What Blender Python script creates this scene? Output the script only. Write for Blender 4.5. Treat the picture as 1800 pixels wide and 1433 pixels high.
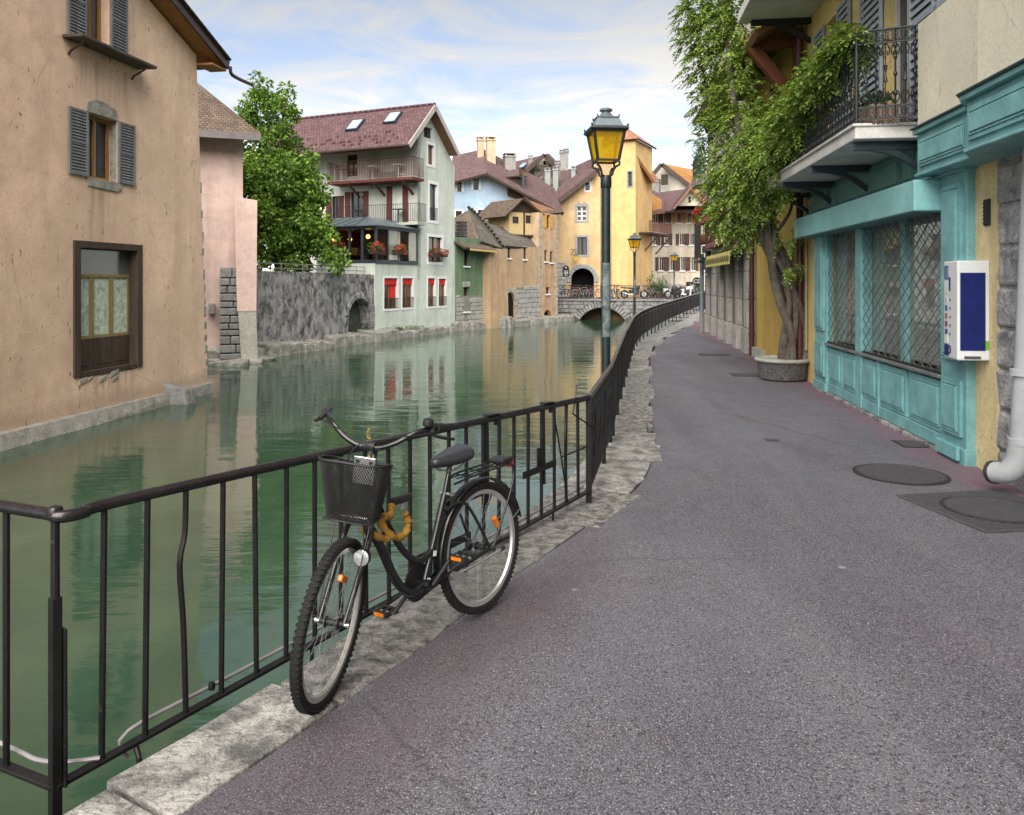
import bpy, math, random, mathutils
from mathutils import Vector, Matrix
from mathutils.geometry import tessellate_polygon, delaunay_2d_cdt
R = math.radians
random.seed(7)
for o in list(bpy.data.objects): bpy.data.objects.remove(o)
SC = bpy.context.scene
COL = SC.collection
# ------------------------------------------------------------------ camera
F_PX, CX, HY, CAM_H = 1360.0, 900.0, 495.0, 1.75          # photograph: 1800 x 1433
cam_d = bpy.data.cameras.new('camera'); cam = bpy.data.objects.new('camera', cam_d); COL.objects.link(cam)
cam.location = (0, 0, CAM_H); cam.rotation_euler = (R(90), 0, 0)
cam_d.sensor_width = 36; cam_d.lens = 36 * F_PX / 1800; cam_d.shift_y = -(716.5 - HY) / 1800
cam_d.clip_start = 0.05; cam_d.clip_end = 6000
SC.camera = cam
# ------------------------------------------------------------------ sky, sun, exposure
SUN_AZ, SUN_EL = -9.0, 46.0           # degrees round from straight behind the camera (to its right), above the horizon
to_sun = Vector((math.sin(R(SUN_AZ)) * math.cos(R(SUN_EL)), -math.cos(R(SUN_AZ)) * math.cos(R(SUN_EL)), math.sin(R(SUN_EL))))
world = bpy.data.worlds.new('World'); SC.world = world; world.use_nodes = True
wt = world.node_tree; wt.nodes.clear()
def wn(t, **k):
    n = wt.nodes.new(t)
    for a, b in k.items(): setattr(n, a, b)
    return n
sky = wn('ShaderNodeTexSky', sky_type='NISHITA', sun_disc=False, sun_elevation=R(SUN_EL), sun_rotation=math.atan2(to_sun.x, to_sun.y), altitude=450, air_density=0.9, dust_density=0.25, ozone_density=1.2)
bg = wn('ShaderNodeBackground'); bg.inputs['Strength'].default_value = 0.05
wout = wn('ShaderNodeOutputWorld')
tc = wn('ShaderNodeTexCoord'); sep = wn('ShaderNodeSeparateXYZ'); wt.links.new(tc.outputs['Generated'], sep.inputs[0])
def wm(op, a, b=None):
    n = wn('ShaderNodeMath', operation=op)
    for i, v in enumerate((a, b)):
        if v is None: continue
        if isinstance(v, (int, float)): n.inputs[i].default_value = v
        else: wt.links.new(v, n.inputs[i])
    return n.outputs[0]
zc = wm('ADD', wm('MAXIMUM', sep.outputs['Z'], 0.0), 0.16)     # cloud sheet seen in perspective
cmb = wn('ShaderNodeCombineXYZ')
wt.links.new(wm('DIVIDE', sep.outputs['X'], zc), cmb.inputs[0]); wt.links.new(wm('DIVIDE', sep.outputs['Y'], zc), cmb.inputs[1])
def wnoise(scale, rot, sc3, detail, rough, dist):
    m = wn('ShaderNodeMapping'); m.inputs['Rotation'].default_value = (0, 0, R(rot)); m.inputs['Scale'].default_value = sc3
    n = wn('ShaderNodeTexNoise'); n.inputs['Scale'].default_value = scale; n.inputs['Detail'].default_value = detail
    n.inputs['Roughness'].default_value = rough; n.inputs['Distortion'].default_value = dist
    wt.links.new(cmb.outputs[0], m.inputs[0]); wt.links.new(m.outputs[0], n.inputs[0]); return n.outputs[0]
big = wnoise(0.62, 20, (1, 1.3, 1), 4, 0.55, 0.4)
wisp = wnoise(1.9, 25, (1.0, 1.7, 1), 11, 0.66, 1.3)
cl = wm('ADD', wm('MULTIPLY', big, 0.62), wm('MULTIPLY', wisp, 0.88))
ramp = wn('ShaderNodeValToRGB'); ramp.color_ramp.elements[0].position = 0.60; ramp.color_ramp.elements[1].position = 0.85
ramp.color_ramp.elements[1].color = (0.85, 0.85, 0.85, 1)
wt.links.new(cl, ramp.inputs[0])
lum = wn('ShaderNodeRGBToBW'); wt.links.new(sky.outputs[0], lum.inputs[0])
cw = wn('ShaderNodeMixRGB', blend_type='MULTIPLY'); cw.inputs[0].default_value = 1; cw.inputs[2].default_value = (1.60, 1.52, 1.38, 1)
wt.links.new(lum.outputs[0], cw.inputs[1])
hsv = wn('ShaderNodeHueSaturation'); hsv.inputs['Saturation'].default_value = 0.68; wt.links.new(sky.outputs[0], hsv.inputs['Color'])
mixc = wn('ShaderNodeMixRGB'); wt.links.new(ramp.outputs[0], mixc.inputs[0]); wt.links.new(hsv.outputs[0], mixc.inputs[1]); wt.links.new(cw.outputs[0], mixc.inputs[2])
wt.links.new(mixc.outputs[0], bg.inputs[0]); wt.links.new(bg.outputs[0], wout.inputs[0])
sd = bpy.data.lights.new('sun', 'SUN'); sd.energy = 2.5; sd.angle = R(72); sd.color = (1.0, 0.92, 0.80)
sun = bpy.data.objects.new('sun', sd); COL.objects.link(sun); sun.rotation_euler = (-to_sun).to_track_quat('-Z', 'Y').to_euler()
sun.location = (20, -20, 30)
vs = SC.view_settings; vs.view_transform = 'Standard'; vs.look = 'None'; vs.gamma = 1.0; vs.exposure = 1.95; vs.use_curve_mapping = False
SC.render.engine = 'CYCLES'
cy = SC.cycles; cy.max_bounces = 9; cy.diffuse_bounces = 3; cy.glossy_bounces = 4; cy.transmission_bounces = 8; cy.transparent_max_bounces = 16
cy.caustics_reflective = False; cy.caustics_refractive = False; cy.use_denoising = True
cy.sample_clamp_indirect = 6
# ------------------------------------------------------------------ helpers
def pt(px, py, Y): return Vector(((px - CX) * Y / F_PX, Y, CAM_H - (py - HY) * Y / F_PX))
def gp(px, py, z=0.0):                       # the point at height z seen at a pixel
    Y = F_PX * (CAM_H - z) / (py - HY); return Vector(((px - CX) * Y / F_PX, Y, z))
class MB:
    def __init__(s): s.v = []; s.f = []; s.m = []
    def add(s, vs_, fs, mi=0):
        b = len(s.v); s.v += [tuple(p) for p in vs_]; s.f += [tuple(b + i for i in f) for f in fs]; s.m += [mi] * len(fs); return s
    def box(s, x0, x1, y0, y1, z0, z1, mi=0, M=None):
        if x0 > x1: x0, x1 = x1, x0
        if y0 > y1: y0, y1 = y1, y0
        if z0 > z1: z0, z1 = z1, z0
        p = [(x, y, z) for z in (z0, z1) for y in (y0, y1) for x in (x0, x1)]
        if M is not None: p = [M @ Vector(q) for q in p]
        return s.add(p, [(0, 2, 3, 1), (4, 5, 7, 6), (0, 1, 5, 4), (2, 6, 7, 3), (0, 4, 6, 2), (1, 3, 7, 5)], mi)
    def hexa(s, p, mi=0):                    # 8 corners: bottom 4 ccw, top 4 ccw
        return s.add(p, [(3, 2, 1, 0), (4, 5, 6, 7), (0, 1, 5, 4), (1, 2, 6, 5), (2, 3, 7, 6), (3, 0, 4, 7)], mi)
    def beam(s, a, b, w, h, up=(0, 0, 1), mi=0):   # rectangular bar from a to b
        a, b = Vector(a), Vector(b); d = (b - a).normalized(); u = Vector(up)
        sd_ = d.cross(u)
        if sd_.length < 1e-4: sd_ = d.cross(Vector((1, 0, 0)))
        sd_.normalize(); u = sd_.cross(d).normalized()
        q = [(-1, -1), (1, -1), (1, 1), (-1, 1)]
        p = [a + sd_ * (i * w / 2) + u * (j * h / 2) for i, j in q] + [b + sd_ * (i * w / 2) + u * (j * h / 2) for i, j in q]
        return s.add(p, [(0, 1, 2, 3), (7, 6, 5, 4), (0, 4, 5, 1), (1, 5, 6, 2), (2, 6, 7, 3), (3, 7, 4, 0)], mi)
    def tube(s, pts, r, seg=8, mi=0, closed=False, caps=True):
        pts = [Vector(p) for p in pts]; n = len(pts)
        rr = r if isinstance(r, (list, tuple)) else [r] * n
        T = []
        for i in range(n):
            if closed: t = pts[(i + 1) % n] - pts[i - 1]
            else: t = pts[min(i + 1, n - 1)] - pts[max(i - 1, 0)]
            T.append(t.normalized() if t.length > 1e-9 else Vector((0, 0, 1)))
        u = T[0].orthogonal().normalized(); rings = []
        for i in range(n):
            u = (u - T[i] * u.dot(T[i]))
            u = u.normalized() if u.length > 1e-6 else T[i].orthogonal().normalized()
            w = T[i].cross(u)
            rings.append([pts[i] + (u * math.cos(6.28318 * k / seg) + w * math.sin(6.28318 * k / seg)) * rr[i] for k in range(seg)])
        vv = [p for rg in rings for p in rg]; ff = []
        for i in range(n if closed else n - 1):
            j = (i + 1) % n
            for k in range(seg): ff.append((i * seg + k, i * seg + (k + 1) % seg, j * seg + (k + 1) % seg, j * seg + k))
        if caps and not closed:
            ff.append(tuple(range(seg))[::-1]); ff.append(tuple((n - 1) * seg + k for k in range(seg)))
        return s.add(vv, ff, mi)
    def lathe(s, prof, seg=16, c=(0, 0, 0), mi=0, M=None, a0=0.0, a1=6.2831853):   # prof: (r, z) bottom to top
        n = len(prof); vv = []; full = abs(a1 - a0 - 6.2831853) < 1e-3; ns = seg if full else seg + 1
        for r, z in prof:
            for k in range(ns):
                a = a0 + (a1 - a0) * k / seg; p = Vector((c[0] + r * math.cos(a), c[1] + r * math.sin(a), c[2] + z)); vv.append(M @ p if M is not None else p)
        ff = []
        for i in range(n - 1):
            for k in range(seg):
                k2 = (k + 1) % ns; ff.append((i * ns + k, i * ns + k2, (i + 1) * ns + k2, (i + 1) * ns + k))
        if full:
            if prof[0][0] > 1e-5: ff.append(tuple(range(ns))[::-1])
            if prof[-1][0] > 1e-5: ff.append(tuple((n - 1) * ns + k for k in range(ns)))
        return s.add(vv, ff, mi)
    def prism(s, poly, ax, a, b, mi=0):     # polygon in the plane across axis ax, extruded from a to b
        def p3(q, w): return (w, q[0], q[1]) if ax == 'x' else ((q[0], w, q[1]) if ax == 'y' else (q[0], q[1], w))
        n = len(poly); vv = [p3(q, a) for q in poly] + [p3(q, b) for q in poly]
        tris = tessellate_polygon([[Vector((q[0], q[1], 0)) for q in poly]])
        ff = [tuple(t) for t in tris] + [tuple(i + n for i in reversed(t)) for t in tris]
        ff += [(i, (i + 1) % n, n + (i + 1) % n, n + i) for i in range(n)]
        return s.add(vv, ff, mi)
    def quad(s, a, b, c, d, mi=0): return s.add([a, b, c, d], [(0, 1, 2, 3)], mi)
    def mesh(s, name, mats, smooth=False, angle=40):
        me = bpy.data.meshes.new(name); me.from_pydata(s.v, [], s.f)
        for m in (mats if isinstance(mats, (list, tuple)) else [mats]): me.materials.append(m)
        if any(s.m): me.polygons.foreach_set('material_index', s.m)
        if smooth:
            me.shade_smooth()
            try: me.set_sharp_from_angle(angle=R(angle))
            except Exception: pass
        me.update(); return me
    def build(s, name, mats, parent=None, smooth=False, bevel=0.0, seg=2, angle=40, fix=True):
        me = s.mesh(name, mats, smooth, angle)
        if fix: fixn(me)
        return link(name, me, parent, bevel, seg)
def fixn(me):
    import bmesh
    if len(me.polygons) > 60000: return
    bm = bmesh.new(); bm.from_mesh(me); bmesh.ops.recalc_face_normals(bm, faces=bm.faces); bm.to_mesh(me); bm.free()
def link(name, me, parent=None, bevel=0.0, seg=2):
    o = bpy.data.objects.new(name, me); COL.objects.link(o); o.parent = parent
    if bevel:
        m = o.modifiers.new('bevel', 'BEVEL'); m.width = bevel; m.segments = seg; m.limit_method = 'ANGLE'; m.angle_limit = R(40)
    return o
def tag(o, label=None, cat=None, group=None, kind=None):
    if label: o['label'] = label
    if cat: o['category'] = cat
    if group: o['group'] = group
    if kind: o['kind'] = kind
    return o
def thing(name, label, cat, loc=(0, 0, 0), rz=0.0, group=None):
    o = bpy.data.objects.new(name, None); COL.objects.link(o); o.location = loc; o.rotation_euler = (0, 0, rz)
    o.empty_display_size = 0.2
    return tag(o, label, cat, group)
KIDS = {}
def copy_tree(o, parent=None):
    c = o.copy(); COL.objects.link(c); c.parent = parent
    for ch in list(o.children):
        copy_tree(ch, c)
    return c
def bez(p0, p1, p2, p3, n=12):
    p0, p1, p2, p3 = map(Vector, (p0, p1, p2, p3)); r = []
    for i in range(n + 1):
        t = i / n; r.append(p0 * (1 - t) ** 3 + p1 * 3 * t * (1 - t) ** 2 + p2 * 3 * t * t * (1 - t) + p3 * t ** 3)
    return r
def crom(P, n=6):                            # smooth curve through points
    P = [Vector(p) for p in P]; r = []
    for i in range(len(P) - 1):
        a = P[max(i - 1, 0)]; b = P[i]; c = P[i + 1]; d = P[min(i + 2, len(P) - 1)]
        for k in range(n):
            t = k / n; r.append(0.5 * ((2 * b) + (c - a) * t + (2 * a - 5 * b + 4 * c - d) * t * t + (3 * b - a - 3 * c + d) * t ** 3))
    r.append(P[-1]); return r
# ------------------------------------------------------------------ materials
class G:
    def __init__(s, name):
        s.m = bpy.data.materials.new(name); s.m.use_nodes = True; s.t = s.m.node_tree; s.n = s.t.nodes
        s.p = s.n['Principled BSDF']; s.out = s.n['Material Output']; s._c = None
    def new(s, t, **k):
        n = s.n.new(t)
        for a, b in k.items(): setattr(n, a, b)
        return n
    def set(s, sock, v):
        if isinstance(v, bpy.types.NodeSocket): s.t.links.new(v, sock)
        elif isinstance(v, (tuple, list)) and len(v) == 3 and sock.type == 'RGBA': sock.default_value = (*v, 1)
        else: sock.default_value = v
    def co(s, scale=(1, 1, 1), rot=(0, 0, 0), loc=(0, 0, 0), kind='Object'):
        if s._c is None: s._c = s.new('ShaderNodeTexCoord')
        m = s.new('ShaderNodeMapping'); m.inputs['Scale'].default_value = scale; m.inputs['Rotation'].default_value = rot; m.inputs['Location'].default_value = loc
        s.t.links.new(s._c.outputs[kind], m.inputs[0]); return m.outputs[0]
    def noise(s, scale=5, detail=4, rough=0.55, dist=0, vec=None, col=False):
        n = s.new('ShaderNodeTexNoise'); s.set(n.inputs['Vector'], vec if vec is not None else s.co())
        n.inputs['Scale'].default_value = scale; n.inputs['Detail'].default_value = detail; n.inputs['Roughness'].default_value = rough; n.inputs['Distortion'].default_value = dist
        return n.outputs['Color' if col else 0]
    def vor(s, scale=5, feature='F1', vec=None, out='Distance', rnd=1.0):
        n = s.new('ShaderNodeTexVoronoi', feature=feature); s.set(n.inputs['Vector'], vec if vec is not None else s.co())
        n.inputs['Scale'].default_value = scale; n.inputs['Randomness'].default_value = rnd; return n.outputs[out]
    def ramp(s, fac, stops, interp='LINEAR'):
        n = s.new('ShaderNodeValToRGB'); s.set(n.inputs[0], fac); cr = n.color_ramp; cr.interpolation = interp
        while len(cr.elements) < len(stops): cr.elements.new(0.5)
        for e, (p, c) in zip(cr.elements, stops): e.position = p; e.color = (c, c, c, 1) if isinstance(c, (int, float)) else (*c, 1)
        return n.outputs[0]
    def mix(s, fac, a, b, mode='MIX'):
        n = s.new('ShaderNodeMixRGB', blend_type=mode); s.set(n.inputs[0], fac); s.set(n.inputs[1], a); s.set(n.inputs[2], b); return n.outputs[0]
    def math(s, op, a, b=0.0, clamp=False):
        n = s.new('ShaderNodeMath', operation=op, use_clamp=clamp); s.set(n.inputs[0], a); s.set(n.inputs[1], b); return n.outputs[0]
    def sepz(s, vec=None, ax='Z'):
        n = s.new('ShaderNodeSeparateXYZ'); s.set(n.inputs[0], vec if vec is not None else s.co()); return n.outputs[ax]
    def bump(s, h, strength=0.3, dist=0.02, normal=None):
        n = s.new('ShaderNodeBump'); n.inputs['Strength'].default_value = strength; n.inputs['Distance'].default_value = dist; s.set(n.inputs['Height'], h)
        if normal is not None: s.set(n.inputs['Normal'], normal)
        return n.outputs[0]
    def rnd(s):
        n = s.new('ShaderNodeObjectInfo'); return n.outputs['Random']
    def done(s, color, rough=0.8, metal=0.0, normal=None, spec=0.5, **k):
        s.set(s.p.inputs['Base Color'], color); s.set(s.p.inputs['Roughness'], rough); s.set(s.p.inputs['Metallic'], metal)
        s.set(s.p.inputs['Specular IOR Level'], spec)
        if normal is not None: s.set(s.p.inputs['Normal'], normal)
        for a, b in k.items(): s.set(s.p.inputs[a], b)
        return s.m
def sh(c, f): return tuple(min(1, x * f) for x in c)
def plaster(name, base, dark=0.6, light=1.2, streak=0.5, flecks=0.0, scale=1.0, bump=0.35, tint=None, patch=None, damp=None, split=None, runs=()):
    g = G(name); tint = tint or sh(base, dark)
    big = g.noise(0.45 * scale, 4, 0.6, 0.4)
    c = g.mix(g.ramp(big, [(0.3, 0), (0.72, 1)]), sh(base, 0.78), sh(base, light))
    med = g.noise(2.2 * scale, 8, 0.68)
    c = g.mix(g.math('MULTIPLY', g.ramp(med, [(0.44, 0), (0.68, 1)]), 0.75), c, tint)
    st = g.noise(1.0, 7, 0.68, 0.3, vec=g.co((1.5 * scale, 1.5 * scale, 0.16 * scale)))
    c = g.mix(g.math('MULTIPLY', g.ramp(st, [(0.5, 0), (0.66, 1)]), streak), c, sh(base, dark * 0.8))
    fine = g.noise(34, 5, 0.7)
    c = g.mix(g.math('MULTIPLY', g.ramp(fine, [(0.38, 1), (0.55, 0)]), 0.42), c, sh(base, 0.55))
    if patch:
        pn = g.noise(0.9 * scale, 7, 0.66, 0.8, vec=g.co(loc=(7, 3, 1)))
        c = g.mix(g.ramp(pn, [(0.60, 0), (0.635, 1)]), c, patch)
    if split:                                # a greyer tone on one side of an upright edge
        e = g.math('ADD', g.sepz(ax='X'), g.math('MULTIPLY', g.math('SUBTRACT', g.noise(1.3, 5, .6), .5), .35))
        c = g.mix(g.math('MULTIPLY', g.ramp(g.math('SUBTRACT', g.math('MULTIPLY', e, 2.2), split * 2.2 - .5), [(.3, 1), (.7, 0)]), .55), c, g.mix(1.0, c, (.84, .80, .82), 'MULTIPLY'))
    if damp is not None:                     # ragged damp mark above the footing
        dz_ = g.math('ADD', g.sepz(), g.math('MULTIPLY', g.math('SUBTRACT', g.noise(1.7, 7, .7), .5), .7))
        c = g.mix(g.math('MULTIPLY', g.ramp(g.math('SUBTRACT', dz_, damp - .5), [(.36, 1), (.62, 0)]), .6), c, sh(base, .42))
    for (ra0, ra1, rz1, rl) in runs:         # rain runs below sills
        x = g.sepz(ax='X'); z = g.sepz(); mid, hw_ = (ra0 + ra1) / 2, (ra1 - ra0) / 2
        inx = g.ramp(g.math('DIVIDE', g.math('ABSOLUTE', g.math('SUBTRACT', x, mid)), hw_), [(.75, 1), (1.0, 0)]); inz = g.ramp(g.math('DIVIDE', g.math('SUBTRACT', rz1, z), rl), [(0, 0), (.02, 1), (1, 0)])
        rn = g.ramp(g.noise(1.0, 4, .6, .3, vec=g.co((7, 7, .5))), [(.45, 0), (.62, 1)]); c = g.mix(g.math('MULTIPLY', g.math('MULTIPLY', inx, inz), g.math('MULTIPLY', rn, .75)), c, sh(base, .40))
    if flecks:
        fv = g.noise(1.0, 2, 0.5, 0.5, vec=g.co((17, 17, 6)))
        gate = g.ramp(g.noise(1.1, 3, 0.6, vec=g.co(loc=(3, 9, 2))), [(0.36, 0), (0.56, 1)])
        c = g.mix(g.math('MULTIPLY', g.math('MULTIPLY', g.ramp(fv, [(0.665, 0), (0.70, 1)]), gate), flecks), c, sh(base, 0.26))
        cr = g.vor(0.9, 'DISTANCE_TO_EDGE', vec=g.mix(0.12, g.co(), g.noise(3, 4, 0.6, col=True)))
        cg = g.ramp(g.noise(0.6, 2), [(0.52, 0), (0.6, 1)])
        c = g.mix(g.math('MULTIPLY', g.math('MULTIPLY', g.ramp(cr, [(0.0, 1), (0.006, 0)]), cg), 0.55), c, sh(base, 0.35))
    b1 = g.bump(g.math('ADD', g.math('MULTIPLY', fine, 0.35), med), bump, 0.02)
    return g.done(c, 0.92, 0, b1, 0.25)
def stone(name, base, dark, scale=4.0, bump=0.6, moss=None, contrast=1.0, rnd=True, stretch=1.0):
    g = G(name)
    n1 = g.noise(scale, 9, 0.7, 0.4, vec=g.co((1, 1, stretch))); n2 = g.noise(scale * 0.23, 4, 0.6)
    c = g.mix(g.ramp(n1, [(0.5 - 0.2 / contrast, 0), (0.5 + 0.17 / contrast, 1)]), dark, base)
    c = g.mix(g.math('MULTIPLY', g.ramp(n2, [(0.35, 0), (0.7, 1)]), 0.4), c, sh(base, 0.55))
    pit = g.noise(scale * 7, 4, 0.75)
    c = g.mix(g.math('MULTIPLY', g.ramp(pit, [(0.36, 1), (0.5, 0)]), 0.6), c, sh(dark, 0.55))
    if moss:
        mn = g.noise(scale * 0.5, 6, 0.7, vec=g.co(loc=(5, 5, 5)))
        c = g.mix(g.math('MULTIPLY', g.ramp(mn, [(0.5, 0), (0.68, 1)]), 0.75), c, moss)
    if rnd: c = g.mix(g.math('MULTIPLY', g.rnd(), 0.42), c, sh(base, 0.45))
    b = g.bump(g.math('ADD', n1, g.math('MULTIPLY', pit, 0.5)), bump, 0.03)
    return g.done(c, 0.9, 0, b, 0.3)
def paint(name, base, rough=0.5, var=0.25, bump=0.12, metal=0.0, chips=None, spec=0.4, scale=1.0, chip_at=.64):
    g = G(name)
    n1 = g.noise(2.5 * scale, 6, 0.65); n2 = g.noise(22 * scale, 5, 0.7)
    c = g.mix(g.ramp(n1, [(0.3, 0), (0.7, 1)]), sh(base, 1 - var), sh(base, 1 + var * 0.6))
    c = g.mix(g.math('MULTIPLY', g.ramp(n2, [(0.36, 1), (0.55, 0)]), var), c, sh(base, 0.55))
    if chips:
        cn = g.noise(3.2 * scale, 8, 0.72, 0.4, vec=g.co(loc=(2, 7, 4)))
        c = g.mix(g.ramp(cn, [(chip_at, 0), (chip_at + .03, 1)]), c, chips)
    b = g.bump(g.math('ADD', g.math('MULTIPLY', n2, 0.6), n1), bump, 0.01)
    return g.done(c, g.ramp(n2, [(0.3, rough * 0.8), (0.7, min(1, rough * 1.25))]), metal, b, spec)
def wood(name, base, dark, axis='Z', rough=0.75, scale=1.0):
    g = G(name); k = {'X': (0.6, 9, 9), 'Y': (9, 0.6, 9), 'Z': (9, 9, 0.6)}[axis]
    n = g.noise(1.3 * scale, 7, 0.65, 0.8, vec=g.co(k)); n2 = g.noise(1.2 * scale, 4)
    c = g.mix(g.ramp(n, [(0.3, 0), (0.68, 1)]), dark, base); c = g.mix(g.math('MULTIPLY', n2, 0.45), c, sh(dark, 0.8))
    c = g.mix(g.math('MULTIPLY', g.rnd(), 0.25), c, sh(dark, 0.9))
    return g.done(c, rough, 0, g.bump(n, 0.4, 0.01), 0.3)
def tiles(name, base, dark, w=0.22, h=0.2, moss=None, rot=(0, 0, 0), bump=0.8):
    # flat roof tiles: object X runs along the eave, object Y up the slope
    g = G(name); v = g.co((1, 1, 1), rot)
    b = g.new('ShaderNodeTexBrick', offset=0.5); g.set(b.inputs['Vector'], v)
    b.inputs['Scale'].default_value = 1; b.inputs['Brick Width'].default_value = w; b.inputs['Row Height'].default_value = h
    b.inputs['Mortar Size'].default_value = h * 0.06; b.inputs['Mortar Smooth'].default_value = 0.3; b.inputs['Bias'].default_value = 0.0
    b.inputs['Color1'].default_value = (*sh(base, 0.7), 1); b.inputs['Color2'].default_value = (*sh(base, 1.25), 1); b.inputs['Mortar'].default_value = (*sh(dark, 0.35), 1)
    n = g.noise(0.7, 6, 0.65); c = g.mix(g.math('MULTIPLY', g.ramp(n, [(0.4, 0), (0.7, 1)]), 0.6), b.outputs[0], dark)
    if moss: c = g.mix(g.math('MULTIPLY', g.ramp(g.noise(1.7, 7, 0.7), [(0.45, 0), (0.65, 1)]), 0.8), c, moss)
    sw = g.new('ShaderNodeTexWave', wave_type='BANDS', bands_direction='Y', wave_profile='SAW'); g.set(sw.inputs['Vector'], v); sw.inputs['Scale'].default_value = 0.314 / h * 1.0
    hh = g.math('SUBTRACT', g.math('MULTIPLY', sw.outputs[1], -0.6), g.math('MULTIPLY', b.outputs[1], 0.8))
    return g.done(c, 0.85, 0, g.bump(hh, bump, 0.03), 0.3)
def glassm(name, tint=(0.02, 0.025, 0.03), rough=0.06):
    g = G(name); n = g.noise(1.3, 3, 0.6); return g.done(g.mix(n, sh(tint, 0.5), sh(tint, 1.6)), rough, 0, g.bump(n, 0.05, 0.02), 0.8)
def flat(name, c, rough=0.6, metal=0.0, spec=0.4): return paint(name, c, rough, 0.12, 0.05, metal, None, spec)
def emis(name, c, s):
    g = G(name); return g.done(c, 0.5, **{'Emission Color': c, 'Emission Strength': s})
# ------------------------------------------------------------------ shared materials
def asphalt():
    g = G('asphalt'); v = g.co()
    big = g.noise(0.35, 5, 0.6, 0.6); med = g.noise(1.9, 7, 0.68)
    c = g.mix(g.ramp(big, [(0.3, 0), (0.7, 1)]), (0.054, 0.056, 0.076), (0.102, 0.105, 0.138))
    c = g.mix(g.math('MULTIPLY', g.ramp(med, [(0.44, 0), (0.64, 1)]), 0.7), c, (0.070, 0.060, 0.078))
    tk = g.noise(1.0, 6, 0.62, 0.5, vec=g.co((1.1, .22, 1), (0, 0, R(-20)))); c = g.mix(g.math('MULTIPLY', g.ramp(tk, [(0.42, 0), (0.62, 1)]), 0.5), c, (0.150, 0.153, 0.182))
    dr = g.noise(0.55, 7, 0.7, 1.2, vec=g.co(loc=(9, 4, 0))); c = g.mix(g.math('MULTIPLY', g.ramp(dr, [(0.55, 0), (0.63, 1)]), 0.45), c, (0.062, 0.058, 0.074))
    d = g.noise(62, 4, 0.75); c = g.mix(g.math('MULTIPLY', g.ramp(d, [(0.40, 1), (0.50, 0)]), 0.92), c, (0.020, 0.018, 0.024))
    d2 = g.noise(150, 3, 0.7); c = g.mix(g.math('MULTIPLY', g.ramp(d2, [(0.52, 0), (0.62, 1)]), 0.7), c, (0.34, 0.34, 0.38))
    vc = g.vor(74, 'F1'); cc = g.vor(74, 'F1', out='Color')
    sel = g.ramp(g.math('MULTIPLY', g.sepz(cc, 'X'), 1.0), [(0.90, 0), (0.91, 1)])
    chip = g.math('MULTIPLY', g.ramp(vc, [(0.2, 1), (0.32, 0)]), sel); c = g.mix(g.math('MULTIPLY', chip, 0.8), c, (0.50, 0.50, 0.53))
    # reddish dusting beside the shop fronts and the kerb, a stain of its own
    pk = g.noise(0.9, 5, 0.65, vec=g.co(loc=(4, 4, 0))); c = g.mix(g.math('MULTIPLY', g.ramp(pk, [(0.5, 0), (0.7, 1)]), 0.14), c, (0.17, 0.10, 0.125))
    fx = g.math('SUBTRACT', g.sepz(ax='X'), g.math('MULTIPLY', g.sepz(ax='Y'), .125))      # red dust washed out along the shop fronts
    fx = g.math('ADD', fx, g.math('MULTIPLY', g.math('SUBTRACT', g.noise(1.4, 6, .7), .5), .9)); c = g.mix(g.math('MULTIPLY', g.ramp(g.math('SUBTRACT', fx, 2.6), [(.30, 0), (.75, 1)]), .5), c, (0.22, 0.10, 0.15))
    ks = g.math('SUBTRACT', g.math('MULTIPLY', g.math('ADD', g.sepz(ax='X'), 1.08), .88), g.math('MULTIPLY', g.math('SUBTRACT', g.sepz(ax='Y'), 2.54), .475))      # newer, darker strip relaid along the kerb
    ks = g.math('ADD', ks, g.math('MULTIPLY', g.math('SUBTRACT', g.noise(1.1, 6, .65), .5), .5)); kn = g.ramp(g.math('MULTIPLY', g.sepz(ax='Y'), .1), [(.42, 1), (.62, 0)]); c = g.mix(g.math('MULTIPLY', g.math('MULTIPLY', g.ramp(ks, [(0.0, 0), (.02, 1), (.3, 1), (.75, 0)]), kn), .45), c, (0.055, 0.036, 0.048))
    cr = g.vor(0.42, 'DISTANCE_TO_EDGE', vec=g.mix(0.16, v, g.noise(2.2, 5, 0.65, col=True)))
    cg = g.ramp(g.noise(0.33, 2, vec=g.co(loc=(1, 2, 3))), [(0.51, 0), (0.58, 1)])
    c = g.mix(g.math('MULTIPLY', g.math('MULTIPLY', g.ramp(cr, [(0, 1), (0.008, 0)]), cg), 0.4), c, (0.025, 0.024, 0.028))
    gum = g.vor(1.15, 'F1', vec=g.co(loc=(0.3, 0.7, 0))); c = g.mix(g.math('MULTIPLY', g.ramp(gum, [(0.020, 1), (0.034, 0)]), 0.6), c, (0.36, 0.36, 0.38)); gu2 = g.vor(2.1, 'F1', vec=g.co(loc=(5.3, 2.7, 0))); c = g.mix(g.math('MULTIPLY', g.ramp(gu2, [(0.016, 1), (0.03, 0)]), 0.55), c, (0.03, 0.03, 0.034))
    b = g.bump(g.math('ADD', g.math('MULTIPLY', d, 1.0), g.math('MULTIPLY', chip, 0.6)), 0.75, 0.012)
    return g.done(c, g.ramp(med, [(0.3, 0.62), (0.7, 0.85)]), 0, b, 0.5)
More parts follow.
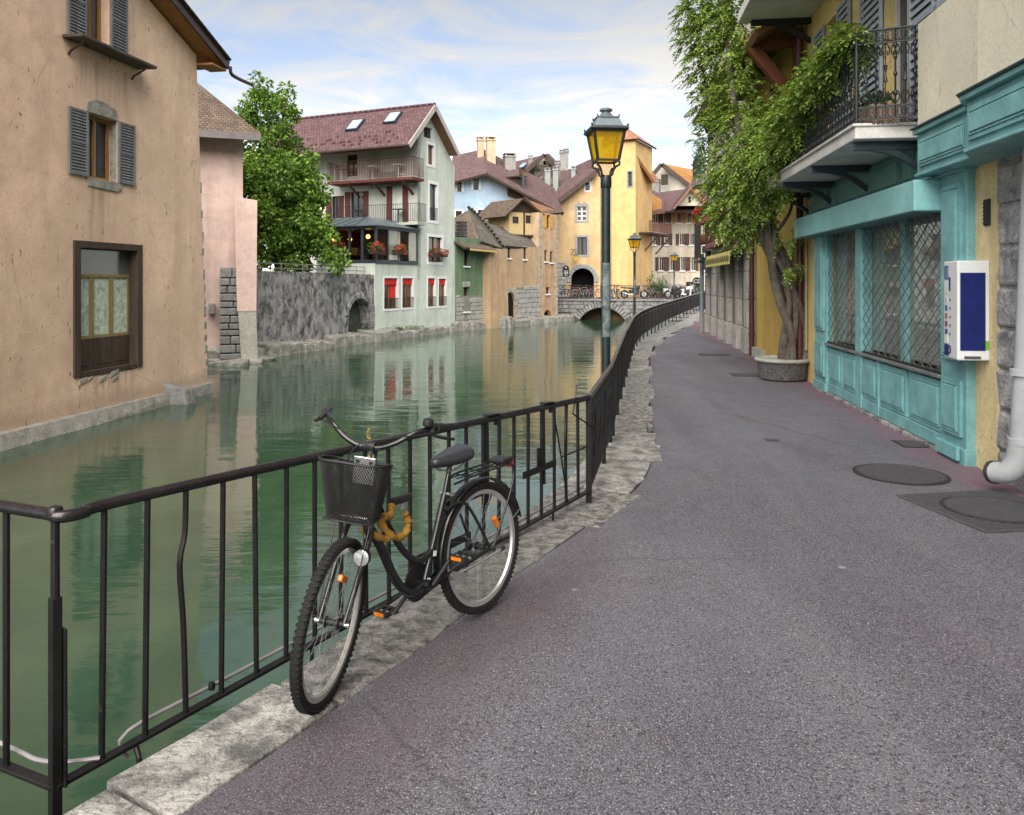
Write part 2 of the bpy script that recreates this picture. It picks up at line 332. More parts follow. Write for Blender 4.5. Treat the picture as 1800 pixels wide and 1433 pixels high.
def water():
    g = G('water')
    n1 = g.noise(1.0, 3, 0.5, 0.5, vec=g.co((0.55, 1.6, 1), (0, 0, R(20))))
    n2 = g.noise(1.0, 3, 0.6, 0.8, vec=g.co((2.2, 8.0, 1), (0, 0, R(-12))))
    gate = g.ramp(g.noise(0.22, 3, 0.6, vec=g.co(loc=(3.1, 8.2, 0))), [(0.42, 0.15), (0.60, 1.6)])
    h = g.math('ADD', g.math('MULTIPLY', n1, 1.0), g.math('MULTIPLY', g.math('MULTIPLY', n2, 0.22), gate))
    tone = g.noise(0.35, 5, 0.65, 0.8)
    c = g.mix(g.ramp(tone, [(0.3, 0), (0.72, 1)]), (0.014, 0.042, 0.026), (0.044, 0.084, 0.050))
    return g.done(c, 0.045, 0, g.bump(h, 0.12, 0.10), 0.5, IOR=1.55)
M_ASPH = asphalt(); M_WATER = water()
M_KERB_L = stone('pale_kerb_stone', (0.50, 0.495, 0.485), (0.07, 0.07, 0.075), 5, 1.3, contrast=2.0)
M_KERB_D = stone('dark_aggregate_kerb', (0.46, 0.455, 0.45), (0.055, 0.055, 0.06), 13, 1.2, contrast=1.9)
M_QUAY = stone('quay_stone', (0.22, 0.22, 0.20), (0.06, 0.065, 0.05), 3, 0.9, moss=(0.05, 0.08, 0.03), rnd=False)
M_LEDGE = stone('ledge_stone', (0.46, 0.45, 0.42), (0.11, 0.11, 0.11), 4, 1.0, moss=(0.07, 0.09, 0.05), contrast=1.2)
M_BED = stone('canal_bed', (0.12, 0.14, 0.09), (0.04, 0.06, 0.03), 2, 0.5, rnd=False)
M_IRON = paint('railing_iron', (0.020, 0.019, 0.022), 0.42, 0.4, 0.25, 0.55, chips=(0.075, 0.05, 0.042), spec=0.6, scale=4)
M_RAILTOP = paint('worn_handrail_iron', (0.055, 0.048, 0.055), 0.26, 0.35, 0.2, 0.75, chips=(0.13, 0.10, 0.10), spec=0.6, scale=4)
M_BLACKIRON = paint('black_iron', (0.016, 0.020, 0.024), 0.45, 0.3, 0.1, 0.3, spec=0.5, scale=3)
# ------------------------------------------------------------------ ground, water, quay
def interp(P, y):
    for a, b in zip(P, P[1:]):
        if a[1] <= y <= b[1]:
            t = (y - a[1]) / (b[1] - a[1]); return a[0] + (b[0] - a[0]) * t
    return P[0][0] if y < P[0][1] else P[-1][0]
KI = crom([(-11, -13, 0), (-3.9, -2.2, 0), (-1.08, 2.54, 0), (-0.566, 3.5, 0), (-0.065, 4.45, 0), (0.683, 5.8, 0), (1.22, 7.0, 0), (1.64, 8.98, 0), (2.10, 11.7, 0), (2.74, 15.35, 0), (3.45, 19, 0), (4.25, 22.2, 0), (5.5, 26.2, 0), (8.1, 34, 0), (13.7, 50, 0.25), (17, 58, 0.45)], 6)
def nrm2(P, i):
    a = P[max(i - 1, 0)]; b = P[min(i + 1, len(P) - 1)]; d = (b - a); return Vector((-d.y, d.x, 0)).normalized()
def kw(y): return 0.34 if y < 3.0 else (0.62 if y > 6.6 else 0.34 + 0.28 * (y - 3.0) / 3.6)
KO = [p + nrm2(KI, i) * kw(p.y) for i, p in enumerate(KI)]
m = MB(); m.quad((-3000, -3000, -2.6), (3000, -3000, -2.6), (3000, 3000, -2.6), (-3000, 3000, -2.6)); tag(m.build('ground', M_BED), kind='structure')
m = MB(); m.quad((-60, -40, -1), (60, -40, -1), (60, 90, -1), (-60, 90, -1)); tag(m.build('water', M_WATER, fix=False), kind='structure')
# pavement: strips from the kerb's inner edge to the right
m = MB(); row = []
for p in KI:
    xs = [p.x, p.x + 0.7, p.x + 2.0, max(p.x + 4, 7.5), 60]
    row.append([(x, p.y, p.z + 0.012 * (1 if 0 < k < 3 else 0)) for k, x in enumerate(xs)])
for a, b in zip(row, row[1:]):
    for k in range(4): m.add([a[k], a[k + 1], b[k + 1], b[k]], [(0, 1, 2, 3)])
tag(m.build('pavement', M_ASPH), kind='structure')
# quay wall under the kerb
m = MB()
for (p, a), (q, b) in zip(zip(KI, KO), list(zip(KI, KO))[1:]):
    n = (a - p) * 0.93; n2 = (b - q) * 0.93
    m.quad(p + n - Vector((0, 0, 0.34)), q + n2 - Vector((0, 0, 0.34)), q + n2 - Vector((0, 0, 2.8)), p + n - Vector((0, 0, 2.8)))
tag(m.build('quay_wall', M_QUAY), kind='structure')
# kerb: one stone after another
kerb = bpy.data.objects.new('kerb', None); COL.objects.link(kerb); tag(kerb, kind='structure')
def along(P, step=0.02):
    out = []; 
    for i in range(len(P) - 1):
        L = (P[i + 1] - P[i]).length; n = max(1, int(L / step))
        for k in range(n): out.append((P[i].lerp(P[i + 1], k / n), nrm2(P, i).lerp(nrm2(P, i + 1), k / n)))
    return out
KA = along(KI); acc = 0.0; i0 = 0; want = 0.9; rk = random.Random(3); ns = 0
for i in range(1, len(KA)):
    acc += (KA[i][0] - KA[i - 1][0]).length
    if acc >= want:
        (p, n), (q, n2) = KA[i0], KA[i]
        if p.y > -3 and p.y < 50:
            w0 = kw(p.y); w1 = kw(q.y); d = (q - p).normalized() * 0.011
            ji = rk.uniform(-0.14, 0.09) if p.y > 5.4 else rk.uniform(-0.015, 0.02)
            if 3.1 < p.y < 5.0: ji = rk.uniform(-0.01, 0.01)
            jo = rk.uniform(-0.02, 0.03); zt = 0.004 + rk.uniform(0, 0.010); zt2 = zt + rk.uniform(-0.003, 0.004)
            A = p + d + n * ji; B = q - d + n2 * (ji + rk.uniform(-0.02, 0.02)); Cc = q - d + n2 * (w1 + jo); D = p + d + n * (w0 + jo + rk.uniform(-0.02, 0.02))
            # irregular outline: the long sides get a middle vertex
            mid1 = A.lerp(B, rk.uniform(0.35, 0.65)) + n * rk.uniform(-0.018, 0.018); mid2 = Cc.lerp(D, rk.uniform(0.35, 0.65)) + n * rk.uniform(-0.025, 0.025)
            ring = [A, mid1, B, Cc, mid2, D]; mb = MB()
            top = [v + Vector((0, 0, zt if k < 3 else zt2)) for k, v in enumerate(ring)]; bot = [v - Vector((0, 0, 0.34)) for v in ring]
            mb.add(top + bot, [(0, 1, 4, 5), (1, 2, 3, 4)] + [(k, (k + 1) % 6, 6 + (k + 1) % 6, 6 + k) for k in range(6)])
            dark = (2.95 < p.y < 5.5) or (p.y > 8.7 and p.y < 14.5) or rk.random() < 0.2
            mb.build('stone', M_KERB_D if dark else M_KERB_L, kerb, bevel=0.007); ns += 1
        acc = 0; i0 = i
        want = rk.uniform(0.62, 1.0) if q.y < 5.6 else (rk.uniform(0.42, 0.75) if q.y < 9 else rk.uniform(0.6, 1.3))
# broken stone at the corner below the railing
mb = MB(); mb.hexa([(-2.35, 2.45, -0.6), (-1.93, 2.35, -0.6), (-1.80, 2.52, -0.6), (-2.3, 2.72, -0.6), (-2.3, 2.43, -0.06), (-1.97, 2.36, -0.1), (-1.86, 2.50, -0.12), (-2.28, 2.66, -0.07)])
mb.build('stone', M_KERB_L, kerb, bevel=0.03)
# left bank: terrace behind the walls and the rough ledge of stones at the water
m = MB()
m.add([(-60, 19, 1.95), (-11.2, 26.6, 1.95), (-9.6, 28.0, 1.95), (-6.9, 35.9, 1.95), (-8.5, 44, 1.95), (-60, 60, 1.95)], [(0, 1, 2, 3, 4, 5)])
tag(m.build('terrace_ground', M_QUAY), kind='structure')
LB = crom([(-10.5, 25.4, -1), (-9.0, 27.6, -1), (-5.95, 35.5, -1), (-2.80, 42.8, -1), (0.95, 48.9, -1), (4.4, 54.7, -1)], 8)
ledge = bpy.data.objects.new('bank_ledge', None); COL.objects.link(ledge); tag(ledge, kind='structure')
LA = along(LB, 0.05); acc = 0; i0 = 0; want = 0.9
for i in range(1, len(LA)):
    acc += (LA[i][0] - LA[i - 1][0]).length
    if acc >= want or i == len(LA) - 1:
        (p, n), (q, n2) = LA[i0], LA[i]; d = (q - p).normalized() * 0.012; mb = MB()
        h = rk.uniform(0.26, 0.46); o = rk.uniform(-0.12, 0.10)
        fr = [p + d - n * o, p.lerp(q, 0.5) - n * (o + rk.uniform(-0.06, 0.06)), q - d - n2 * (o + rk.uniform(-0.05, 0.05))]; bk = [q - d + n2 * 0.95, p + d + n * 0.95]
        ring = fr + bk; zt = [h + rk.uniform(-0.06, 0.05) for _ in fr] + [h + 0.14] * 2
        mb.add([v + Vector((0, 0, z)) for v, z in zip(ring, zt)] + [v - Vector((0, 0, 0.8)) - n * (0.10 if k < 3 else 0) for k, v in enumerate(ring)], [(0, 1, 2, 3, 4)] + [(k, (k + 1) % 5, 5 + (k + 1) % 5, 5 + k) for k in range(5)])
        mb.build('stone', M_LEDGE, ledge, bevel=0.045)
        acc = 0; i0 = i; want = rk.uniform(0.55, 1.35)
# fallen rocks at the foot of the pink house
for k, (px, py, s) in enumerate([(378, 636, 0.5), (398, 640, 0.42), (420, 641, 0.38), (440, 637, 0.4), (462, 633, 0.36), (405, 628, 0.5), (385, 622, 0.55)]):
    c = gp(px, py, -0.98); mb = MB(); rr = random.Random(k + 40); M = Matrix.Translation(c) @ Matrix.Rotation(rr.uniform(0, 3), 4, 'Z') @ Matrix.Rotation(rr.uniform(-.25, .25), 4, 'X')
    mb.hexa([M @ Vector((x * s * rr.uniform(.8, 1.2), y * s * rr.uniform(.6, 1), z * s * 0.5 * rr.uniform(.7, 1.2))) for z in (-0.8, 0.6) for x, y in ((-1, -1), (1, -1), (1, 1), (-1, 1))])
    mb.build('stone', M_LEDGE, ledge, bevel=0.04)
# manhole covers and drain lids set in the pavement
M_CAST = stone('cast_iron_lid', (0.075, 0.072, 0.078), (0.03, 0.028, 0.03), 30, 0.6, rnd=False)
M_CASTW = stone('worn_iron_ribs', (0.105, 0.105, 0.118), (0.06, 0.06, 0.068), 30, 0.4, rnd=False)
M_TAR = flat('tar_joint', (0.022, 0.021, 0.024), 0.7)
def manhole(px, py, r, label, square=0):
    c = gp(px, py); o = thing('manhole_cover', label, 'manhole cover', (c.x, c.y, 0.013))
    mb = MB(); mb.lathe([(0, 0.0), (r, 0.0), (r, 0.003), (0, 0.003)], 40); mb.build('tar_ring', M_TAR, o)
    mb = MB(); mb.lathe([(0, 0.003), (r * 0.93, 0.003), (r * 0.93, 0.008), (0, 0.008)], 40); lid = mb.build('lid', M_CAST, o)
    mb = MB(); n = 17
    for i in range(-n, n + 1):
        x = i * r * 0.88 / n; L = math.sqrt(max(0, (r * 0.88) ** 2 - x * x))
        if L > 0.02: mb.box(x - 0.006, x + 0.006, -L, L, 0.008, 0.012)
        if L > 0.02 and i % 2 == 0: mb.box(-L, L, x - 0.004, x + 0.004, 0.008, 0.0115)
    mb.build('tread_ribs', M_CASTW, lid)
    if square:
        s = square; mb = MB()
        for a in (-1, 1):
            mb.box(-s, s, a * s - 0.02, a * s + 0.02, 0.0, 0.007); mb.box(a * s - 0.02, a * s + 0.02, -s, s, 0.0, 0.0075)
        for i in range(-12, 13):
            y = i * s / 12.5; L0 = math.sqrt(max(0, r * r - y * y))
            for a in (-1, 1): mb.box(a * L0, a * (s - 0.02), y - 0.010, y + 0.010, 0.001, 0.006)
        mb.build('square_frame', M_CASTW, o)
    return o
manhole(1583, 836, 0.40, 'round iron manhole cover in the tarmac nearest the turquoise shop front')
sq = manhole(1745, 899, 0.36, 'round iron manhole cover inside a ribbed square frame, cut by the photo edge', 0.46); sq.rotation_euler.z = R(10)
def drain(px, py, w, d, label, m_):
    c = gp(px, py); o = thing('drain_cover', label, 'drain cover', (c.x, c.y, 0.013), R(-7)); mb = MB()
    mb.box(-w / 2, w / 2, -d / 2, d / 2, 0, 0.004); mb.build('plate', m_, o)
    mb = MB()
    for i in range(-5, 6): mb.box(-w * 0.45, w * 0.45, i * d / 12 - d * 0.02, i * d / 12 + d * 0.02, 0.004, 0.008)
    mb.build('ribs', M_CASTW, o)
drain(1612, 783, 0.40, 0.36, 'small rectangular dark drain plate at the foot of the turquoise panels', M_TAR)
drain(1322, 661, 0.75, 0.5, 'rectangular ribbed drain cover in the pavement before the stone planter', M_CAST)
drain(1255, 625, 0.7, 0.5, 'small pale drain cover in the pavement near the grey stone shop pillars', M_CAST)
drain(1357, 776, 0.14, 0.12, 'tiny square valve cap in the middle of the tarmac', M_TAR)
# ------------------------------------------------------------------ canal railing
P1 = Vector((-1.665, 2.82, 0.90)); P2 = Vector((0.606, 6.1, 0.835)); B1 = Vector((-1.665, 2.82, -0.09)); B2 = Vector((0.606, 6.1, 0.10))
def railing_panel(o, A, B, Ab, Bb, n, bend=(), r=0.0125, top_r=0.022, seg=8, skip=()):
    rnd_ = random.Random(n)
    for k in range(1, n):
        if k in skip: continue
        t = k / n; a = A.lerp(B, t); b = Ab.lerp(Bb, t); mb = MB()
        sl = (B - A).normalized()
        if k in bend:
            q = (a + b) / 2; mb.tube(crom([a, a.lerp(b, .2) - sl * 0.005, a.lerp(b, .33) - sl * 0.03 + Vector((0.01, -0.02, 0)), a.lerp(b, 0.6) - sl * 0.012, b], 4), r, seg)
        else:
            j = sl * rnd_.uniform(-0.006, 0.006); mb.tube([a + j, a.lerp(b, 0.5), b - j], r, seg)
        mb.build('bar', M_IRON, o, smooth=True)
near = thing('railing', 'black iron canal railing of round bars that the bicycle leans against', 'railing', (0, 0, 0))
mb = MB()
rail_pts = [P1 + Vector((-1.9, 0.83, 0.0)), P1 + Vector((-0.3, 0.125, 0.0)), P1 + Vector((-0.05, 0.02, 0)), P1 + Vector((0.02, -0.01, -0.004)), P1 + Vector((0.075, 0.045, -0.006)), P1.lerp(P2, 0.08), P1.lerp(P2, .5) + Vector((0, 0, 0.004)), P2]
mb.tube(crom(rail_pts, 6), 0.023, 12); mb.build('top_rail', M_RAILTOP, near, smooth=True)
mb = MB(); mb.beam(B1, B2, 0.042, 0.016); mb.beam(B1 + Vector((-1.9, 0.83, 0.02)), B1, 0.042, 0.016); mb.build('bottom_rail', M_IRON, near, bevel=0.003)
railing_panel(near, P1, P2, B1, B2, 23, bend=(3, 21), skip=())
for k in (1, 2, 3, 4, 5, 6, 7, 8):
    a = P1.lerp(P1 + Vector((-1.9, 0.83, 0)), k / 9 + 0.02); b = B1.lerp(B1 + Vector((-1.9, 0.83, 0.02)), k / 9 + 0.02); mb = MB(); mb.tube([a, b], 0.0125, 8); mb.build('bar', M_IRON, near, smooth=True)
mb = MB(); mb.tube([P1 - Vector((0, 0, 0.02)), P1 - Vector((0, 0, 0.32)), P1 - Vector((0, 0, 0.33))], [0.015, 0.016, 0.019], 10)
mb.beam(P1 - Vector((0, 0, 0.30)), P1 - Vector((0, 0, 1.9)), 0.036, 0.036, (0.82, -0.57, 0)); mb.build('corner_post', M_IRON, near, bevel=0.003)
mb = MB(); mb.beam(P1 + Vector((0.016, 0.02, -0.42)), P1 + Vector((0.018, 0.02, -1.0)), 0.05, 0.012, (0.57, .82, 0)); mb.build('stiffener_plate', M_IRON, near, bevel=0.004)
mb = MB(); mb.lathe([(0, -0.03), (0.022, -0.024), (0.031, 0), (0.022, 0.024), (0, 0.03)], 12, P1 + Vector((0, 0, 0.006))); mb.build('post_cap', M_RAILTOP, near, smooth=True)
mb = MB(); mb.beam(P2 + Vector((0, 0, 0.02)), Vector((P2.x, P2.y, 0.0)), 0.045, 0.045); mb.build('end_post', M_IRON, near, bevel=0.004)
for t in (0.075, 0.30, 0.52, 0.68, 0.865):              # short feet from the lower rail into the kerb
    b = B1.lerp(B2, t); nn = Vector((0.822, -0.569, 0)); mb = MB()
    if t < 0.2: mb.tube([b, b + nn * 0.03 - Vector((0, 0, 0.05)), b + nn * 0.05 - Vector((0, 0, 0.2))], 0.011, 8)
    else: mb.beam(b, Vector((b.x, b.y, min(b.z - 0.12, -0.1))), 0.016, 0.016)
    mb.build('foot', M_IRON, near)
for t in (0.675, 0.845):                                  # hooked clamps where spare posts join the rail
    a = P1.lerp(P2, t); b = B1.lerp(B2, t); nn = Vector((-0.822, 0.569, 0)); mb = MB(); dd = (P2 - P1).normalized()
    mb.beam(a - dd * 0.06 + Vector((0, 0, 0.032)), a + dd * 0.06 + Vector((0, 0, 0.028)), 0.055, 0.012)
    mb.beam(a + dd * 0.06 + Vector((0, 0, 0.03)), a + dd * 0.065 - Vector((0, 0, 0.05)), 0.05, 0.02, dd)
    mb.beam(a - dd * 0.06 + Vector((0, 0, 0.03)), a - dd * 0.05 - Vector((0, 0, 0.55)), 0.03, 0.02, dd); mb.build('rail_clamp', M_IRON, near, bevel=0.004)
    mb = MB(); c = a.lerp(b, 0.53); mb.beam(c - dd * 0.34 - nn * 0.02 - Vector((0, 0, 0.02)), c + dd * 0.07 - nn * 0.03, 0.012, 0.045); mb.build('cross_strip', M_IRON, near)
    mb = MB(); mb.beam(c - dd * 0.10, c - dd * 0.10 + Vector((0, 0, 0.13)), 0.06, 0.012, nn); mb.build('joint_plate', M_IRON, near)
# pale conduit clipped along the lower rail
M_CONDUIT = paint('pale_conduit', (0.27, 0.26, 0.28), 0.35, 0.3, 0.1, 0.2)
cp = [B1 + Vector((-1.85, 0.83, 0.11)), B1 + Vector((-0.4, 0.22, 0.05)), B1 + Vector((-0.1, 0.10, 0.03)), B1 + Vector((0.10, 0.12, 0.03))]
cd = thing('conduit_pipe', 'pale grey conduit tube clipped along the bottom of the canal railing', 'pipe', tuple(B1))
mb = MB(); mb.tube([p - B1 for p in crom(cp, 5)], 0.0085, 8); mb.build('end_run', M_CONDUIT, cd, smooth=True)
cq = [B1.lerp(B2, t) - B1 + Vector((-0.04, 0.03, 0.028)) for t in (0.075, 0.2, 0.6, 1.0)]; cq = [cq[0] + Vector((0, -0.01, -0.10))] + cq
mb = MB(); mb.tube(crom(cq, 4), 0.0085, 8); mb.build('long_run', M_CONDUIT, cd, smooth=True)
mb = MB(); c = B1.lerp(B2, 0.165) - B1 + Vector((-0.02, 0.015, 0.045)); mb.lathe([(0.006, -0.02), (0.014, -0.016), (0.016, 0.0), (0.013, 0.014), (0, 0.018)], 10, c); mb.build('clip', M_IRON, cd, smooth=True)
# long railing round the bend
FR = crom([(0.606, 6.1, 0.835), (1.0, 8.0, 0.845), (1.16, 8.85, 0.85), (1.52, 10.9, 0.86), (2.2, 14.7, 0.87), (3.25, 20.3, 0.88), (4.55, 25.5, 0.90), (7.25, 34.5, 0.93), (13.0, 50.5, 1.22), (15.6, 57.5, 1.38)], 8)
far = thing('railing', 'long black iron railing winding past the lamp posts to the bridge', 'railing', (0, 0, 0))
mb = MB(); mb.tube(FR, 0.026, 8); mb.build('top_rail', M_RAILTOP, far, smooth=True)
FA = along(FR, 0.01)
for dz in (0.13, 0.72):
    mb = MB()
    pp = [p - Vector((0, 0, 0.86 if dz == 0.13 else 0.14)) + Vector((0, 0, 0.13 if dz == 0.13 else 0)) for p in FR]
    mb.tube(pp, 0.012, 4); mb.build('flat_rail', M_IRON, far)
acc = 0; nb = 0; rest = MB(); last = FA[0][0]; post_acc = 0
for (p, n) in FA[1:]:
    acc += (p - last).length; post_acc += (p - last).length; last = p
    if acc > 0.118:
        acc = 0; nb += 1; zb = p.z - 0.73; mb = MB() if nb < 210 else rest
        mb.tube([p, p.lerp(Vector((p.x, p.y, zb)), 0.5) + n * rk.uniform(-0.004, 0.004), Vector((p.x, p.y, zb))], 0.010, 5)
        if nb < 210: mb.build('bar', M_IRON, far, smooth=True, fix=False)
    if post_acc > 1.35:
        post_acc = 0; mb = MB(); mb.beam(p + Vector((0, 0, 0.01)), Vector((p.x, p.y, p.z - 0.95)), 0.036, 0.036); mb.build('post', M_IRON, far)
tag(rest.build('bars', M_IRON, far), kind='stuff')
# wires and bent rods tangled at the joint of the two railings
mb = MB()
for a, b in [((0.50, 5.98, 0.95), (0.46, 5.85, 0.75)), ((0.46, 5.85, 0.75), (0.64, 6.0, 0.60)), ((0.30, 5.66, 0.82), (0.42, 5.80, 0.08)), ((0.36, 5.72, 0.45), (0.58, 6.0, 0.47))]: mb.tube([a, Vector(a).lerp(Vector(b), .5) + Vector((0.005, 0.004, 0)), b], 0.006, 6)
mb.build('bent_rod', M_IRON, near)
for k in range(4):
    s = 6.3 + k * 0.45; p = Vector((interp([(q.x, q.y) for q in FR], s), s, 0.4)); mb = MB(); mb.tube([p + Vector((0.01, -0.2, 0.35 - .1 * (k % 2))), p + Vector((0.03, 0, 0.02)), p + Vector((0.0, 0.22, -0.3))], 0.006, 5); mb.build('brace_rod', M_IRON, far)
# ------------------------------------------------------------------ street lamps
M_LAMPPOST = paint('green_black_lamp_post', (0.012, 0.027, 0.029), 0.42, 0.35, 0.2, 0.2, chips=(0.15, 0.19, 0.20), spec=0.5, scale=3)
M_LAMPHEAD = paint('lantern_metal', (0.030, 0.036, 0.042), 0.38, 0.3, 0.1, 0.4, spec=0.5, scale=3)
M_LAMPROOF = paint('lantern_roof', (0.13, 0.17, 0.20), 0.42, 0.25, 0.1, 0.25, spec=0.5, scale=3)
def amber():
    g = G('amber_glass'); n = g.noise(9, 5, 0.6, 2.0); c = g.mix(g.ramp(n, [(0.3, 0), (0.7, 1)]), (0.96, 0.84, 0.27), (1.0, 0.92, 0.36))
    tp = g.new('ShaderNodeBsdfTransparent'); g.set(tp.inputs[0], c); tr = g.new('ShaderNodeAddShader'); t1 = g.new('ShaderNodeBsdfTranslucent'); g.set(t1.inputs[0], (0.6, 0.44, 0.01)); t2 = g.new('ShaderNodeBsdfDiffuse'); g.set(t2.inputs[0], (0.5, 0.36, 0.01)); g.t.links.new(t1.outputs[0], tr.inputs[0]); g.t.links.new(t2.outputs[0], tr.inputs[1]); gl = g.new('ShaderNodeBsdfGlossy'); gl.inputs['Roughness'].default_value = .15
    m1 = g.new('ShaderNodeMixShader'); m1.inputs[0].default_value = .30; m2 = g.new('ShaderNodeMixShader'); m2.inputs[0].default_value = .05
    g.t.links.new(tp.outputs[0], m1.inputs[1]); g.t.links.new(tr.outputs[0], m1.inputs[2]); g.t.links.new(m1.outputs[0], m2.inputs[1]); g.t.links.new(gl.outputs[0], m2.inputs[2]); g.t.links.new(m2.outputs[0], g.out.inputs[0]); return g.m
M_AMBER = amber(); M_BULB = flat('frosted_bulb', (0.45, 0.38, 0.12), 0.4)
M_STICK = stone('torn_stickers', (0.24, 0.30, 0.32), (0.018, 0.034, 0.038), 9, 0.3, contrast=2.4)
def lamp(loc, label, rz=0.0, hgt=3.63):
    o = thing('street_lamp', label, 'street lamp', loc, rz, 'lamp posts along the canal railing')
    z0 = hgt - 0.745
    mb = MB(); mb.tube([(0, 0, -0.05), (0, 0, z0)], 0.049, 16); mb.lathe([(0.07, -0.05), (0.07, 0.5), (0.062, 0.55), (0.052, 0.6)], 16); po = mb.build('pole', M_LAMPPOST, o, smooth=True)
    mb = MB(); mb.lathe([(0.055, z0 - 0.12), (0.06, z0 - 0.11), (0.06, z0 - 0.01), (0.05, z0 + 0.015), (0, z0 + 0.02)], 16); mb.build('collar', M_LAMPPOST, o, smooth=True)
    mb = MB(); mb.lathe([(0.0505, 1.15), (0.0505, 1.95)], 16, a0=-2.6, a1=-0.4); mb.build('sticker_remains', M_STICK, po, smooth=True)
    zb = z0 + 0.17; zt = z0 + 0.47; hb, ht = 0.115, 0.165
    for sx in (-1, 1):                     # curled bracket arms
        for ax in (0, 1):
            pts = [(0, 0, z0), (0.06, 0, z0 + 0.015), (0.075, 0, z0 + 0.06), (0.10, 0, z0 + 0.10), (0.135, 0, z0 + 0.12), (0.13, 0, z0 + 0.17), (0.115, 0, zb)]
            M = Matrix.Rotation(R(45 + 90 * ax + (180 if sx < 0 else 0)), 4, 'Z'); s2 = 1.25
            mb = MB(); mb.tube([M @ Vector((q[0] * s2, q[1], q[2])) for q in crom(pts, 4)], 0.012, 8); mb.build('bracket_arm', M_LAMPHEAD, o, smooth=True)
    q = [(-1, -1), (1, -1), (1, 1), (-1, 1)]
    for a, b in zip(q, q[1:] + q[:1]):     # four glass sides and the four corner bars
        mb = MB(); mb.beam((a[0] * hb, a[1] * hb, zb), (a[0] * ht, a[1] * ht, zt), 0.024, 0.024); mb.build('corner_bar', M_LAMPHEAD, o)
        mb = MB(); e = 0.985; nb_ = Vector((a[0] + b[0], a[1] + b[1], 0)).normalized() * 0.006
        P = [Vector((a[0] * hb * e, a[1] * hb * e, zb)), Vector((b[0] * hb * e, b[1] * hb * e, zb)), Vector((b[0] * ht * e, b[1] * ht * e, zt)), Vector((a[0] * ht * e, a[1] * ht * e, zt))]
        mb.hexa([P[0], P[1], P[1] - nb_, P[0] - nb_, P[3], P[2], P[2] - nb_, P[3] - nb_]); mb.build('pane', M_AMBER, o)
    mb = MB()
    for a, b in zip(q, q[1:] + q[:1]): mb.beam((a[0] * hb, a[1] * hb, zb), (b[0] * hb, b[1] * hb, zb), 0.022, 0.022)
    mb.build('bottom_ring', M_LAMPHEAD, o)
    def frus(mb, z_a, z_b, a, b): mb.hexa([(-a, -a, z_a), (a, -a, z_a), (a, a, z_a), (-a, a, z_a), (-b, -b, z_b), (b, -b, z_b), (b, b, z_b), (-b, b, z_b)])
    mb = MB(); frus(mb, zt, zt + 0.025, ht + 0.02, ht + 0.045); frus(mb, zt + 0.025, zt + 0.055, ht + 0.045, ht + 0.03); mb.build('eave', M_LAMPHEAD, o, bevel=0.004)
    mb = MB(); frus(mb, zt + 0.055, zt + 0.155, ht - 0.005, 0.115); frus(mb, zt + 0.155, zt + 0.17, 0.125, 0.122); rf = mb.build('roof', M_LAMPROOF, o, bevel=0.004)
    mb = MB(); mb.lathe([(0.11, zt + 0.17), (0.075, zt + 0.195), (0.05, zt + 0.22), (0.045, zt + 0.235), (0.07, zt + 0.245), (0.07, zt + 0.262), (0.05, zt + 0.272), (0, zt + 0.275)], 20); mb.build('cap', M_LAMPROOF, o, smooth=True)
    mb = MB()
    for a in q:
        mb.lathe([(0.008, 0), (0.012, 0.012), (0.004, 0.03), (0, 0.034)], 6, (a[0] * (ht + .03), a[1] * (ht + .03), zt + 0.05)); mb.lathe([(0.006, 0), (0.009, 0.01), (0, 0.026)], 6, (a[0] * .118, a[1] * .118, zt + 0.168))
    mb.build('finials', M_LAMPHEAD, rf, smooth=True)
    mb = MB(); mb.lathe([(0.018, zt), (0.02, zt - 0.04), (0.042, zt - 0.08), (0.045, zt - 0.11), (0.03, zt - 0.145), (0, zt - 0.155)][::-1], 14); mb.build('bulb', M_BULB, o, smooth=True)
    return o
lamp((1.02, 8.40, 0), 'tall lamp post with amber lantern nearest the bicycle, pole covered in sticker remains', R(6))
lamp((4.75, 30.0, 0), 'lamp post with amber lantern before the mauve wall, second along the railing', R(20))
lamp((10.9, 52.0, 0.1), 'small distant lamp post with amber lantern before the white shuttered house', R(40))
# ------------------------------------------------------------------ bicycle (local: x forward, y left, z up, origin under the rear axle)
M_FRAME = paint('glossy_black_frame', (0.006, 0.007, 0.009), 0.24, 0.2, 0.03, 0.0, spec=0.7, scale=4)
M_RUBBER = paint('tyre_rubber', (0.017, 0.017, 0.018), 0.8, 0.3, 0.5, 0, spec=0.25, scale=8)
M_CHROME = paint('brushed_steel', (0.62, 0.63, 0.65), 0.25, 0.15, 0.05, 0.9, scale=6)
M_RIM = paint('alloy_rim', (0.60, 0.61, 0.63), 0.32, 0.12, 0.04, 0.7, scale=6)
M_BLKPLAST = paint('black_plastic', (0.016, 0.016, 0.018), 0.5, 0.25, 0.15, 0, spec=0.4, scale=8)
M_VINYL = paint('saddle_vinyl', (0.018, 0.020, 0.026), 0.36, 0.2, 0.15, 0, spec=0.5, scale=8)
M_OCHRE = paint('ochre_cloth', (0.36, 0.20, 0.045), 0.9, 0.5, 0.6, 0, spec=0.15, scale=10)
M_ORANGE = paint('orange_reflector', (0.75, 0.20, 0.01), 0.2, 0.15, 0.1, 0, spec=0.7, scale=10)
M_RED = paint('red_reflector', (0.42, 0.02, 0.02), 0.2, 0.15, 0.1, 0, spec=0.7, scale=10)
M_LENS = flat('headlight_lens', (0.55, 0.57, 0.60), 0.08, 0.4, 0.8)
M_WHITE = paint('white_paint', (0.78, 0.79, 0.80), 0.4, 0.12, 0.05, 0, spec=0.5, scale=3)
WR = 0.335
bike_dir = math.atan2(-0.819, -0.573)
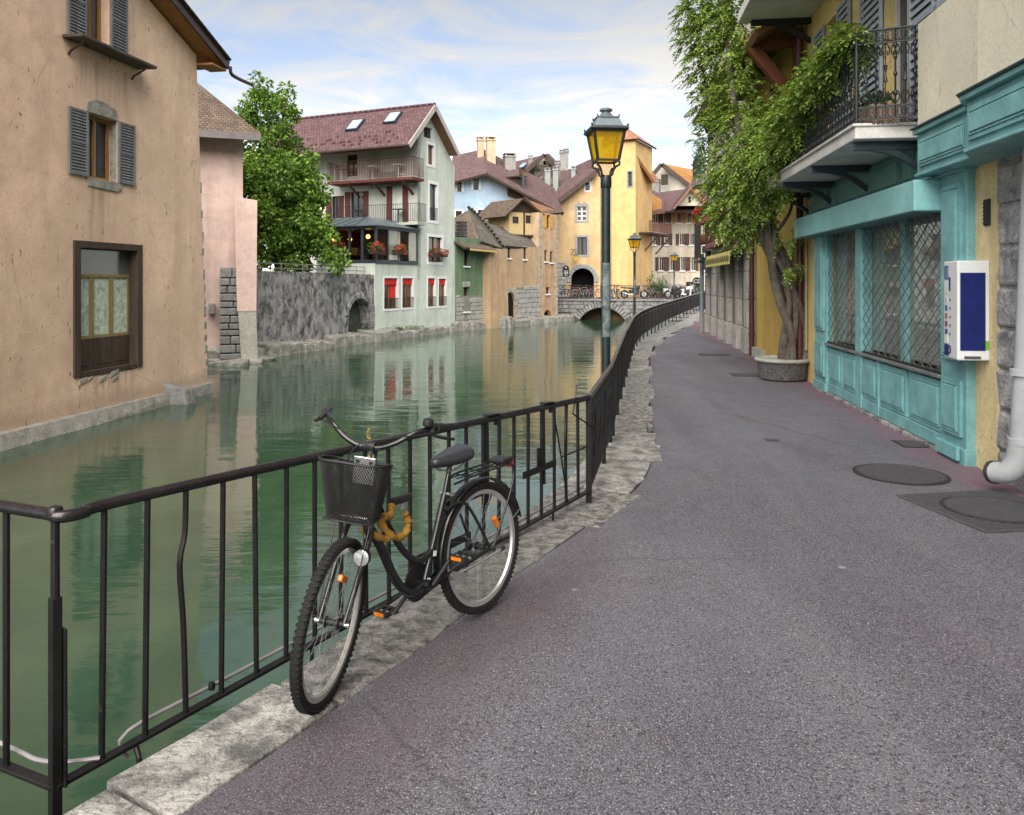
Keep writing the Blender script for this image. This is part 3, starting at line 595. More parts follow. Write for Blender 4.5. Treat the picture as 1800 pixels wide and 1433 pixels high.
bike = thing('bicycle', 'black step-through bicycle with front wire basket leaning on the railing', 'bicycle', (-0.150, 4.080, 0.014), bike_dir)
bike.rotation_mode = 'XYZ'; bike.rotation_euler = (R(3.0), 0, bike_dir)
def ring(R_, n, yo=0.0): return [Vector((R_ * math.cos(6.28318 * k / n), yo, R_ * math.sin(6.28318 * k / n))) for k in range(n)]
def wheel(parent, c, name='wheel', turn=None):
    T = Matrix.Translation(c)
    if turn is not None: T = turn @ T
    w = MB(); w.tube([T @ p for p in ring(WR - 0.022, 56)], 0.0215, 10, closed=True); tyre_o = None
    wh = bpy.data.objects.new(name, None); COL.objects.link(wh); wh.parent = parent
    ty = w.build('tyre', M_RUBBER, wh, smooth=True)
    mb = MB()
    for k in range(84):                    # tread blocks, chevron pattern
        a = 6.28318 * k / 84
        for sgn in (-1, 1):
            rot = Matrix.Rotation(-a, 4, 'Y') @ Matrix.Translation((WR - 0.004, sgn * 0.010, 0)) @ Matrix.Rotation(R(sgn * 32), 4, 'X')
            mb.box(-0.006, 0.0045, -0.010, 0.010, -0.0042, 0.0042, M=T @ rot)
            rot = Matrix.Rotation(-a, 4, 'Y') @ Matrix.Translation((WR - 0.014, sgn * 0.0195, 0.006)) @ Matrix.Rotation(R(sgn * 50), 4, 'Z')
            mb.box(-0.006, 0.0045, -0.004, 0.004, -0.005, 0.005, M=T @ rot)
    tag(mb.build('tread', M_RUBBER, wh, fix=False), kind='stuff')
    mb = MB(); prof = [(-0.012, WR - 0.036), (0.012, WR - 0.036), (0.010, WR - 0.058), (0, WR - 0.064), (-0.010, WR - 0.058)]; n = 56; vv = []; ff = []
    for k in range(n):
        a = 6.28318 * k / n
        for (y, r) in prof: vv.append(T @ Vector((r * math.cos(a), y, r * math.sin(a))))
    for k in range(n):
        for j in range(5): ff.append((k * 5 + j, k * 5 + (j + 1) % 5, ((k + 1) % n) * 5 + (j + 1) % 5, ((k + 1) % n) * 5 + j))
    mb.add(vv, ff); mb.build('rim', M_RIM, wh, smooth=True)
    mb = MB()
    for k in range(36):
        a = 6.28318 * k / 36; s = 1 if k % 2 else -1; a2 = a + (0.9 if (k // 2) % 2 else -0.9)
        mb.tube([T @ Vector((0.020 * math.cos(a2), s * 0.026, 0.020 * math.sin(a2))), T @ Vector(((WR - 0.058) * math.cos(a), 0, (WR - 0.058) * math.sin(a)))], 0.0011, 4)
    tag(mb.build('spokes', M_CHROME, wh, fix=False), kind='stuff')
    mb = MB(); q = T @ Matrix.Rotation(R(90), 4, 'X'); mb.lathe([(0.010, -0.055), (0.012, -0.05), (0.012, -0.034), (0.024, -0.031), (0.024, -0.024), (0.014, -0.022), (0.014, 0.022), (0.024, 0.024), (0.024, 0.031), (0.012, 0.034), (0.012, 0.05), (0.010, 0.055)], 14, M=q); mb.build('hub', M_BLKPLAST, wh, smooth=True)
    return wh
WB = 1.085
# steering: rotate everything of the front end about the head axis
HEAD = Vector((WB - 0.30, 0, 0.86)); AX = Vector((-0.33, 0, 0.944)).normalized()
STEER = Matrix.Translation(HEAD) @ Matrix.Rotation(R(26), 4, AX) @ Matrix.Translation(-HEAD)
wheel(bike, Vector((0, 0, WR)))
wheel(bike, Vector((WB, 0, WR)), turn=STEER)
def bt(name, pts, r, m_=None, par=None, seg=10, st=False, n=6, curve=True):
    P = crom(pts, n) if curve and len(pts) > 2 else [Vector(p) for p in pts]
    if st: P = [STEER @ p for p in P]
    mb = MB(); mb.tube(P, r, seg); return mb.build(name, m_ or M_FRAME, par or bike, smooth=True)
BB = Vector((0.455, 0, 0.285)); SEAT = Vector((0.275, 0, 0.675)); HT = HEAD + AX * 0.02; HB = HEAD - AX * 0.17
fr = bt('frame', [HB + Vector((0.01, 0, 0.02)), (0.74, 0, 0.55), (0.645, 0, 0.36), (0.55, 0, 0.275), BB], 0.0215)
bt('upper_tube', [HEAD + Vector((0.0, 0, -0.04)), (0.70, 0, 0.65), (0.58, 0, 0.47), (0.475, 0, 0.40), (0.385, 0, 0.43)], 0.0165, par=fr)
bt('seat_tube', [BB, SEAT], 0.0175, par=fr); bt('head_tube', [HB - AX * 0.01, HT + AX * 0.02], 0.024, par=fr, seg=14)
bt('frame_strut', [(0.70, 0, 0.63), (0.735, 0, 0.545)], 0.009, par=fr); bt('bottom_bracket', [BB - Vector((0, 0.045, 0)), BB + Vector((0, 0.045, 0))], 0.024, par=fr, seg=14)
for s in (-1, 1):
    bt('chain_stay', [BB + Vector((-0.02, s * 0.02, -0.005)), (0.25, s * 0.042, 0.30), (0, s * 0.062, WR)], 0.0105, par=fr)
    bt('seat_stay', [SEAT + Vector((0.02, s * 0.012, -0.08)), (0.16, s * 0.04, 0.60), (0, s * 0.062, WR)], 0.008, par=fr)
for z in (0.44, 0.30):                      # small pale maker's badges on the seat tube
    p = BB.lerp(SEAT, (z - 0.285) / 0.475); mb = MB(); mb.beam(p + Vector((-.006, .013, -0.012)), p + Vector((-.012, .013, .012)), 0.022, 0.012, (0, 1, 0)); mb.build('badge', M_WHITE, fr)
bt('seat_post', [SEAT - Vector((-0.02, 0, 0.05)), SEAT + Vector((-0.045, 0, 0.12))], 0.0125, M_CHROME if False else M_FRAME)
bt('seat_clamp', [SEAT + Vector((0, -0.03, 0)), SEAT + Vector((0, 0.035, 0.0))], 0.008, M_CHROME)
# saddle
def saddle():
    mb = MB(); n = 14; L0, L1 = -0.145, 0.135; vv = []; ff = []; k = 12
    for i in range(n + 1):
        t = i / n; x = L0 + (L1 - L0) * t; w = 0.092 * (1 - t) ** 0.9 + 0.022 + 0.012 * math.sin(t * 3.14); w *= min(1, 0.35 + 3.2 * t) * (1 if t < 0.93 else 0.72)
        h = 0.034 + 0.012 * math.sin(t * 3.14 * 1.1); zc_ = 0.026 * (1 - t) ** 2 - 0.008 * math.sin(t * 3.14)
        for j in range(k):
            a = 6.28318 * j / k; y = w * math.cos(a); z = math.sin(a); z = zc_ + (h * z if z > 0 else 0.045 * z * (0.5 + 0.5 * (1 - t)))
            vv.append((x, y, z - 0.010 * math.exp(-(y / 0.02) ** 2) * (1 if math.sin(a) > 0 else 0)))
    for i in range(n):
        for j in range(k): ff.append((i * k + j, i * k + (j + 1) % k, (i + 1) * k + (j + 1) % k, (i + 1) * k + j))
    ff.append(tuple(range(k))[::-1]); ff.append(tuple(n * k + j for j in range(k)))
    c = SEAT + Vector((-0.045, 0, 0.165)); mb.add([Vector(v) + c for v in vv], ff); o = mb.build('saddle', M_VINYL, bike, smooth=True, angle=70)
    sm = o.modifiers.new('sub', 'SUBSURF'); sm.levels = 1; sm.render_levels = 1
    for s in (-1, 1): bt('saddle_rail', [c + Vector((-0.10, s * 0.04, -0.02)), c + Vector((-0.03, s * 0.022, -0.055)), c + Vector((0.05, s * 0.02, -0.05)), c + Vector((0.11, s * 0.01, -0.02))], 0.004, M_CHROME, o)
saddle()
# rear mudguard, rack, stays
def guard(c, r, a0, a1, name, st=False):
    mb = MB(); n = 22; vv = []; ff = []; k = 6
    for i in range(n + 1):
        a = a0 + (a1 - a0) * i / n
        for j in range(k + 1):
            b = -1.15 + 2.3 * j / k; rr = r + 0.014 * math.cos(b); y = 0.033 * math.sin(b); p = Vector((c[0] + rr * math.cos(a), y, c[2] + rr * math.sin(a))); vv.append(STEER @ p if st else p)
    for i in range(n):
        for j in range(k): ff.append((i * (k + 1) + j, i * (k + 1) + j + 1, (i + 1) * (k + 1) + j + 1, (i + 1) * (k + 1) + j))
    mb.add(vv, ff); o = mb.build(name, M_FRAME, bike, smooth=True); so = o.modifiers.new('sol', 'SOLIDIFY'); so.thickness = 0.002; return o
guard((0, 0, WR), WR + 0.012, R(-8), R(168), 'rear_mudguard'); 
rz_ = 0.735
for s in (-1, 1):
    bt('rack_side', [(0.235, s * 0.03, rz_ - 0.02), (0.12, s * 0.06, rz_), (-0.10, s * 0.062, rz_ + 0.002), (-0.225, s * 0.058, rz_ - 0.005), (-0.25, s * 0.055, rz_ - 0.06), (-0.19, s * 0.06, 0.56), (-0.02, s * 0.07, WR + 0.01)], 0.0055)
    bt('mudguard_stay', [(-0.01, s * 0.066, WR + 0.01), (-0.32, s * 0.035, 0.46)], 0.0025, M_CHROME)
for x in (0.12, 0.0, -0.12, -0.22): bt('rack_bar', [(x, -0.06, rz_), (x, 0.06, rz_)], 0.004)
for y in (-0.02, 0.02): bt('rack_rod', [(0.20, y, rz_), (-0.22, y, rz_)], 0.0035)
mb = MB(); mb.box(-0.26, -0.16, -0.05, 0.05, rz_ + 0.006, rz_ + 0.032); tl = mb.build('tail_light', M_BLKPLAST, bike, bevel=0.008)
mb = MB(); mb.box(-0.267, -0.258, -0.045, 0.045, rz_ - 0.03, rz_ + 0.02); mb.build('red_lens', M_RED, tl, bevel=0.003)
# fork, front mudguard stub, handlebar, stem
FC = Vector((WB, 0, WR)); CR = HB + AX * -0.02
bt('steerer', [CR, HT + AX * 0.10], 0.0145, st=True); bt('stem', [HT + AX * 0.09, HT + AX * 0.12 + Vector((0.03, 0, 0.0)), HT + AX * 0.13 + Vector((0.09, 0, 0.01))], 0.0145, st=True)
for s in (-1, 1):
    bt('fork_blade', [CR + Vector((0, s * 0.012, 0.012)), CR + Vector((0.008, s * 0.055, -0.02)), CR.lerp(FC, 0.45) + Vector((-0.005, s * 0.058, 0)), FC + Vector((0, s * 0.054, 0))], 0.0125, st=True)
    bt('brake_arm', [CR + Vector((0.045, s * 0.045, -0.09)), CR + Vector((0.05, s * 0.050, -0.03)), CR + Vector((0.05, s * 0.035, 0.03))], 0.007, M_BLKPLAST, st=True)
    bt('axle_nut', [FC + Vector((0, s * 0.05, 0)), FC + Vector((0, s * 0.075, 0))], 0.009, M_CHROME, st=True); bt('axle_nut', [(0, s * 0.06, WR), (0, s * 0.09, WR)], 0.010, M_BLKPLAST)
bt('brake_noodle', [CR + Vector((0.05, -0.035, 0.03)), CR + Vector((0.052, 0, 0.045)), CR + Vector((0.05, 0.035, 0.03))], 0.004, M_CHROME, st=True)
g_ = MB(); q = STEER @ Matrix.Translation(CR + Vector((0.085, 0.0, -0.10))) @ Matrix.Rotation(R(82), 4, 'Y')
HL = STEER @ Matrix.Translation(CR + Vector((0.10, 0.055, -0.115))) @ Matrix.Rotation(R(84), 4, 'Y')
mb = MB(); mb.lathe([(0.008, -0.05), (0.028, -0.035), (0.037, -0.01), (0.038, 0.008), (0.034, 0.012)], 20, M=HL); hl = mb.build('headlight', M_BLKPLAST, bike, smooth=True)
mb = MB(); mb.lathe([(0.0335, 0.009), (0.034, 0.0125), (0.02, 0.017), (0, 0.019)], 20, M=HL); mb.build('lens', M_LENS, hl, smooth=True)
bt('headlight_bracket', [CR + Vector((0.02, 0.02, 0.0)), CR + Vector((0.07, 0.05, -0.03)), CR + Vector((0.075, 0.055, -0.10))], 0.006, M_FRAME, st=True)
BARC = HT + AX * 0.13 + Vector((0.095, 0, 0.01))
def bar_pts(s): return [BARC, BARC + Vector((0.005, s * 0.05, 0.0)), BARC + Vector((0.0, s * 0.12, 0.03)), BARC + Vector((-0.03, s * 0.19, 0.075)), BARC + Vector((-0.09, s * 0.245, 0.092)), BARC + Vector((-0.16, s * 0.28, 0.09)), BARC + Vector((-0.235, s * 0.305, 0.082))]
bt('handlebar', bar_pts(-1)[::-1] + bar_pts(1)[1:], 0.0118, st=True)
bt('bar_clamp', [BARC + Vector((0, -0.028, 0)), BARC + Vector((0, 0.028, 0))], 0.021, M_BLKPLAST, st=True)
for s in (-1, 1):
    e = bar_pts(s); d = (e[6] - e[5]).normalized()
    bt('grip', [e[6] - d * 0.095, e[6] - d * 0.05, e[6] + d * 0.025], 0.0165, M_BLKPLAST, st=True, seg=12, curve=False)
    bt('gear_shifter', [e[5] - d * 0.045, e[5] - d * 0.02, e[5] + d * 0.0], 0.021, M_BLKPLAST, st=True, seg=12, curve=False)
    lv = bt('brake_lever', [e[5] - d * 0.07 + Vector((0.01, 0, -0.005)), e[5] - d * 0.06 + Vector((0.035, s * 0.015, -0.025)), e[5] + d * 0.0 + Vector((0.05, s * 0.03, -0.035)), e[5] + d * 0.075 + Vector((0.045, s * 0.03, -0.045))], 0.0075, M_BLKPLAST, st=True)
    bt('lever_mount', [e[5] - d * 0.075, e[5] - d * 0.072 + Vector((0.035, s * 0.01, -0.02))], 0.012, M_BLKPLAST, st=True)
    bt('brake_cable', [e[5] - d * 0.06 + Vector((0.035, s * 0.005, -0.02)), BARC + Vector((0.03, s * 0.12, 0.06)), BARC + Vector((0.07, s * -0.02, 0.02)), BARC + Vector((0.06, s * -0.07, -0.08)), CR + Vector((0.03, s * -0.03, 0.1)), CR + Vector((0.05, 0, 0.05))], 0.0028, M_BLKPLAST, st=True, seg=6)
e = bar_pts(1); mb = MB(); c = e[4] + Vector((0.02, -0.005, 0.03)); mb.lathe([(0.012, -0.02), (0.024, -0.012), (0.026, 0.0), (0.022, 0.016), (0.008, 0.022), (0, 0.023)], 16, M=STEER @ Matrix.Translation(c)); mb.build('bell', M_BLKPLAST, bike, smooth=True)
# reflectors in the spokes
for turn, c, a in ((STEER, FC, R(118)), (None, Vector((0, 0, WR)), R(72 + 75))):
    mb = MB(); p = c + Vector((math.cos(a) * 0.17, 0, math.sin(a) * 0.17)); M = Matrix.Translation(p) @ Matrix.Rotation(-(a - R(90)) + R(90), 4, 'Y')
    if turn is not None: M = turn @ M
    mb.box(-0.014, 0.014, -0.012, 0.012, -0.038, 0.038, M=M); mb.build('spoke_reflector', M_ORANGE, bike, bevel=0.006)
# cranks, pedals, chain guard
CRK = BB + Vector((0, 0.07, 0)); ca = R(-162)
for s, a in ((1, R(60) + R(160)), (-1, R(40))):
    base = BB + Vector((0, s * 0.055, 0)); tip = base + Vector((math.cos(a) * 0.165, s * 0.015, math.sin(a) * 0.165))
    if s == 1: tip = base + Vector((-0.135, 0.02, 0.11))
    else: tip = base + Vector((0.135, -0.02, -0.11))
    bt('crank_arm', [base, tip], 0.0105, M_BLKPLAST); pc = tip + Vector((0, s * 0.055, 0))
    pd = bt('pedal_axle', [tip, tip + Vector((0, s * 0.11, 0))], 0.007, M_CHROME)
    mb = MB(); mb.box(pc.x - 0.042, pc.x - 0.03, pc.y - 0.048, pc.y + 0.048, pc.z - 0.013, pc.z + 0.013); mb.box(pc.x + 0.03, pc.x + 0.042, pc.y - 0.048, pc.y + 0.048, pc.z - 0.013, pc.z + 0.013)
    for k in (-1, 0, 1): mb.box(pc.x - 0.03, pc.x + 0.03, pc.y + k * 0.038 - 0.008, pc.y + k * 0.038 + 0.008, pc.z - 0.010, pc.z + 0.010)
    mb.build('pedal', M_BLKPLAST, bike, bevel=0.002)
    for e_ in (-1, 1): mb = MB(); mb.box(pc.x + e_ * 0.043 - 0.002, pc.x + e_ * 0.043 + 0.002, pc.y - 0.03, pc.y + 0.03, pc.z - 0.008, pc.z + 0.008); mb.build('pedal_reflector', M_ORANGE, pd)
mb = MB(); mb.lathe([(0.0, -0.05), (0.085, -0.05), (0.09, -0.045), (0.09, -0.038), (0.06, -0.036), (0.0, -0.036)], 28, M=Matrix.Translation(BB) @ Matrix.Rotation(R(-90), 4, 'X')); mb.build('chainring', M_BLKPLAST, bike, smooth=True)
mb = MB(); mb.beam(BB + Vector((0.05, -0.05, 0.10)), Vector((0.02, -0.05, WR + 0.06)), 0.012, 0.045, (0, 0, 1)); mb.build('chain_guard', M_BLKPLAST, bike, bevel=0.006)
mb = MB(); mb.beam(BB + Vector((0.0, -0.045, -0.085)), Vector((0.0, -0.045, WR - 0.045)), 0.008, 0.010); mb.build('chain', M_BLKPLAST, bike)
bt('kickstand', [(0.27, 0.055, 0.285), (0.16, 0.085, 0.30), (-0.03, 0.105, 0.325)], 0.0075, M_CHROME, curve=False)
bt('kickstand_foot', [(-0.03, 0.105, 0.325), (-0.06, 0.107, 0.33)], 0.011, M_BLKPLAST)
mb = MB(); mb.lathe([(0.022, -0.02), (0.022, 0.02)], 12, M=Matrix.Translation((0.29, 0.05, 0.28)) @ Matrix.Rotation(R(90), 4, 'X')); mb.build('kickstand_pivot', M_CHROME, bike, smooth=True)
bt('rear_derailleur', [(0, -0.07, WR), (0.01, -0.08, WR - 0.07), (0.05, -0.08, WR - 0.13)], 0.012, M_BLKPLAST)
bt('gear_cable', [HB, (0.74, 0.02, 0.50), (0.64, 0.022, 0.31), BB + Vector((0.02, 0.02, -0.03))], 0.0028, M_BLKPLAST, seg=6)
# wire basket: mesh walls of crossing diagonal wires round a tapered tub
def basket():
    C = BARC + Vector((0.112, 0, -0.030)); zt, zb = 0.0, -0.25; o = None
    def prof(t, z):                         # rounded rectangle cross-section, wider at the top
        f = (z - zb) / (zt - zb); w = 0.105 + 0.038 * f; d = 0.078 + 0.030 * f; e = 4.0
        a = 6.28318 * t; c, s = math.cos(a), math.sin(a); k = (abs(c) ** e + abs(s) ** e) ** (-1 / e)
        x = d * k * c; y = w * k * s; dip = 0.022 * max(0, -c) * f * f
        return STEER @ (C + Vector((x + 0.03 * f, y, z - dip + 0.03 * f * (c * 0.5))))
    mb = MB(); mb.tube([prof(k / 48, zt) for k in range(48)], 0.006, 8, closed=True); o = mb.build('basket', M_BLKPLAST, bike, smooth=True); o['label'] = 'black wire mesh front basket'
    mb = MB(); N = 96; rows = 30
    for k in range(N):
        for sgn in (-1, 1):
            pts = [prof((k + sgn * 14 * i / rows) / N, zt + (zb - zt) * i / rows) for i in range(0, rows + 1, 3)]; mb.tube(pts, 0.0018, 3, caps=False)
    tag(mb.build('mesh_walls', M_BLKPLAST, o, fix=False), kind='stuff')
    mb = MB()
    for i in range(1, 18):
        y = -0.11 + 0.22 * i / 18; mb.tube([STEER @ (C + Vector((-0.085, y, zb))), STEER @ (C + Vector((0.085, y, zb)))], 0.0012, 4); x = -0.085 + 0.17 * i / 18; mb.tube([STEER @ (C + Vector((x, -0.115, zb))), STEER @ (C + Vector((x, 0.115, zb)))], 0.0012, 4)
    tag(mb.build('mesh_floor', M_BLKPLAST, o, fix=False), kind='stuff')
    mb = MB(); mb.tube([prof(k / 48, zb) for k in range(48)], 0.004, 6, closed=True); mb.build('base_ring', M_BLKPLAST, o, smooth=True)
    mb = MB(); M = STEER @ Matrix.Translation(C + Vector((-0.078, 0, -0.06))); mb.box(-0.006, 0.006, -0.05, 0.05, -0.07, 0.05, M=M)
    mount = mb.build('mount_plate', M_CHROME, o, bevel=0.003); mb = MB()
    for y in (-0.03, 0.03): mb.lathe([(0.008, 0.006), (0.008, 0.012), (0, 0.013)], 10, M=M @ Matrix.Translation((0, y, 0.03)) @ Matrix.Rotation(R(90), 4, 'Y'))
    mb.build('bolt', M_BLKPLAST, mount)
    mb = MB(); mb.tube([STEER @ (C + Vector((0.0, s, zb - 0.004))) for s in (-0.06, 0.06)], 0.007, 8); mb.tube([STEER @ (C + Vector((-0.02, s, zb - 0.02))) for s in (-0.07, 0.07)], 0.006, 8); mb.build('support_rod', M_CHROME, o, smooth=True)
    for s in (-1, 1): bt('basket_stay', [C + Vector((0.0, s * 0.08, zb)), FC + Vector((0, s * 0.066, 0))], 0.003, M_FRAME, o, st=True)
basket()
# ochre cloth bag wound round the frame with a lock
lock = thing('chain_lock', 'ochre cloth covered chain lock wrapped round the bicycle frame', 'lock', bike.location)
lock.rotation_euler = bike.rotation_euler
for pts in ([(0.80, 0.03, 0.72), (0.775, 0.055, 0.655), (0.72, 0.065, 0.59), (0.645, 0.06, 0.575), (0.60, 0.05, 0.615), (0.615, 0.045, 0.665)],
            [(0.86, 0.02, 0.66), (0.80, 0.05, 0.61), (0.74, 0.055, 0.585)], [(0.68, 0.03, 0.72), (0.71, 0.045, 0.68), (0.76, 0.05, 0.685)]):
    P = crom(pts, 6); mb = MB(); mb.tube(P, [0.0165 + 0.003 * math.sin(i * 1.3) + 0.002 * math.sin(i * 3.1) for i in range(len(P))], 10); mb.build('cloth_sleeve', M_OCHRE, lock, smooth=True)
mb = MB(); mb.box(0.565, 0.685, 0.02, 0.055, 0.715, 0.75); lb = mb.build('lock_body', M_BLKPLAST, lock, bevel=0.010)
mb = MB(); mb.box(0.61, 0.64, 0.03, 0.045, 0.685, 0.716); mb.build('shackle', M_CHROME, lock, bevel=0.004)
# ------------------------------------------------------------------ building kit
class Face:
    """A vertical wall plane: local x runs left to right as seen from the street, y into the house, z up."""
    def __init__(s, p0, p1, root=None, name=None, label=None, cat=None, group=None):
        p0 = Vector((p0[0], p0[1], 0)); p1 = Vector((p1[0], p1[1], 0)); d = p1 - p0; s.W = d.length; s.ang = math.atan2(d.y, d.x)
        s.M = Matrix.Translation(p0) @ Matrix.Rotation(s.ang, 4, 'Z'); s.I = s.M.inverted()
        if root is None:
            s.root = thing(name, label, cat, p0, s.ang, group); s.rel = Matrix.Identity(4); s.RM = s.M
        else: s.root = root.root; s.RM = root.RM; s.rel = s.RM.inverted() @ s.M
        c = s.I @ Vector((0, 0, CAM_H)); s.c = c
    def uv(s, px, py, v=0.0):
        d = s.I.to_3x3() @ Vector(((px - CX) / F_PX, 1, -(py - HY) / F_PX)); t = (v - s.c.y) / d.y; p = s.c + d * t; return p.x, p.z
    def u(s, px, v=0.0): return s.uv(px, HY, v)[0]
    def z(s, px, py, v=0.0): return s.uv(px, py, v)[1]
    def rect(s, x0, y0, x1, y1, v=0.0):
        xm = (x0 + x1) / 2; return s.u(x0, v), s.u(x1, v), s.z(xm, y1, v), s.z(xm, y0, v)
    def zat(s, lx, ly, py): Y = (s.M @ Vector((lx, ly, 0))).y; return CAM_H - (py - HY) * Y / F_PX
    def w(s, x, y, z): return s.M @ Vector((x, y, z))
    def loc(s, p): return s.I @ Vector(p)
_link = link
def link(name, me, parent=None, bevel=0.0, seg=2):
    if isinstance(parent, Face):
        o = _link(name, me, parent.root, bevel, seg); o.matrix_local = parent.rel; return o
    return _link(name, me, parent, bevel, seg)
def wall(f, outline, holes=(), mat=None, depth=0.22, back=5.0, name='wall', reveal=None, bottom=True):
    """Front surface with openings, reveals, and the sides and rear of the block."""
    mb = MB(); loops = [[Vector((p[0], p[1], 0)) for p in outline]] + [[Vector((p[0], p[1], 0)) for p in h] for h in holes]
    flat_ = [p.to_2d() for l in loops for p in l]; ed = []; b0 = 0
    for l in loops: ed += [(b0 + i, b0 + (i + 1) % len(l)) for i in range(len(l))]; b0 += len(l)
    cv, _, cf, _, _, _ = delaunay_2d_cdt(flat_, ed, [], 0, 1e-6)
    def inside(q, l):
        r = False
        for i in range(len(l)):
            a, b = l[i - 1], l[i]
            if (a.y > q.y) != (b.y > q.y) and q.x < (b.x - a.x) * (q.y - a.y) / (b.y - a.y) + a.x: r = not r
        return r
    keep = []
    for t in cf:
        q = sum((cv[i] for i in t), Vector((0, 0))) / len(t)
        if inside(q, loops[0]) and not any(inside(q, l) for l in loops[1:]): keep.append(tuple(t))
    mb.add([(p.x, 0, p.y) for p in cv], keep)
    for h in holes:
        n = len(h); mb.add([(p[0], 0, p[1]) for p in h] + [(p[0], depth, p[1]) for p in h], [(i, (i + 1) % n, n + (i + 1) % n, n + i) for i in range(n)], 1)
    if back:
        n = len(outline); mb.add([(p[0], 0, p[1]) for p in outline] + [(p[0], back, p[1]) for p in outline], [(i, (i + 1) % n, n + (i + 1) % n, n + i) for i in range(n)])
        t2 = tessellate_polygon([loops[0]]); mb.add([(p.x, back, p.y) for p in loops[0]], [tuple(t) for t in t2])
    return mb.build(name, [mat, reveal or mat], f, fix=False)
def rh(r): return [(r[0], r[2]), (r[1], r[2]), (r[1], r[3]), (r[0], r[3])]
def arch(u0, u1, z0, zs, n=10, k=1.0):
    c = (u0 + u1) / 2; r = (u1 - u0) / 2
    return [(u0, z0), (u1, z0), (u1, zs)] + [(c + r * math.cos(math.pi * i / n), zs + k * r * math.sin(math.pi * i / n)) for i in range(1, n)] + [(u0, zs)]
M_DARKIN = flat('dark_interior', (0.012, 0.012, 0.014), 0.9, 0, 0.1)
M_GLASS = glassm('window_glass'); M_WFRAME = paint('pale_window_frame', (0.62, 0.61, 0.58), 0.5, 0.15); M_CURTAIN = paint('net_curtain', (0.55, 0.58, 0.55), 0.9, 0.35, 0.3, scale=5)
def win(f, r, frame=None, glass=None, cols=2, rows=1, fw=0.05, depth=0.18, surround=None, sw=0.12, shutters=None, shw=None, sill=None, proud=0.02, rail=None, curtain=None, name='window', mw=None, arch_top=False, louvre=True, sh_open=0.0, slats=None):
    u0, u1, z0, z1 = r; frame = frame or M_WFRAME; glass = glass or M_GLASS; mb = MB(); d0, d1 = depth - 0.06, depth - 0.01; mw = mw or fw * 0.8
    mb.box(u0, u0 + fw, d0, d1, z0, z1); mb.box(u1 - fw, u1, d0, d1, z0, z1); mb.box(u0 + fw, u1 - fw, d0, d1, z1 - fw, z1); mb.box(u0 + fw, u1 - fw, d0, d1, z0, z0 + fw)
    for k in range(1, cols): x = u0 + (u1 - u0) * k / cols; mb.box(x - mw / 2, x + mw / 2, d0 - 0.004, d1, z0 + fw, z1 - fw)
    for k in range(1, rows): z = z0 + (z1 - z0) * k / rows; mb.box(u0 + fw, u1 - fw, d0 + 0.004, d1 - 0.004, z - mw * 0.4, z + mw * 0.4)
    w = mb.build(name, frame, f)
    mb = MB(); mb.box(u0 + fw * 0.5, u1 - fw * 0.5, d1 - 0.012, d1 - 0.006, z0 + fw * 0.5, z1 - fw * 0.5); mb.build('pane', glass, w)
    if curtain:
        mb = MB(); n = 14; vv = []
        for i in range(n + 1):
            for zz in (z0 + fw, z1 - fw): vv.append((u0 + fw + (u1 - u0 - 2 * fw) * i / n, d1 + 0.03 + 0.015 * (i % 2), zz))
        mb.add(vv, [(2 * i, 2 * i + 2, 2 * i + 3, 2 * i + 1) for i in range(n)]); mb.build('curtain', curtain, w)
    if surround:
        mb = MB(); s = sw; p = -proud
        mb.box(u0 - s, u0 + 0.004, p, 0.05, z0 - s, z1 + s); mb.box(u1 - 0.004, u1 + s, p, 0.05, z0 - s, z1 + s); mb.box(u0 + 0.004, u1 - 0.004, p - 0.003, 0.05, z1 - 0.004, z1 + s); mb.box(u0 + 0.004, u1 - 0.004, p - 0.003, 0.05, z0 - s, z0 + 0.004)
        mb.build('surround', surround, w)
    if sill: mb = MB(); mb.box(u0 - 0.08, u1 + 0.08, -0.09, depth - 0.07, z0 - 0.08, z0 + 0.003); mb.build('sill', sill, w)
    if shutters:
        ww = shw or (u1 - u0) * 0.5
        for sgn in (-1, 1):
            mb = MB(); a = u0 - ww - 0.01 if sgn < 0 else u1 + 0.01; b = a + ww; e = 0.045; y0, y1 = -0.055, -0.02
            if louvre:
                mb.box(a, a + e, y0, y1, z0, z1); mb.box(b - e, b, y0, y1, z0, z1)
                for zz in (z0, (z0 + z1) / 2 - e / 2, z1 - e): mb.box(a + e, b - e, y0 + 0.002, y1 - 0.002, zz, zz + e)
            else: mb.box(a, b, y0, y1, z0, z1); mb.box(a, b, y0 - 0.012, y0, z0 + 0.12, z0 + 0.2); mb.box(a, b, y0 - 0.012, y0, z1 - 0.2, z1 - 0.12)
            s_ = mb.build('shutter', shutters, w)
            if louvre:
                mb = MB(); n = slats or max(6, int((z1 - z0) / 0.075)); hh = (z1 - z0 - 2 * e) / n
                for k in range(n):
                    z = z0 + e + hh * (k + 0.5)
                    if abs(z - (z0 + z1) / 2) < e * 0.6: continue
                    mb.add([(a + e, y0 + 0.004, z - hh * 0.42), (b - e, y0 + 0.004, z - hh * 0.42), (b - e, y1 - 0.004, z + hh * 0.42), (a + e, y1 - 0.004, z + hh * 0.42), (a + e, y0 + 0.012, z - hh * 0.42), (b - e, y0 + 0.012, z - hh * 0.42), (b - e, y1 + 0.002, z + hh * 0.42), (a + e, y1 + 0.002, z + hh * 0.42)], [(0, 1, 2, 3), (7, 6, 5, 4), (0, 4, 5, 1), (1, 5, 6, 2), (2, 6, 7, 3), (3, 7, 4, 0)])
                mb.build('louvre_slats', shutters, s_)
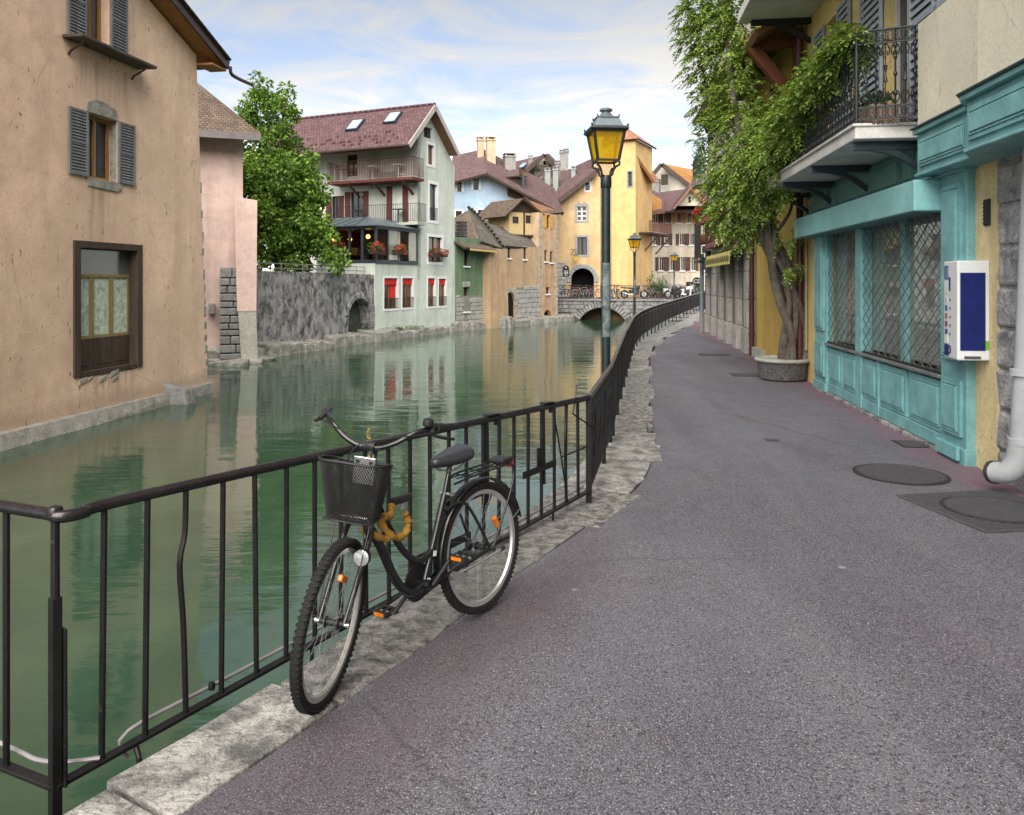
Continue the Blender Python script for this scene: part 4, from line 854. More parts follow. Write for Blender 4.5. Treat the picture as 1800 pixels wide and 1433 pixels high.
    if rail:
        mb = MB(); mb.beam((u0, -0.03, z0 + 0.34 * (z1 - z0)), (u1, -0.03, z0 + 0.34 * (z1 - z0)), 0.03, 0.03); mb.beam((u0, -0.03, z0 + 0.05), (u1, -0.03, z0 + 0.05), 0.025, 0.025)
        n = max(4, int((u1 - u0) / 0.10))
        for k in range(n + 1): x = u0 + (u1 - u0) * k / n; mb.beam((x, -0.03, z0 + 0.05), (x, -0.03, z0 + 0.34 * (z1 - z0)), 0.014, 0.014)
        mb.build('window_rail', rail, w)
    return w
def roof_plane(parent, A, B, C, D, t, mats, name='roof', rel=None):
    """A sloping slab: eave A-B (left to right), ridge D-C, thickness t below. A..D in the face's local space."""
    A, B, C, D = map(Vector, (A, B, C, D)); x = (B - A).normalized(); n = x.cross(D - A)
    n = n.normalized(); 
    if n.z < 0: n = -n
    y = n.cross(x).normalized(); Rm = Matrix((x, y, n)).transposed().to_4x4(); L = Matrix.Translation(A) @ Rm; Li = L.inverted()
    q = [Li @ p for p in (A, B, C, D)]; mb = MB(); dn = Vector((0, 0, -t))
    mb.add(q + [p + dn for p in q], [(0, 1, 2, 3)], 0); mb.add([p + dn for p in q], [(3, 2, 1, 0)], 1)
    mb.add(q + [p + dn for p in q], [(0, 4, 5, 1), (1, 5, 6, 2), (2, 6, 7, 3), (3, 7, 4, 0)], 2)
    o = mb.build(name, mats if isinstance(mats, list) else [mats] * 3, parent, fix=False)
    o.matrix_local = (parent.rel @ L) if isinstance(parent, Face) else L
    return o
def roof_pix(f, P, t, mats, name='roof'):       # corners given as (photo x, photo y, distance)
    return roof_plane(f, *[f.loc(pt(*p)) for p in P], t, mats, name)
def chimney(f, px0, py0, px1, py1, Y, mat, cap=None, d=0.6, pots=0, label=None, name='chimney'):
    a = pt(px0, py1, Y); b = pt(px1, py0, Y); mb = MB(); w = b.x - a.x; z0, z1 = a.z - 0.8, b.z; c = f.loc(((a.x + b.x) / 2, Y, z0)); d = min(d, w) if pots == 0 else d
    mb.box(c.x - w / 2, c.x + w / 2, c.y - d / 2, c.y + d / 2, z0, z1 - 0.18); o = mb.build(name, mat, f, bevel=0.02)
    mb = MB(); mb.box(c.x - w / 2 - 0.05, c.x + w / 2 + 0.05, c.y - d / 2 - 0.05, c.y + d / 2 + 0.05, z1 - 0.18, z1 - 0.08)
    for sx in (-1, 1):
        for sy in (-1, 1): mb.box(c.x + sx * (w / 2 - 0.06) - 0.05, c.x + sx * (w / 2 - 0.06) + 0.05, c.y + sy * (d / 2 - 0.05) - 0.05, c.y + sy * (d / 2 - 0.05) + 0.05, z1 - 0.08, z1 + 0.06)
    mb.box(c.x - w / 2 - 0.04, c.x + w / 2 + 0.04, c.y - d / 2 - 0.04, c.y + d / 2 + 0.04, z1 + 0.06, z1 + 0.10); mb.build('chimney_cap', cap or mat, o)
    return o
def balustrade(f, pts, z0, h, m_, gap=0.11, r=0.008, top=0.022, name='balustrade', bars_as_parts=False):
    mb = MB(); P = [Vector((p[0], p[1], z0)) for p in pts]
    for a, b in zip(P, P[1:]):
        up = Vector((0, 0, h)); mb.beam(a + up, b + up, top * 1.6, top); mb.beam(a + Vector((0, 0, 0.08)), b + Vector((0, 0, 0.08)), top, top * 0.8)
        n = max(1, int((b - a).length / gap))
        for k in range(n + 1): q = a.lerp(b, k / n); mb.beam(q + Vector((0, 0, 0.08)), q + up, r * 2, r * 2)
    return mb.build(name, m_, f)
# ------------------------------------------------------------------ materials of the left bank
M_PINK = plaster('pink_plaster', (0.60, 0.455, 0.42), 0.62, 1.1, 0.4, 0.0, 1.0, 0.25)
M_PLINTH = stone('plinth_stone', (0.44, 0.43, 0.40), (0.15, 0.15, 0.14), 5, 0.9, rnd=False)
M_GREYWOOD = wood('grey_shutter_wood', (0.225, 0.245, 0.27), (0.10, 0.115, 0.13))
M_BROWNWOOD = wood('dark_brown_wood', (0.10, 0.072, 0.055), (0.03, 0.022, 0.018)); M_HONEY = wood('honey_window_wood', (0.42, 0.24, 0.09), (0.22, 0.115, 0.04))
M_OLIVE = wood('olive_frame_wood', (0.34, 0.27, 0.13), (0.19, 0.145, 0.07)); M_SOFFIT = wood('soffit_boards', (0.42, 0.22, 0.08), (0.24, 0.11, 0.035), 'X')
M_OLDBOARD = wood('weathered_board', (0.14, 0.12, 0.10), (0.05, 0.042, 0.038), 'X')
M_TILE_BR = tiles('brown_roof_tiles', (0.125, 0.09, 0.07), (0.05, 0.036, 0.03), 0.16, 0.15); M_TILE_PUR = tiles('plum_roof_tiles', (0.115, 0.064, 0.072), (0.07, 0.038, 0.044), 0.2, 0.18)
M_PIPE = paint('brown_gutter', (0.055, 0.033, 0.030), 0.4, 0.25, 0.1, 0.3)
M_STONEGREY = stone('stained_render_wall', (0.40, 0.395, 0.40), (0.035, 0.035, 0.042), 3.2, 1.4, contrast=1.9, rnd=False, stretch=.62); M_BLOCK = stone('grey_block', (0.33, 0.33, 0.34), (0.10, 0.10, 0.11), 5, 0.9)
M_MORTAR = stone('old_mortar', (0.16, 0.155, 0.16), (0.06, 0.06, 0.065), 6, 0.8, rnd=False); M_CONC = stone('pale_concrete', (0.46, 0.47, 0.42), (0.28, 0.29, 0.25), 3, 0.3, rnd=False)
# ------------------------------------------------------------------ tan house
k_ = 0.162; q1 = Vector((-7.5, 19.18)); q0 = Vector((-7.5 + k_ * (3.0 - 19.18), 3.0))
T = Face(q0, q1, name='tan_house', label='tan plastered house with grey shutters rising straight from the water', cat='house')
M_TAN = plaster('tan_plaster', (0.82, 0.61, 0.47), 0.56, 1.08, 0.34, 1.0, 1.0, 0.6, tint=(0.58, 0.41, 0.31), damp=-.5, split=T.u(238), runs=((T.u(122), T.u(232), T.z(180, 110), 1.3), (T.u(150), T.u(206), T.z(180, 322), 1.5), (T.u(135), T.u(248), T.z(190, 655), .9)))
uR = T.u(368); ra = T.uv(345, 97); rb = T.uv(262, 0); sl = (rb[1] - ra[1]) / (rb[0] - ra[0]); ur = ra[0] - 6.0; zr = ra[1] + sl * (ur - ra[0]); ul = ur - 5.2
W1 = T.rect(150, -10, 192, 84); W1 = (W1[0], W1[1], W1[2], W1[2] + 1.45); W2 = T.rect(152, 205, 206, 316); W3 = T.rect(139, 438, 240, 650)
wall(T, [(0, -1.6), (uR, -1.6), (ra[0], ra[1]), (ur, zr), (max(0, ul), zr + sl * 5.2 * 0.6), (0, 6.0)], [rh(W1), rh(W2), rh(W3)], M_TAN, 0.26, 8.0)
win(T, W1, M_HONEY, cols=2, fw=0.07, depth=0.24, shutters=M_GREYWOOD, shw=T.u(152) - T.u(119), slats=22)
win(T, W2, M_HONEY, cols=2, fw=0.07, depth=0.24, shutters=M_GREYWOOD, shw=T.u(152) - T.u(119), slats=20)
u0, u1, z0, z1 = W1; mb = MB(); mb.box(u0 - 0.62, u1 + 0.95, -0.42, -0.005, z0 - 0.09, z0 - 0.03); sh1 = mb.build('sill_board', M_OLDBOARD, T, bevel=0.01)
for uu in (u0 - 0.45, u1 + 0.7): mb = MB(); mb.tube([(uu, 0, z0 - 0.36), (uu, -0.06, z0 - 0.28), (uu, -0.3, z0 - 0.16), (uu, -0.32, z0 - 0.09)], 0.022, 8); mb.build('bracket', M_PIPE, sh1, smooth=True)
u0, u1, z0, z1 = W2; mb = MB(); n = 12; c = (u0 + u1) / 2; mb.prism([(u0 - 0.02, z1 + 0.01), (u1 + 0.02, z1 + 0.01), (u1 - 0.02, z1 + 0.2), (c + 0.1, z1 + 0.29), (c - 0.2, z1 + 0.30), (u0 + 0.0, z1 + 0.19)], 'y', -0.02, 0.05); mb.build('lintel_stone', M_PLINTH, T, bevel=0.01)
mb = MB(); mb.prism([(u0 + 0.02, z0 - 0.17), (u1 - 0.05, z0 - 0.2), (u1 + 0.12, z0 - 0.15), (u1 + 0.1, z0 - 0.005), (u0 - 0.02, z0 - 0.005)], 'y', -0.03, 0.05); mb.build('sill_stone', M_PLINTH, T, bevel=0.01)
mb = MB(); mb.box(u1 - 0.002, u1 + 0.02, 0.012, 0.17, z0, z1); mb.build('jamb_stone', M_PLINTH, T)
# big boarded window low over the water
u0, u1, z0, z1 = W3; mb = MB(); e = 0.16
mb.box(u0 - e, u0 + 0.01, -0.04, 0.10, z0 - 0.05, z1 + 0.13); mb.box(u1 - 0.01, u1 + e, -0.04, 0.10, z0 - 0.05, z1 + 0.13); mb.box(u0 + 0.01, u1 - 0.01, -0.045, 0.10, z1 - 0.01, z1 + 0.13); mb.box(u0 + 0.01, u1 - 0.01, -0.02, 0.12, z0 - 0.07, z0 + 0.04)
bw = mb.build('window', M_BROWNWOOD, T, bevel=0.012); H3 = z1 - z0; zp = z0 + 0.265 * H3; zm = z0 + 0.79 * H3
mb = MB(); f = 0.065
mb.box(u0, u1, 0.17, 0.23, zp, zp + f); mb.box(u0, u1, 0.165, 0.23, zm - f, zm); mb.box(u0, u0 + f, 0.17, 0.23, zp + f, zm - f); mb.box(u1 - f, u1, 0.17, 0.23, zp + f, zm - f)
for k in (1, 2): x = u0 + (u1 - u0) * k / 3; mb.box(x - f, x - 0.006, 0.168, 0.23, zp + f, zm - f); mb.box(x + 0.006, x + f, 0.168, 0.23, zp + f, zm - f)
mb.build('casement', M_OLIVE, bw, bevel=0.006)
mb = MB(); mb.box(u0 + .001, u0 + .018, .102, .25, z0, z1); mb.build('jamb_lining', M_BROWNWOOD, bw); mb = MB(); mb.box(u1 - .018, u1 - .001, .102, .25, z0, z1); mb.build('jamb_lining', M_BROWNWOOD, bw); mb = MB(); mb.box(u0 + .018, u1 - .018, .102, .25, z1 - .018, z1 - .001); mb.build('head_lining', M_BROWNWOOD, bw)
for k in range(3):
    a = u0 + (u1 - u0) * k / 3 + f; b = u0 + (u1 - u0) * (k + 1) / 3 - f; mb = MB(); mb.box(a, b, 0.2, 0.206, zp + f, zm - f); mb.build('pane', glassm('curtained_glass', (0.10, 0.14, 0.13), 0.12), bw)
    mb = MB(); n = 16; mb.add([(a + (b - a) * i / n, 0.194 + 0.004 * (i % 2), zz) for i in range(n + 1) for zz in (zp + f, zm - f)], [(2 * i, 2 * i + 2, 2 * i + 3, 2 * i + 1) for i in range(n)]); mb.build('net_curtain', paint('lace_curtain', (0.50, 0.58, 0.52), 0.8, 0.6, 0.3, scale=5), bw)
mb = MB(); mb.box(u0, u1, 0.20, 0.206, zm, z1); mb.build('top_pane', glassm('grey_pane', (0.10, 0.11, 0.115), 0.2), bw)
for k in range(3):
    a = u0 + (u1 - u0) * k / 3; b = u0 + (u1 - u0) * (k + 1) / 3; mb = MB(); mb.box(a + 0.012, b - 0.012, 0.15, 0.2, z0 + 0.04, zp); mb.box(a + 0.09, b - 0.09, 0.14, 0.15, z0 + 0.12, zp - 0.08); mb.build('panel', M_BROWNWOOD, bw, bevel=0.01)
for du, dz, s in ((0.1, -0.14, 0.1), (0.65, -0.16, 0.09), (1.0, -0.08, 0.11), (1.02, -0.2, 0.08), (0.3, -0.11, 0.06)): mb = MB(); mb.hexa([(u0 + du + x * s * 1.2, y, z0 + dz + z * s * 0.5 + 0.03 * x) for z in (-1, 1) for x, y in ((-1, -0.025), (1, -0.02), (0.9, 0.02), (-0.9, 0.02))]); mb.build('exposed_stone', M_PLINTH, T, bevel=0.015)
# plinth, corner stones, mooring stone
mb = MB(); mb.hexa([(0, -0.75, -1.7), (uR + 0.03, -0.16, -1.7), (uR + 0.03, 0.3, -1.7), (0, 0.3, -1.7), (0, -0.42, -0.755), (uR + 0.02, -0.07, -0.75), (uR + 0.02, 0.3, -0.75), (0, 0.3, -0.755)])
pl = mb.build('plinth', M_PLINTH, T)
ms = T.u(297); mb = MB(); mb.hexa([(ms - 0.22, -0.62, -1.25), (ms + 0.30, -0.60, -1.2), (ms + 0.28, 0.1, -1.2), (ms - 0.22, 0.1, -1.25), (ms - 0.20, -0.50, -0.62), (ms + 0.16, -0.52, -0.66), (ms + 0.2, 0.1, -0.55), (ms - 0.2, 0.1, -0.52)]); mb.build('mooring_stone', M_BLOCK, T, bevel=0.06)
for k in range(16):
    z = -0.6 + k * 0.30; t = (z + 1.6) / (ra[1] + 1.6); uu = uR + (ra[0] - uR) * t; w = rk.uniform(0.03, 0.11)
    if rk.random() < 0.75: mb = MB(); mb.box(uu - w, uu + 0.015, -0.012, 0.25, z, z + rk.uniform(0.14, 0.26)); mb.build('corner_stone', M_PLINTH, T, bevel=0.012)
# roof with boarded soffit, verge board and gutter
dz = 0.05; ov = -0.45; eR = ra[0] + 0.62; ze = ra[1] + sl * 0.62
A = (eR, ov, ze + dz); B = (eR, 9, ze + dz); C_ = (ur, 9, zr + dz); D = (ur, ov, zr + dz)
def slab2(f, P, t, mats): mb = MB(); P = [Vector(p) for p in P]; up = Vector((0, 0, t)); mb.add(P, [(3, 2, 1, 0)], 1); mb.add([p + up for p in P], [(0, 1, 2, 3)], 0); mb.add(P + [p + up for p in P], [(i, (i + 1) % 4, 4 + (i + 1) % 4, 4 + i) for i in range(4)], 2); return mb.build('roof', mats, f, fix=False)
rf = slab2(T, [A, B, C_, D], 0.16, [M_TILE_BR, M_SOFFIT, M_BROWNWOOD]); slab2(T, [D, C_, (ur - 6, 9, zr + dz + sl * 6), (ur - 6, ov, zr + dz + sl * 6)], 0.16, [M_TILE_BR, M_SOFFIT, M_BROWNWOOD])
mb = MB(); mb.beam(Vector(A) + Vector((0.02, -0.02, 0.09)), Vector(D) + Vector((0, -0.02, 0.09)), 0.05, 0.24); mb.build('verge_board', M_PIPE, rf)
for k in range(40): t = k / 40; p = Vector(A).lerp(Vector(D), t); mb = MB(); mb.beam(p + Vector((0, -0.07, 0.21)), p + Vector((-0.21, -0.07, 0.215 - sl * 0.21)), 0.10, 0.03); mb.build('verge_tile', M_TILE_BR, rf)
mb = MB(); mb.box(ra[0] - 0.02, eR, ov + 0.02, 0.0, ze - 0.02, ze + 0.03); mb.build('eave_box', M_SOFFIT, rf)
g0 = Vector((eR + 0.06, ov - 0.05, ze + 0.06)); mb = MB(); mb.tube(crom([g0 + Vector((0, 0, 0.05)), g0, g0 + Vector((0.08, 0.0, -0.12)), g0 + Vector((0.5, 0.0, -0.14)), g0 + Vector((1.1, 0.0, -0.12))], 4), 0.045, 8); mb.build('gutter_pipe', M_PIPE, rf, smooth=True)
# ------------------------------------------------------------------ pink house
Y_ = 27.0
PK = Face(pt(300, 0, 26.2), pt(427, 0, 27.0), name='pink_house', label='pale pink plastered house with brown tiled roof behind the tan house', cat='house')
zt = PK.z(400, 240); ub = PK.W
wall(PK, [(0, -1.4), (ub, -1.4), (ub, zt), (0, zt)], [], M_PINK, back=7.0)
ra_ = PK.loc(pt(300, 243, 25.4)); rb_ = PK.loc(pt(459, 243, 26.2)); 
roof_plane(PK, (ra_.x - 2, ra_.y, zt + 0.02), (rb_.x, rb_.y, zt - 0.02), (rb_.x - 3.6, 3.6, zt + 3.75), (ra_.x - 2, 3.6, zt + 3.75), 0.14, [M_TILE_BR, M_BROWNWOOD, M_BROWNWOOD])
roof_plane(PK, (rb_.x, rb_.y, zt - 0.02), (rb_.x, rb_.y + .25, zt - 0.02), (rb_.x - 3.6, 5.0, zt + 3.75), (rb_.x - 3.6, 3.6, zt + 3.75), 0.14, [M_TILE_BR, M_BROWNWOOD, M_BROWNWOOD])
mb = MB(); mb.beam((ra_.x - 2, ra_.y, zt - 0.1), (rb_.x, rb_.y, zt - 0.14), 0.06, 0.24); mb.build('fascia', paint('grey_fascia', (0.13, 0.115, 0.125), 0.6), PK)
# its buttresses: a pink pier and a pile of squared stones
b0, b1 = PK.u(411), PK.u(452); v = -0.7; zb_ = PK.z(430, 350)
mb = MB(); mb.hexa([(b0 + .10, v - .3, 0.75), (b1 - .06, v - .3, 0.75), (b1 - .06, 0.5, 0.75), (b0 + .10, 0.5, 0.75), (b0, v, zb_), (b1 - 0.02, v, zb_ - 0.1), (b1 - .02, 0.5, zb_ - .1), (b0, 0.5, zb_)]); mb.build('pier', M_PINK, PK)
mb = MB(); mb.hexa([(b0 + .25, v - .38, -1.2), (b1 - .0, v - .36, -1.2), (b1, 0.5, -1.2), (b0 + .2, 0.5, -1.2), (b0 + .13, v - .29, 0.748), (b1 - .065, v - .29, 0.748), (b1 - .065, 0.5, 0.748), (b0 + .13, 0.5, 0.748)]); mb.build('pier_base', M_CONC, PK)
s0, s1 = PK.u(386), PK.u(420); zs_ = PK.z(400, 470); z = -0.9; v = -0.75
mb = MB(); mb.hexa([(s0 + .03, v - .05, -1.2), (s1 + .22, v - .05, -1.2), (s1 + .22, 0, -1.2), (s0 + .03, 0, -1.2), (s0 + .03, v + .15, zs_ - .03), (s1 - .0, v + .15, zs_ - .03), (s1 - .0, 0, zs_ - .03), (s0 + .03, 0, zs_ - .03)]); but = mb.build('buttress', M_MORTAR, PK)
while z < zs_ - 0.12:
    h = min(rk.uniform(0.2, 0.34), zs_ - z); t = (z + 1) / (zs_ + 1); vv_ = v - .11 + .2 * t; a = s0; b = s1 + .24 * (1 - t); cuts = sorted([a, b] + ([a + (b - a) * rk.uniform(.35, .65)] if rk.random() < .75 else []))
    for c0, c1 in zip(cuts, cuts[1:]): mb = MB(); mb.box(c0 + .018, c1 - .018, vv_ - rk.uniform(0, .03), -.1, z + .018, z + h - .018); mb.build('stone', M_BLOCK, but, bevel=0.03)
    z += h
mb = MB(); c = PK.u(373); mb.box(c - .12, c + .1, -0.3, 0, PK.z(373, 553), PK.z(373, 533)); mb.build('wall_stone', M_BLOCK, PK, bevel=0.05)
# ------------------------------------------------------------------ stained garden wall with the arched niche
GW = Face(pt(449, 0, 28.2), pt(662, 0, 36.2), name='garden_wall', label='tall stained grey garden wall with an arched niche above the canal', cat='wall')
z0_, z1_ = GW.z(452, 476), GW.z(655, 483); na = GW.rect(612, 525, 652, 590); hole = arch(na[0], na[1], -0.62, na[3] - (na[1] - na[0]) / 2)
wall(GW, [(0, -1.2), (GW.W, -1.2), (GW.W, z1_), (GW.W * .7, z1_ + .03), (GW.W * .35, z0_ - .02), (0, z0_)], [hole], M_STONEGREY, 0.55, 0.6)
mb = MB(); mb.quad((na[0] - .1, 0.55, -0.7), (na[1] + .1, 0.55, -0.7), (na[1] + .1, 0.55, na[3] + .1), (na[0] - .1, 0.55, na[3] + .1)); mb.build('niche_back', stone('niche_stone', (0.12, 0.13, 0.11), (0.02, 0.025, 0.02), 4, 1, moss=(0.03, 0.06, 0.02), rnd=False), GW)
for k in range(11):
    a = math.pi * k / 10; c = (na[0] + na[1]) / 2; r = (na[1] - na[0]) / 2 + .13; M = Matrix.Translation((c + r * math.cos(a), -0.02, na[3] - (na[1] - na[0]) / 2 + r * math.sin(a))) @ Matrix.Rotation(-a, 4, 'Y'); mb = MB(); mb.box(-.12, .12, -.03, .12, -.15, .15, M=M); mb.build('arch_stone', M_STONEGREY, GW, bevel=0.03)
for zz in (-0.2, 0.15, 0.5): 
    mb = MB(); mb.box(na[1] + .02, na[1] + .32, -.04, .1, zz - .16, zz + .15); mb.build('jamb_stone', M_BLOCK, GW, bevel=.03)
mb = MB(); mb.box(na[0] - .05, na[1] + .05, -.12, .5, -0.72, -0.56); mb.build('niche_step', M_BLOCK, GW, bevel=.02)
wr = thing('guard_rail', 'thin grey tube guard rail on top of the stained garden wall', 'railing', GW.w(0, 0.2, z0_), GW.ang)
mb = MB(); 
for dz_ in (0.12, 0.30): mb.tube([(0, 0, dz_), (GW.W, 0.3, z1_ - z0_ + dz_ + 0.05)], 0.018, 6)
mb.build('rails', M_CONDUIT, wr, smooth=True)
for k in range(6): t = (k + .3) / 6; mb = MB(); mb.tube([(GW.W * t, 0.3 * t, -0.1), (GW.W * t, 0.3 * t, 0.33)], 0.018, 6); mb.build('post', M_CONDUIT, wr)
# ------------------------------------------------------------------ pale green house with veranda
M_MINT = plaster('pale_mint_plaster', (0.60, 0.66, 0.61), 0.62, 1.1, 0.45, 0.0, 1.0, 0.3, tint=(0.44, 0.50, 0.45)); M_CREAMW = plaster('off_white_plaster', (0.64, 0.66, 0.63), 0.7, 1.1, 0.25, 0, 1, 0.2)
M_TRIMW = paint('white_trim', (0.72, 0.74, 0.78), 0.6, 0.1, 0.1); M_NAVY = paint('dark_slate_metal', (0.045, 0.062, 0.078), 0.4, 0.25, 0.08, 0.3); M_ZINC = paint('zinc_roof', (0.15, 0.19, 0.22), 0.4, 0.25, 0.1, 0.4)
M_MAROON = wood('maroon_shutter', (0.15, 0.045, 0.035), (0.07, 0.022, 0.018)); M_BARGE = paint('pale_barge_board', (0.40, 0.385, 0.36), 0.7, 0.2); M_REDCLOTH = paint('red_curtain', (0.55, 0.02, 0.015), 0.8, 0.3, 0.3)
M_WARM = emis('warm_lamp_glass', (1.0, 0.42, 0.08), 2.5); M_WARMIN = paint('lit_room_wall', (0.30, 0.13, 0.05), 0.8, 0.3); M_SKYL = glassm('skylight_glass', (0.30, 0.42, 0.55), 0.05)
M_EAVEWOOD = wood('eave_wood', (0.30, 0.16, 0.09), (0.14, 0.07, 0.04), 'X')
WH = Face(pt(660, 0, 36.0), pt(799, 0, 43.0), name='mint_house', label='tall pale mint gabled house with glazed veranda and plum tiled roof', cat='house')
oy = -.55; uc = WH.u(734); W = WH.W; zf = WH.z(690, 463); ox = WH.u(719, oy); zE = WH.z(719, 252, oy); ua = WH.u(765, oy); zA = WH.z(765, 184, oy); uE = WH.u(807, oy); zR2 = WH.z(807, 270, oy)
zl = zE + (zA - zE) * (uc - ox) / (ua - ox) - .2; za = zA - .2; zrr = zR2 + (zA - zR2) * (uE - W) / (uE - ua) - .2
rects = {k: WH.rect(*v) for k, v in dict(att=(745, 224, 760, 243), up=(752, 255, 763, 290), mid=(755, 324, 768, 388), flo=(753, 417, 777, 461), la=(675, 489, 699, 543), lb=(707, 489, 726, 541), lc=(752, 489, 765, 539), ld=(771, 490, 784, 538)).items()}
wall(WH, [(0, -1.1), (W + 0.05, -1.1), (W, zrr), (ua, za), (uc, zl), (uc, zf), (-0.05, zf)], [rh(r) for r in rects.values()], M_MINT, 0.25, 3.0, reveal=M_TRIMW)
win(WH, rects['att'], M_BROWNWOOD, cols=3, fw=.05); win(WH, rects['up'], M_HONEY, surround=M_TRIMW, sw=.13); win(WH, rects['mid'], M_NAVY, surround=M_TRIMW, sw=.15, rail=M_BLACKIRON, cols=1)
win(WH, rects['flo'], M_BROWNWOOD, surround=M_TRIMW, sw=.14, rail=M_BLACKIRON, cols=2, glass=glassm('amber_lit_glass', (0.10, 0.05, 0.02), .1))
for k in ('la', 'lb', 'lc', 'ld'):
    w_ = win(WH, rects[k], M_HONEY, rail=M_BLACKIRON, surround=M_TRIMW, sw=.10, cols=2, glass=glassm('dining_glass', (0.06, 0.03, 0.02), .1)); u0, u1, z0, z1 = rects[k]
    mb = MB(); mb.box(u0 + .03, u1 - .03, .05, .10, z1 - .32, z1 - .02); mb.build('red_valance', M_REDCLOTH, w_)
    mb = MB(); aa, bb = ((u0 + .52 * (u1 - u0), u1 - .06) if k == 'la' else (u0 + .06, u0 + .22 * (u1 - u0))); n = 8; mb.add([(aa + (bb - aa) * i / n, .10 + .02 * (i % 2), zz) for i in range(n + 1) for zz in (z0 + .5 * (k == 'la'), z1 - .3)], [(2 * i, 2 * i + 2, 2 * i + 3, 2 * i + 1) for i in range(n)])
    if k in ('la', 'lc'): mb.build('red_curtain', M_REDCLOTH, w_)
    mb = MB(); 
mb = MB(); mb.box(0.2, uc, 0.25, 3.6, -1.0, zf - .05); mb.build('base_block', M_MINT, WH)
L = 7.6
SD = Face(WH.w(uc, L, 0), WH.w(uc, 0, 0), root=WH)      # the long side with the balconies, seen end-on from the canal
S = SD; Ws = SD.W
dA = SD.rect(616, 337, 639, 392); dB = SD.rect(690, 327, 708, 390); dC = SD.rect(583, 345, 596, 392); t1 = SD.rect(610, 272, 628, 310); t2 = SD.rect(668, 262, 700, 302)
wall(SD, [(-.3, 1.8), (Ws, 1.8), (Ws, zl + .05), (-.3, zl + .05)], [rh(dA), rh(dB), rh(dC), rh(t1), rh(t2)], M_CREAMW, .2, 0.3, name='side_wall')
mb = MB(); mb.box(uc + .3, W - .02, 3.0, L, 0, zl); mb.build('rear_block', M_CREAMW, WH)
for r in (dA, dB, dC): win(SD, r, M_BROWNWOOD, cols=2, shutters=M_MAROON, shw=.32, louvre=False, depth=.15)
for r in (t1, t2): win(SD, r, M_BROWNWOOD, cols=2, depth=.15)
# gable roof, long slope toward the terrace
mats = [M_TILE_PUR, M_EAVEWOOD, M_BARGE]
rl = roof_plane(WH, (ox, L + 1.2, zE), (ox, oy, zE), (ua, oy, zA), (ua, L + 1.2, zA), .16, mats)
rr_ = roof_plane(WH, (uE, oy, zR2), (uE, L + 1.2, zR2), (ua, L + 1.2, zA), (ua, oy, zA), .16, mats)
mb = MB(); mb.beam((ox, oy - .02, zE - .12), (ua, oy - .02, zA - .12), .05, .26); mb.beam((uE, oy - .02, zR2 - .12), (ua, oy - .02, zA - .12), .05, .26); mb.build('barge_board', M_BARGE, WH)
mb = MB(); mb.tube([(ox - .05, oy, zE - .1), (ox - .05, L + 1, zE - .1)], .07, 8); mb.build('gutter', M_PIPE, WH, smooth=True)
mb = MB(); mb.tube([(ua, oy, zA + .02), (ua, L + 1.2, zA + .02)], .09, 8); mb.build('ridge_tiles', M_TILE_PUR, WH)
mb = MB(); mb.beam((ox + .25, -.2, zE - .08), (ox + .25, L, zE - .08), .14, .2); mb.build('eave_beam', M_EAVEWOOD, WH)
def onroof(px, py):      # point on the terrace-side slope seen at a pixel
    best = None
    d = Vector(((px - CX) / F_PX, 1, -(py - HY) / F_PX)); A = WH.w(ox, 0, zE); B = WH.w(ox, 1, zE); C = WH.w(ua, 0, zA); n = (B - A).cross(C - A); t = (A - Vector((0, 0, CAM_H))).dot(n) / d.dot(n); return WH.loc(Vector((0, 0, CAM_H)) + d * t)
sdir = Vector((ua - ox, 0, zA - zE)).normalized(); nd = Vector((-sdir.z, 0, sdir.x))
for (px, py) in ((625, 222), (691, 209)):
    c = onroof(px, py); mb = MB(); p = [c + nd * .02 + Vector((0, 1, 0)) * a * .38 + sdir * b * .48 for a, b in ((1, -1), (-1, -1), (-1, 1), (1, 1))]; mb.hexa(p + [q + nd * .10 for q in p]); s_ = mb.build('skylight', M_NAVY, WH)
    mb = MB(); p = [c + nd * .125 + Vector((0, 1, 0)) * a * .30 + sdir * b * .40 for a, b in ((1, -1), (-1, -1), (-1, 1), (1, 1))]; mb.hexa(p + [q + nd * .01 for q in p]); mb.build('pane', M_SKYL, s_)
rs = random.Random(5); 
for k in range(46):
    py_ = rs.uniform(0.3, L); t = rs.choice((.08, .17, .26, .34)); c = Vector((ox, py_, zE)) + sdir * t * (ua - ox) / sdir.x; mb = MB(); mb.box(-.05, .05, -.05, .05, 0, .07, M=Matrix.Translation(c + nd * .01)); mb.build('snow_guard', M_TILE_PUR, rl if False else WH)
# balconies
zb1 = SD.z(650, 316, -.9); a0 = SD.u(576, -1.0); a1 = SD.u(727, -1.0)
mb = MB(); mb.box(a0, a1, -1.05, 0, zb1 - .14, zb1); bal = mb.build('balcony', M_MAROON, SD)
balustrade(SD, [(a0, -.05), (a0, -1.02), (a1, -1.02), (a1, -.05)], zb1, 1.0, M_MAROON, .10, .009).parent = bal if False else SD.root
for t in (.25, .55, .88): x = a0 + (a1 - a0) * t; mb = MB(); mb.beam((x, -.95, zb1 - .2), (x, 0, zb1 - .75), .09, .09); mb.build('brace', M_MAROON, SD)
zb2 = SD.z(680, 393, -.6); a0 = SD.u(580, -.75); a1 = SD.u(735, -.75)
mb = MB(); mb.box(a0, a1, -.8, 0, zb2 - .12, zb2); mb.build('balcony_slab', M_CONC, SD); balustrade(SD, [(a0, -.77), (a1, -.77), (a1, -.03)], zb2, .95, M_BLACKIRON, .11, .009)
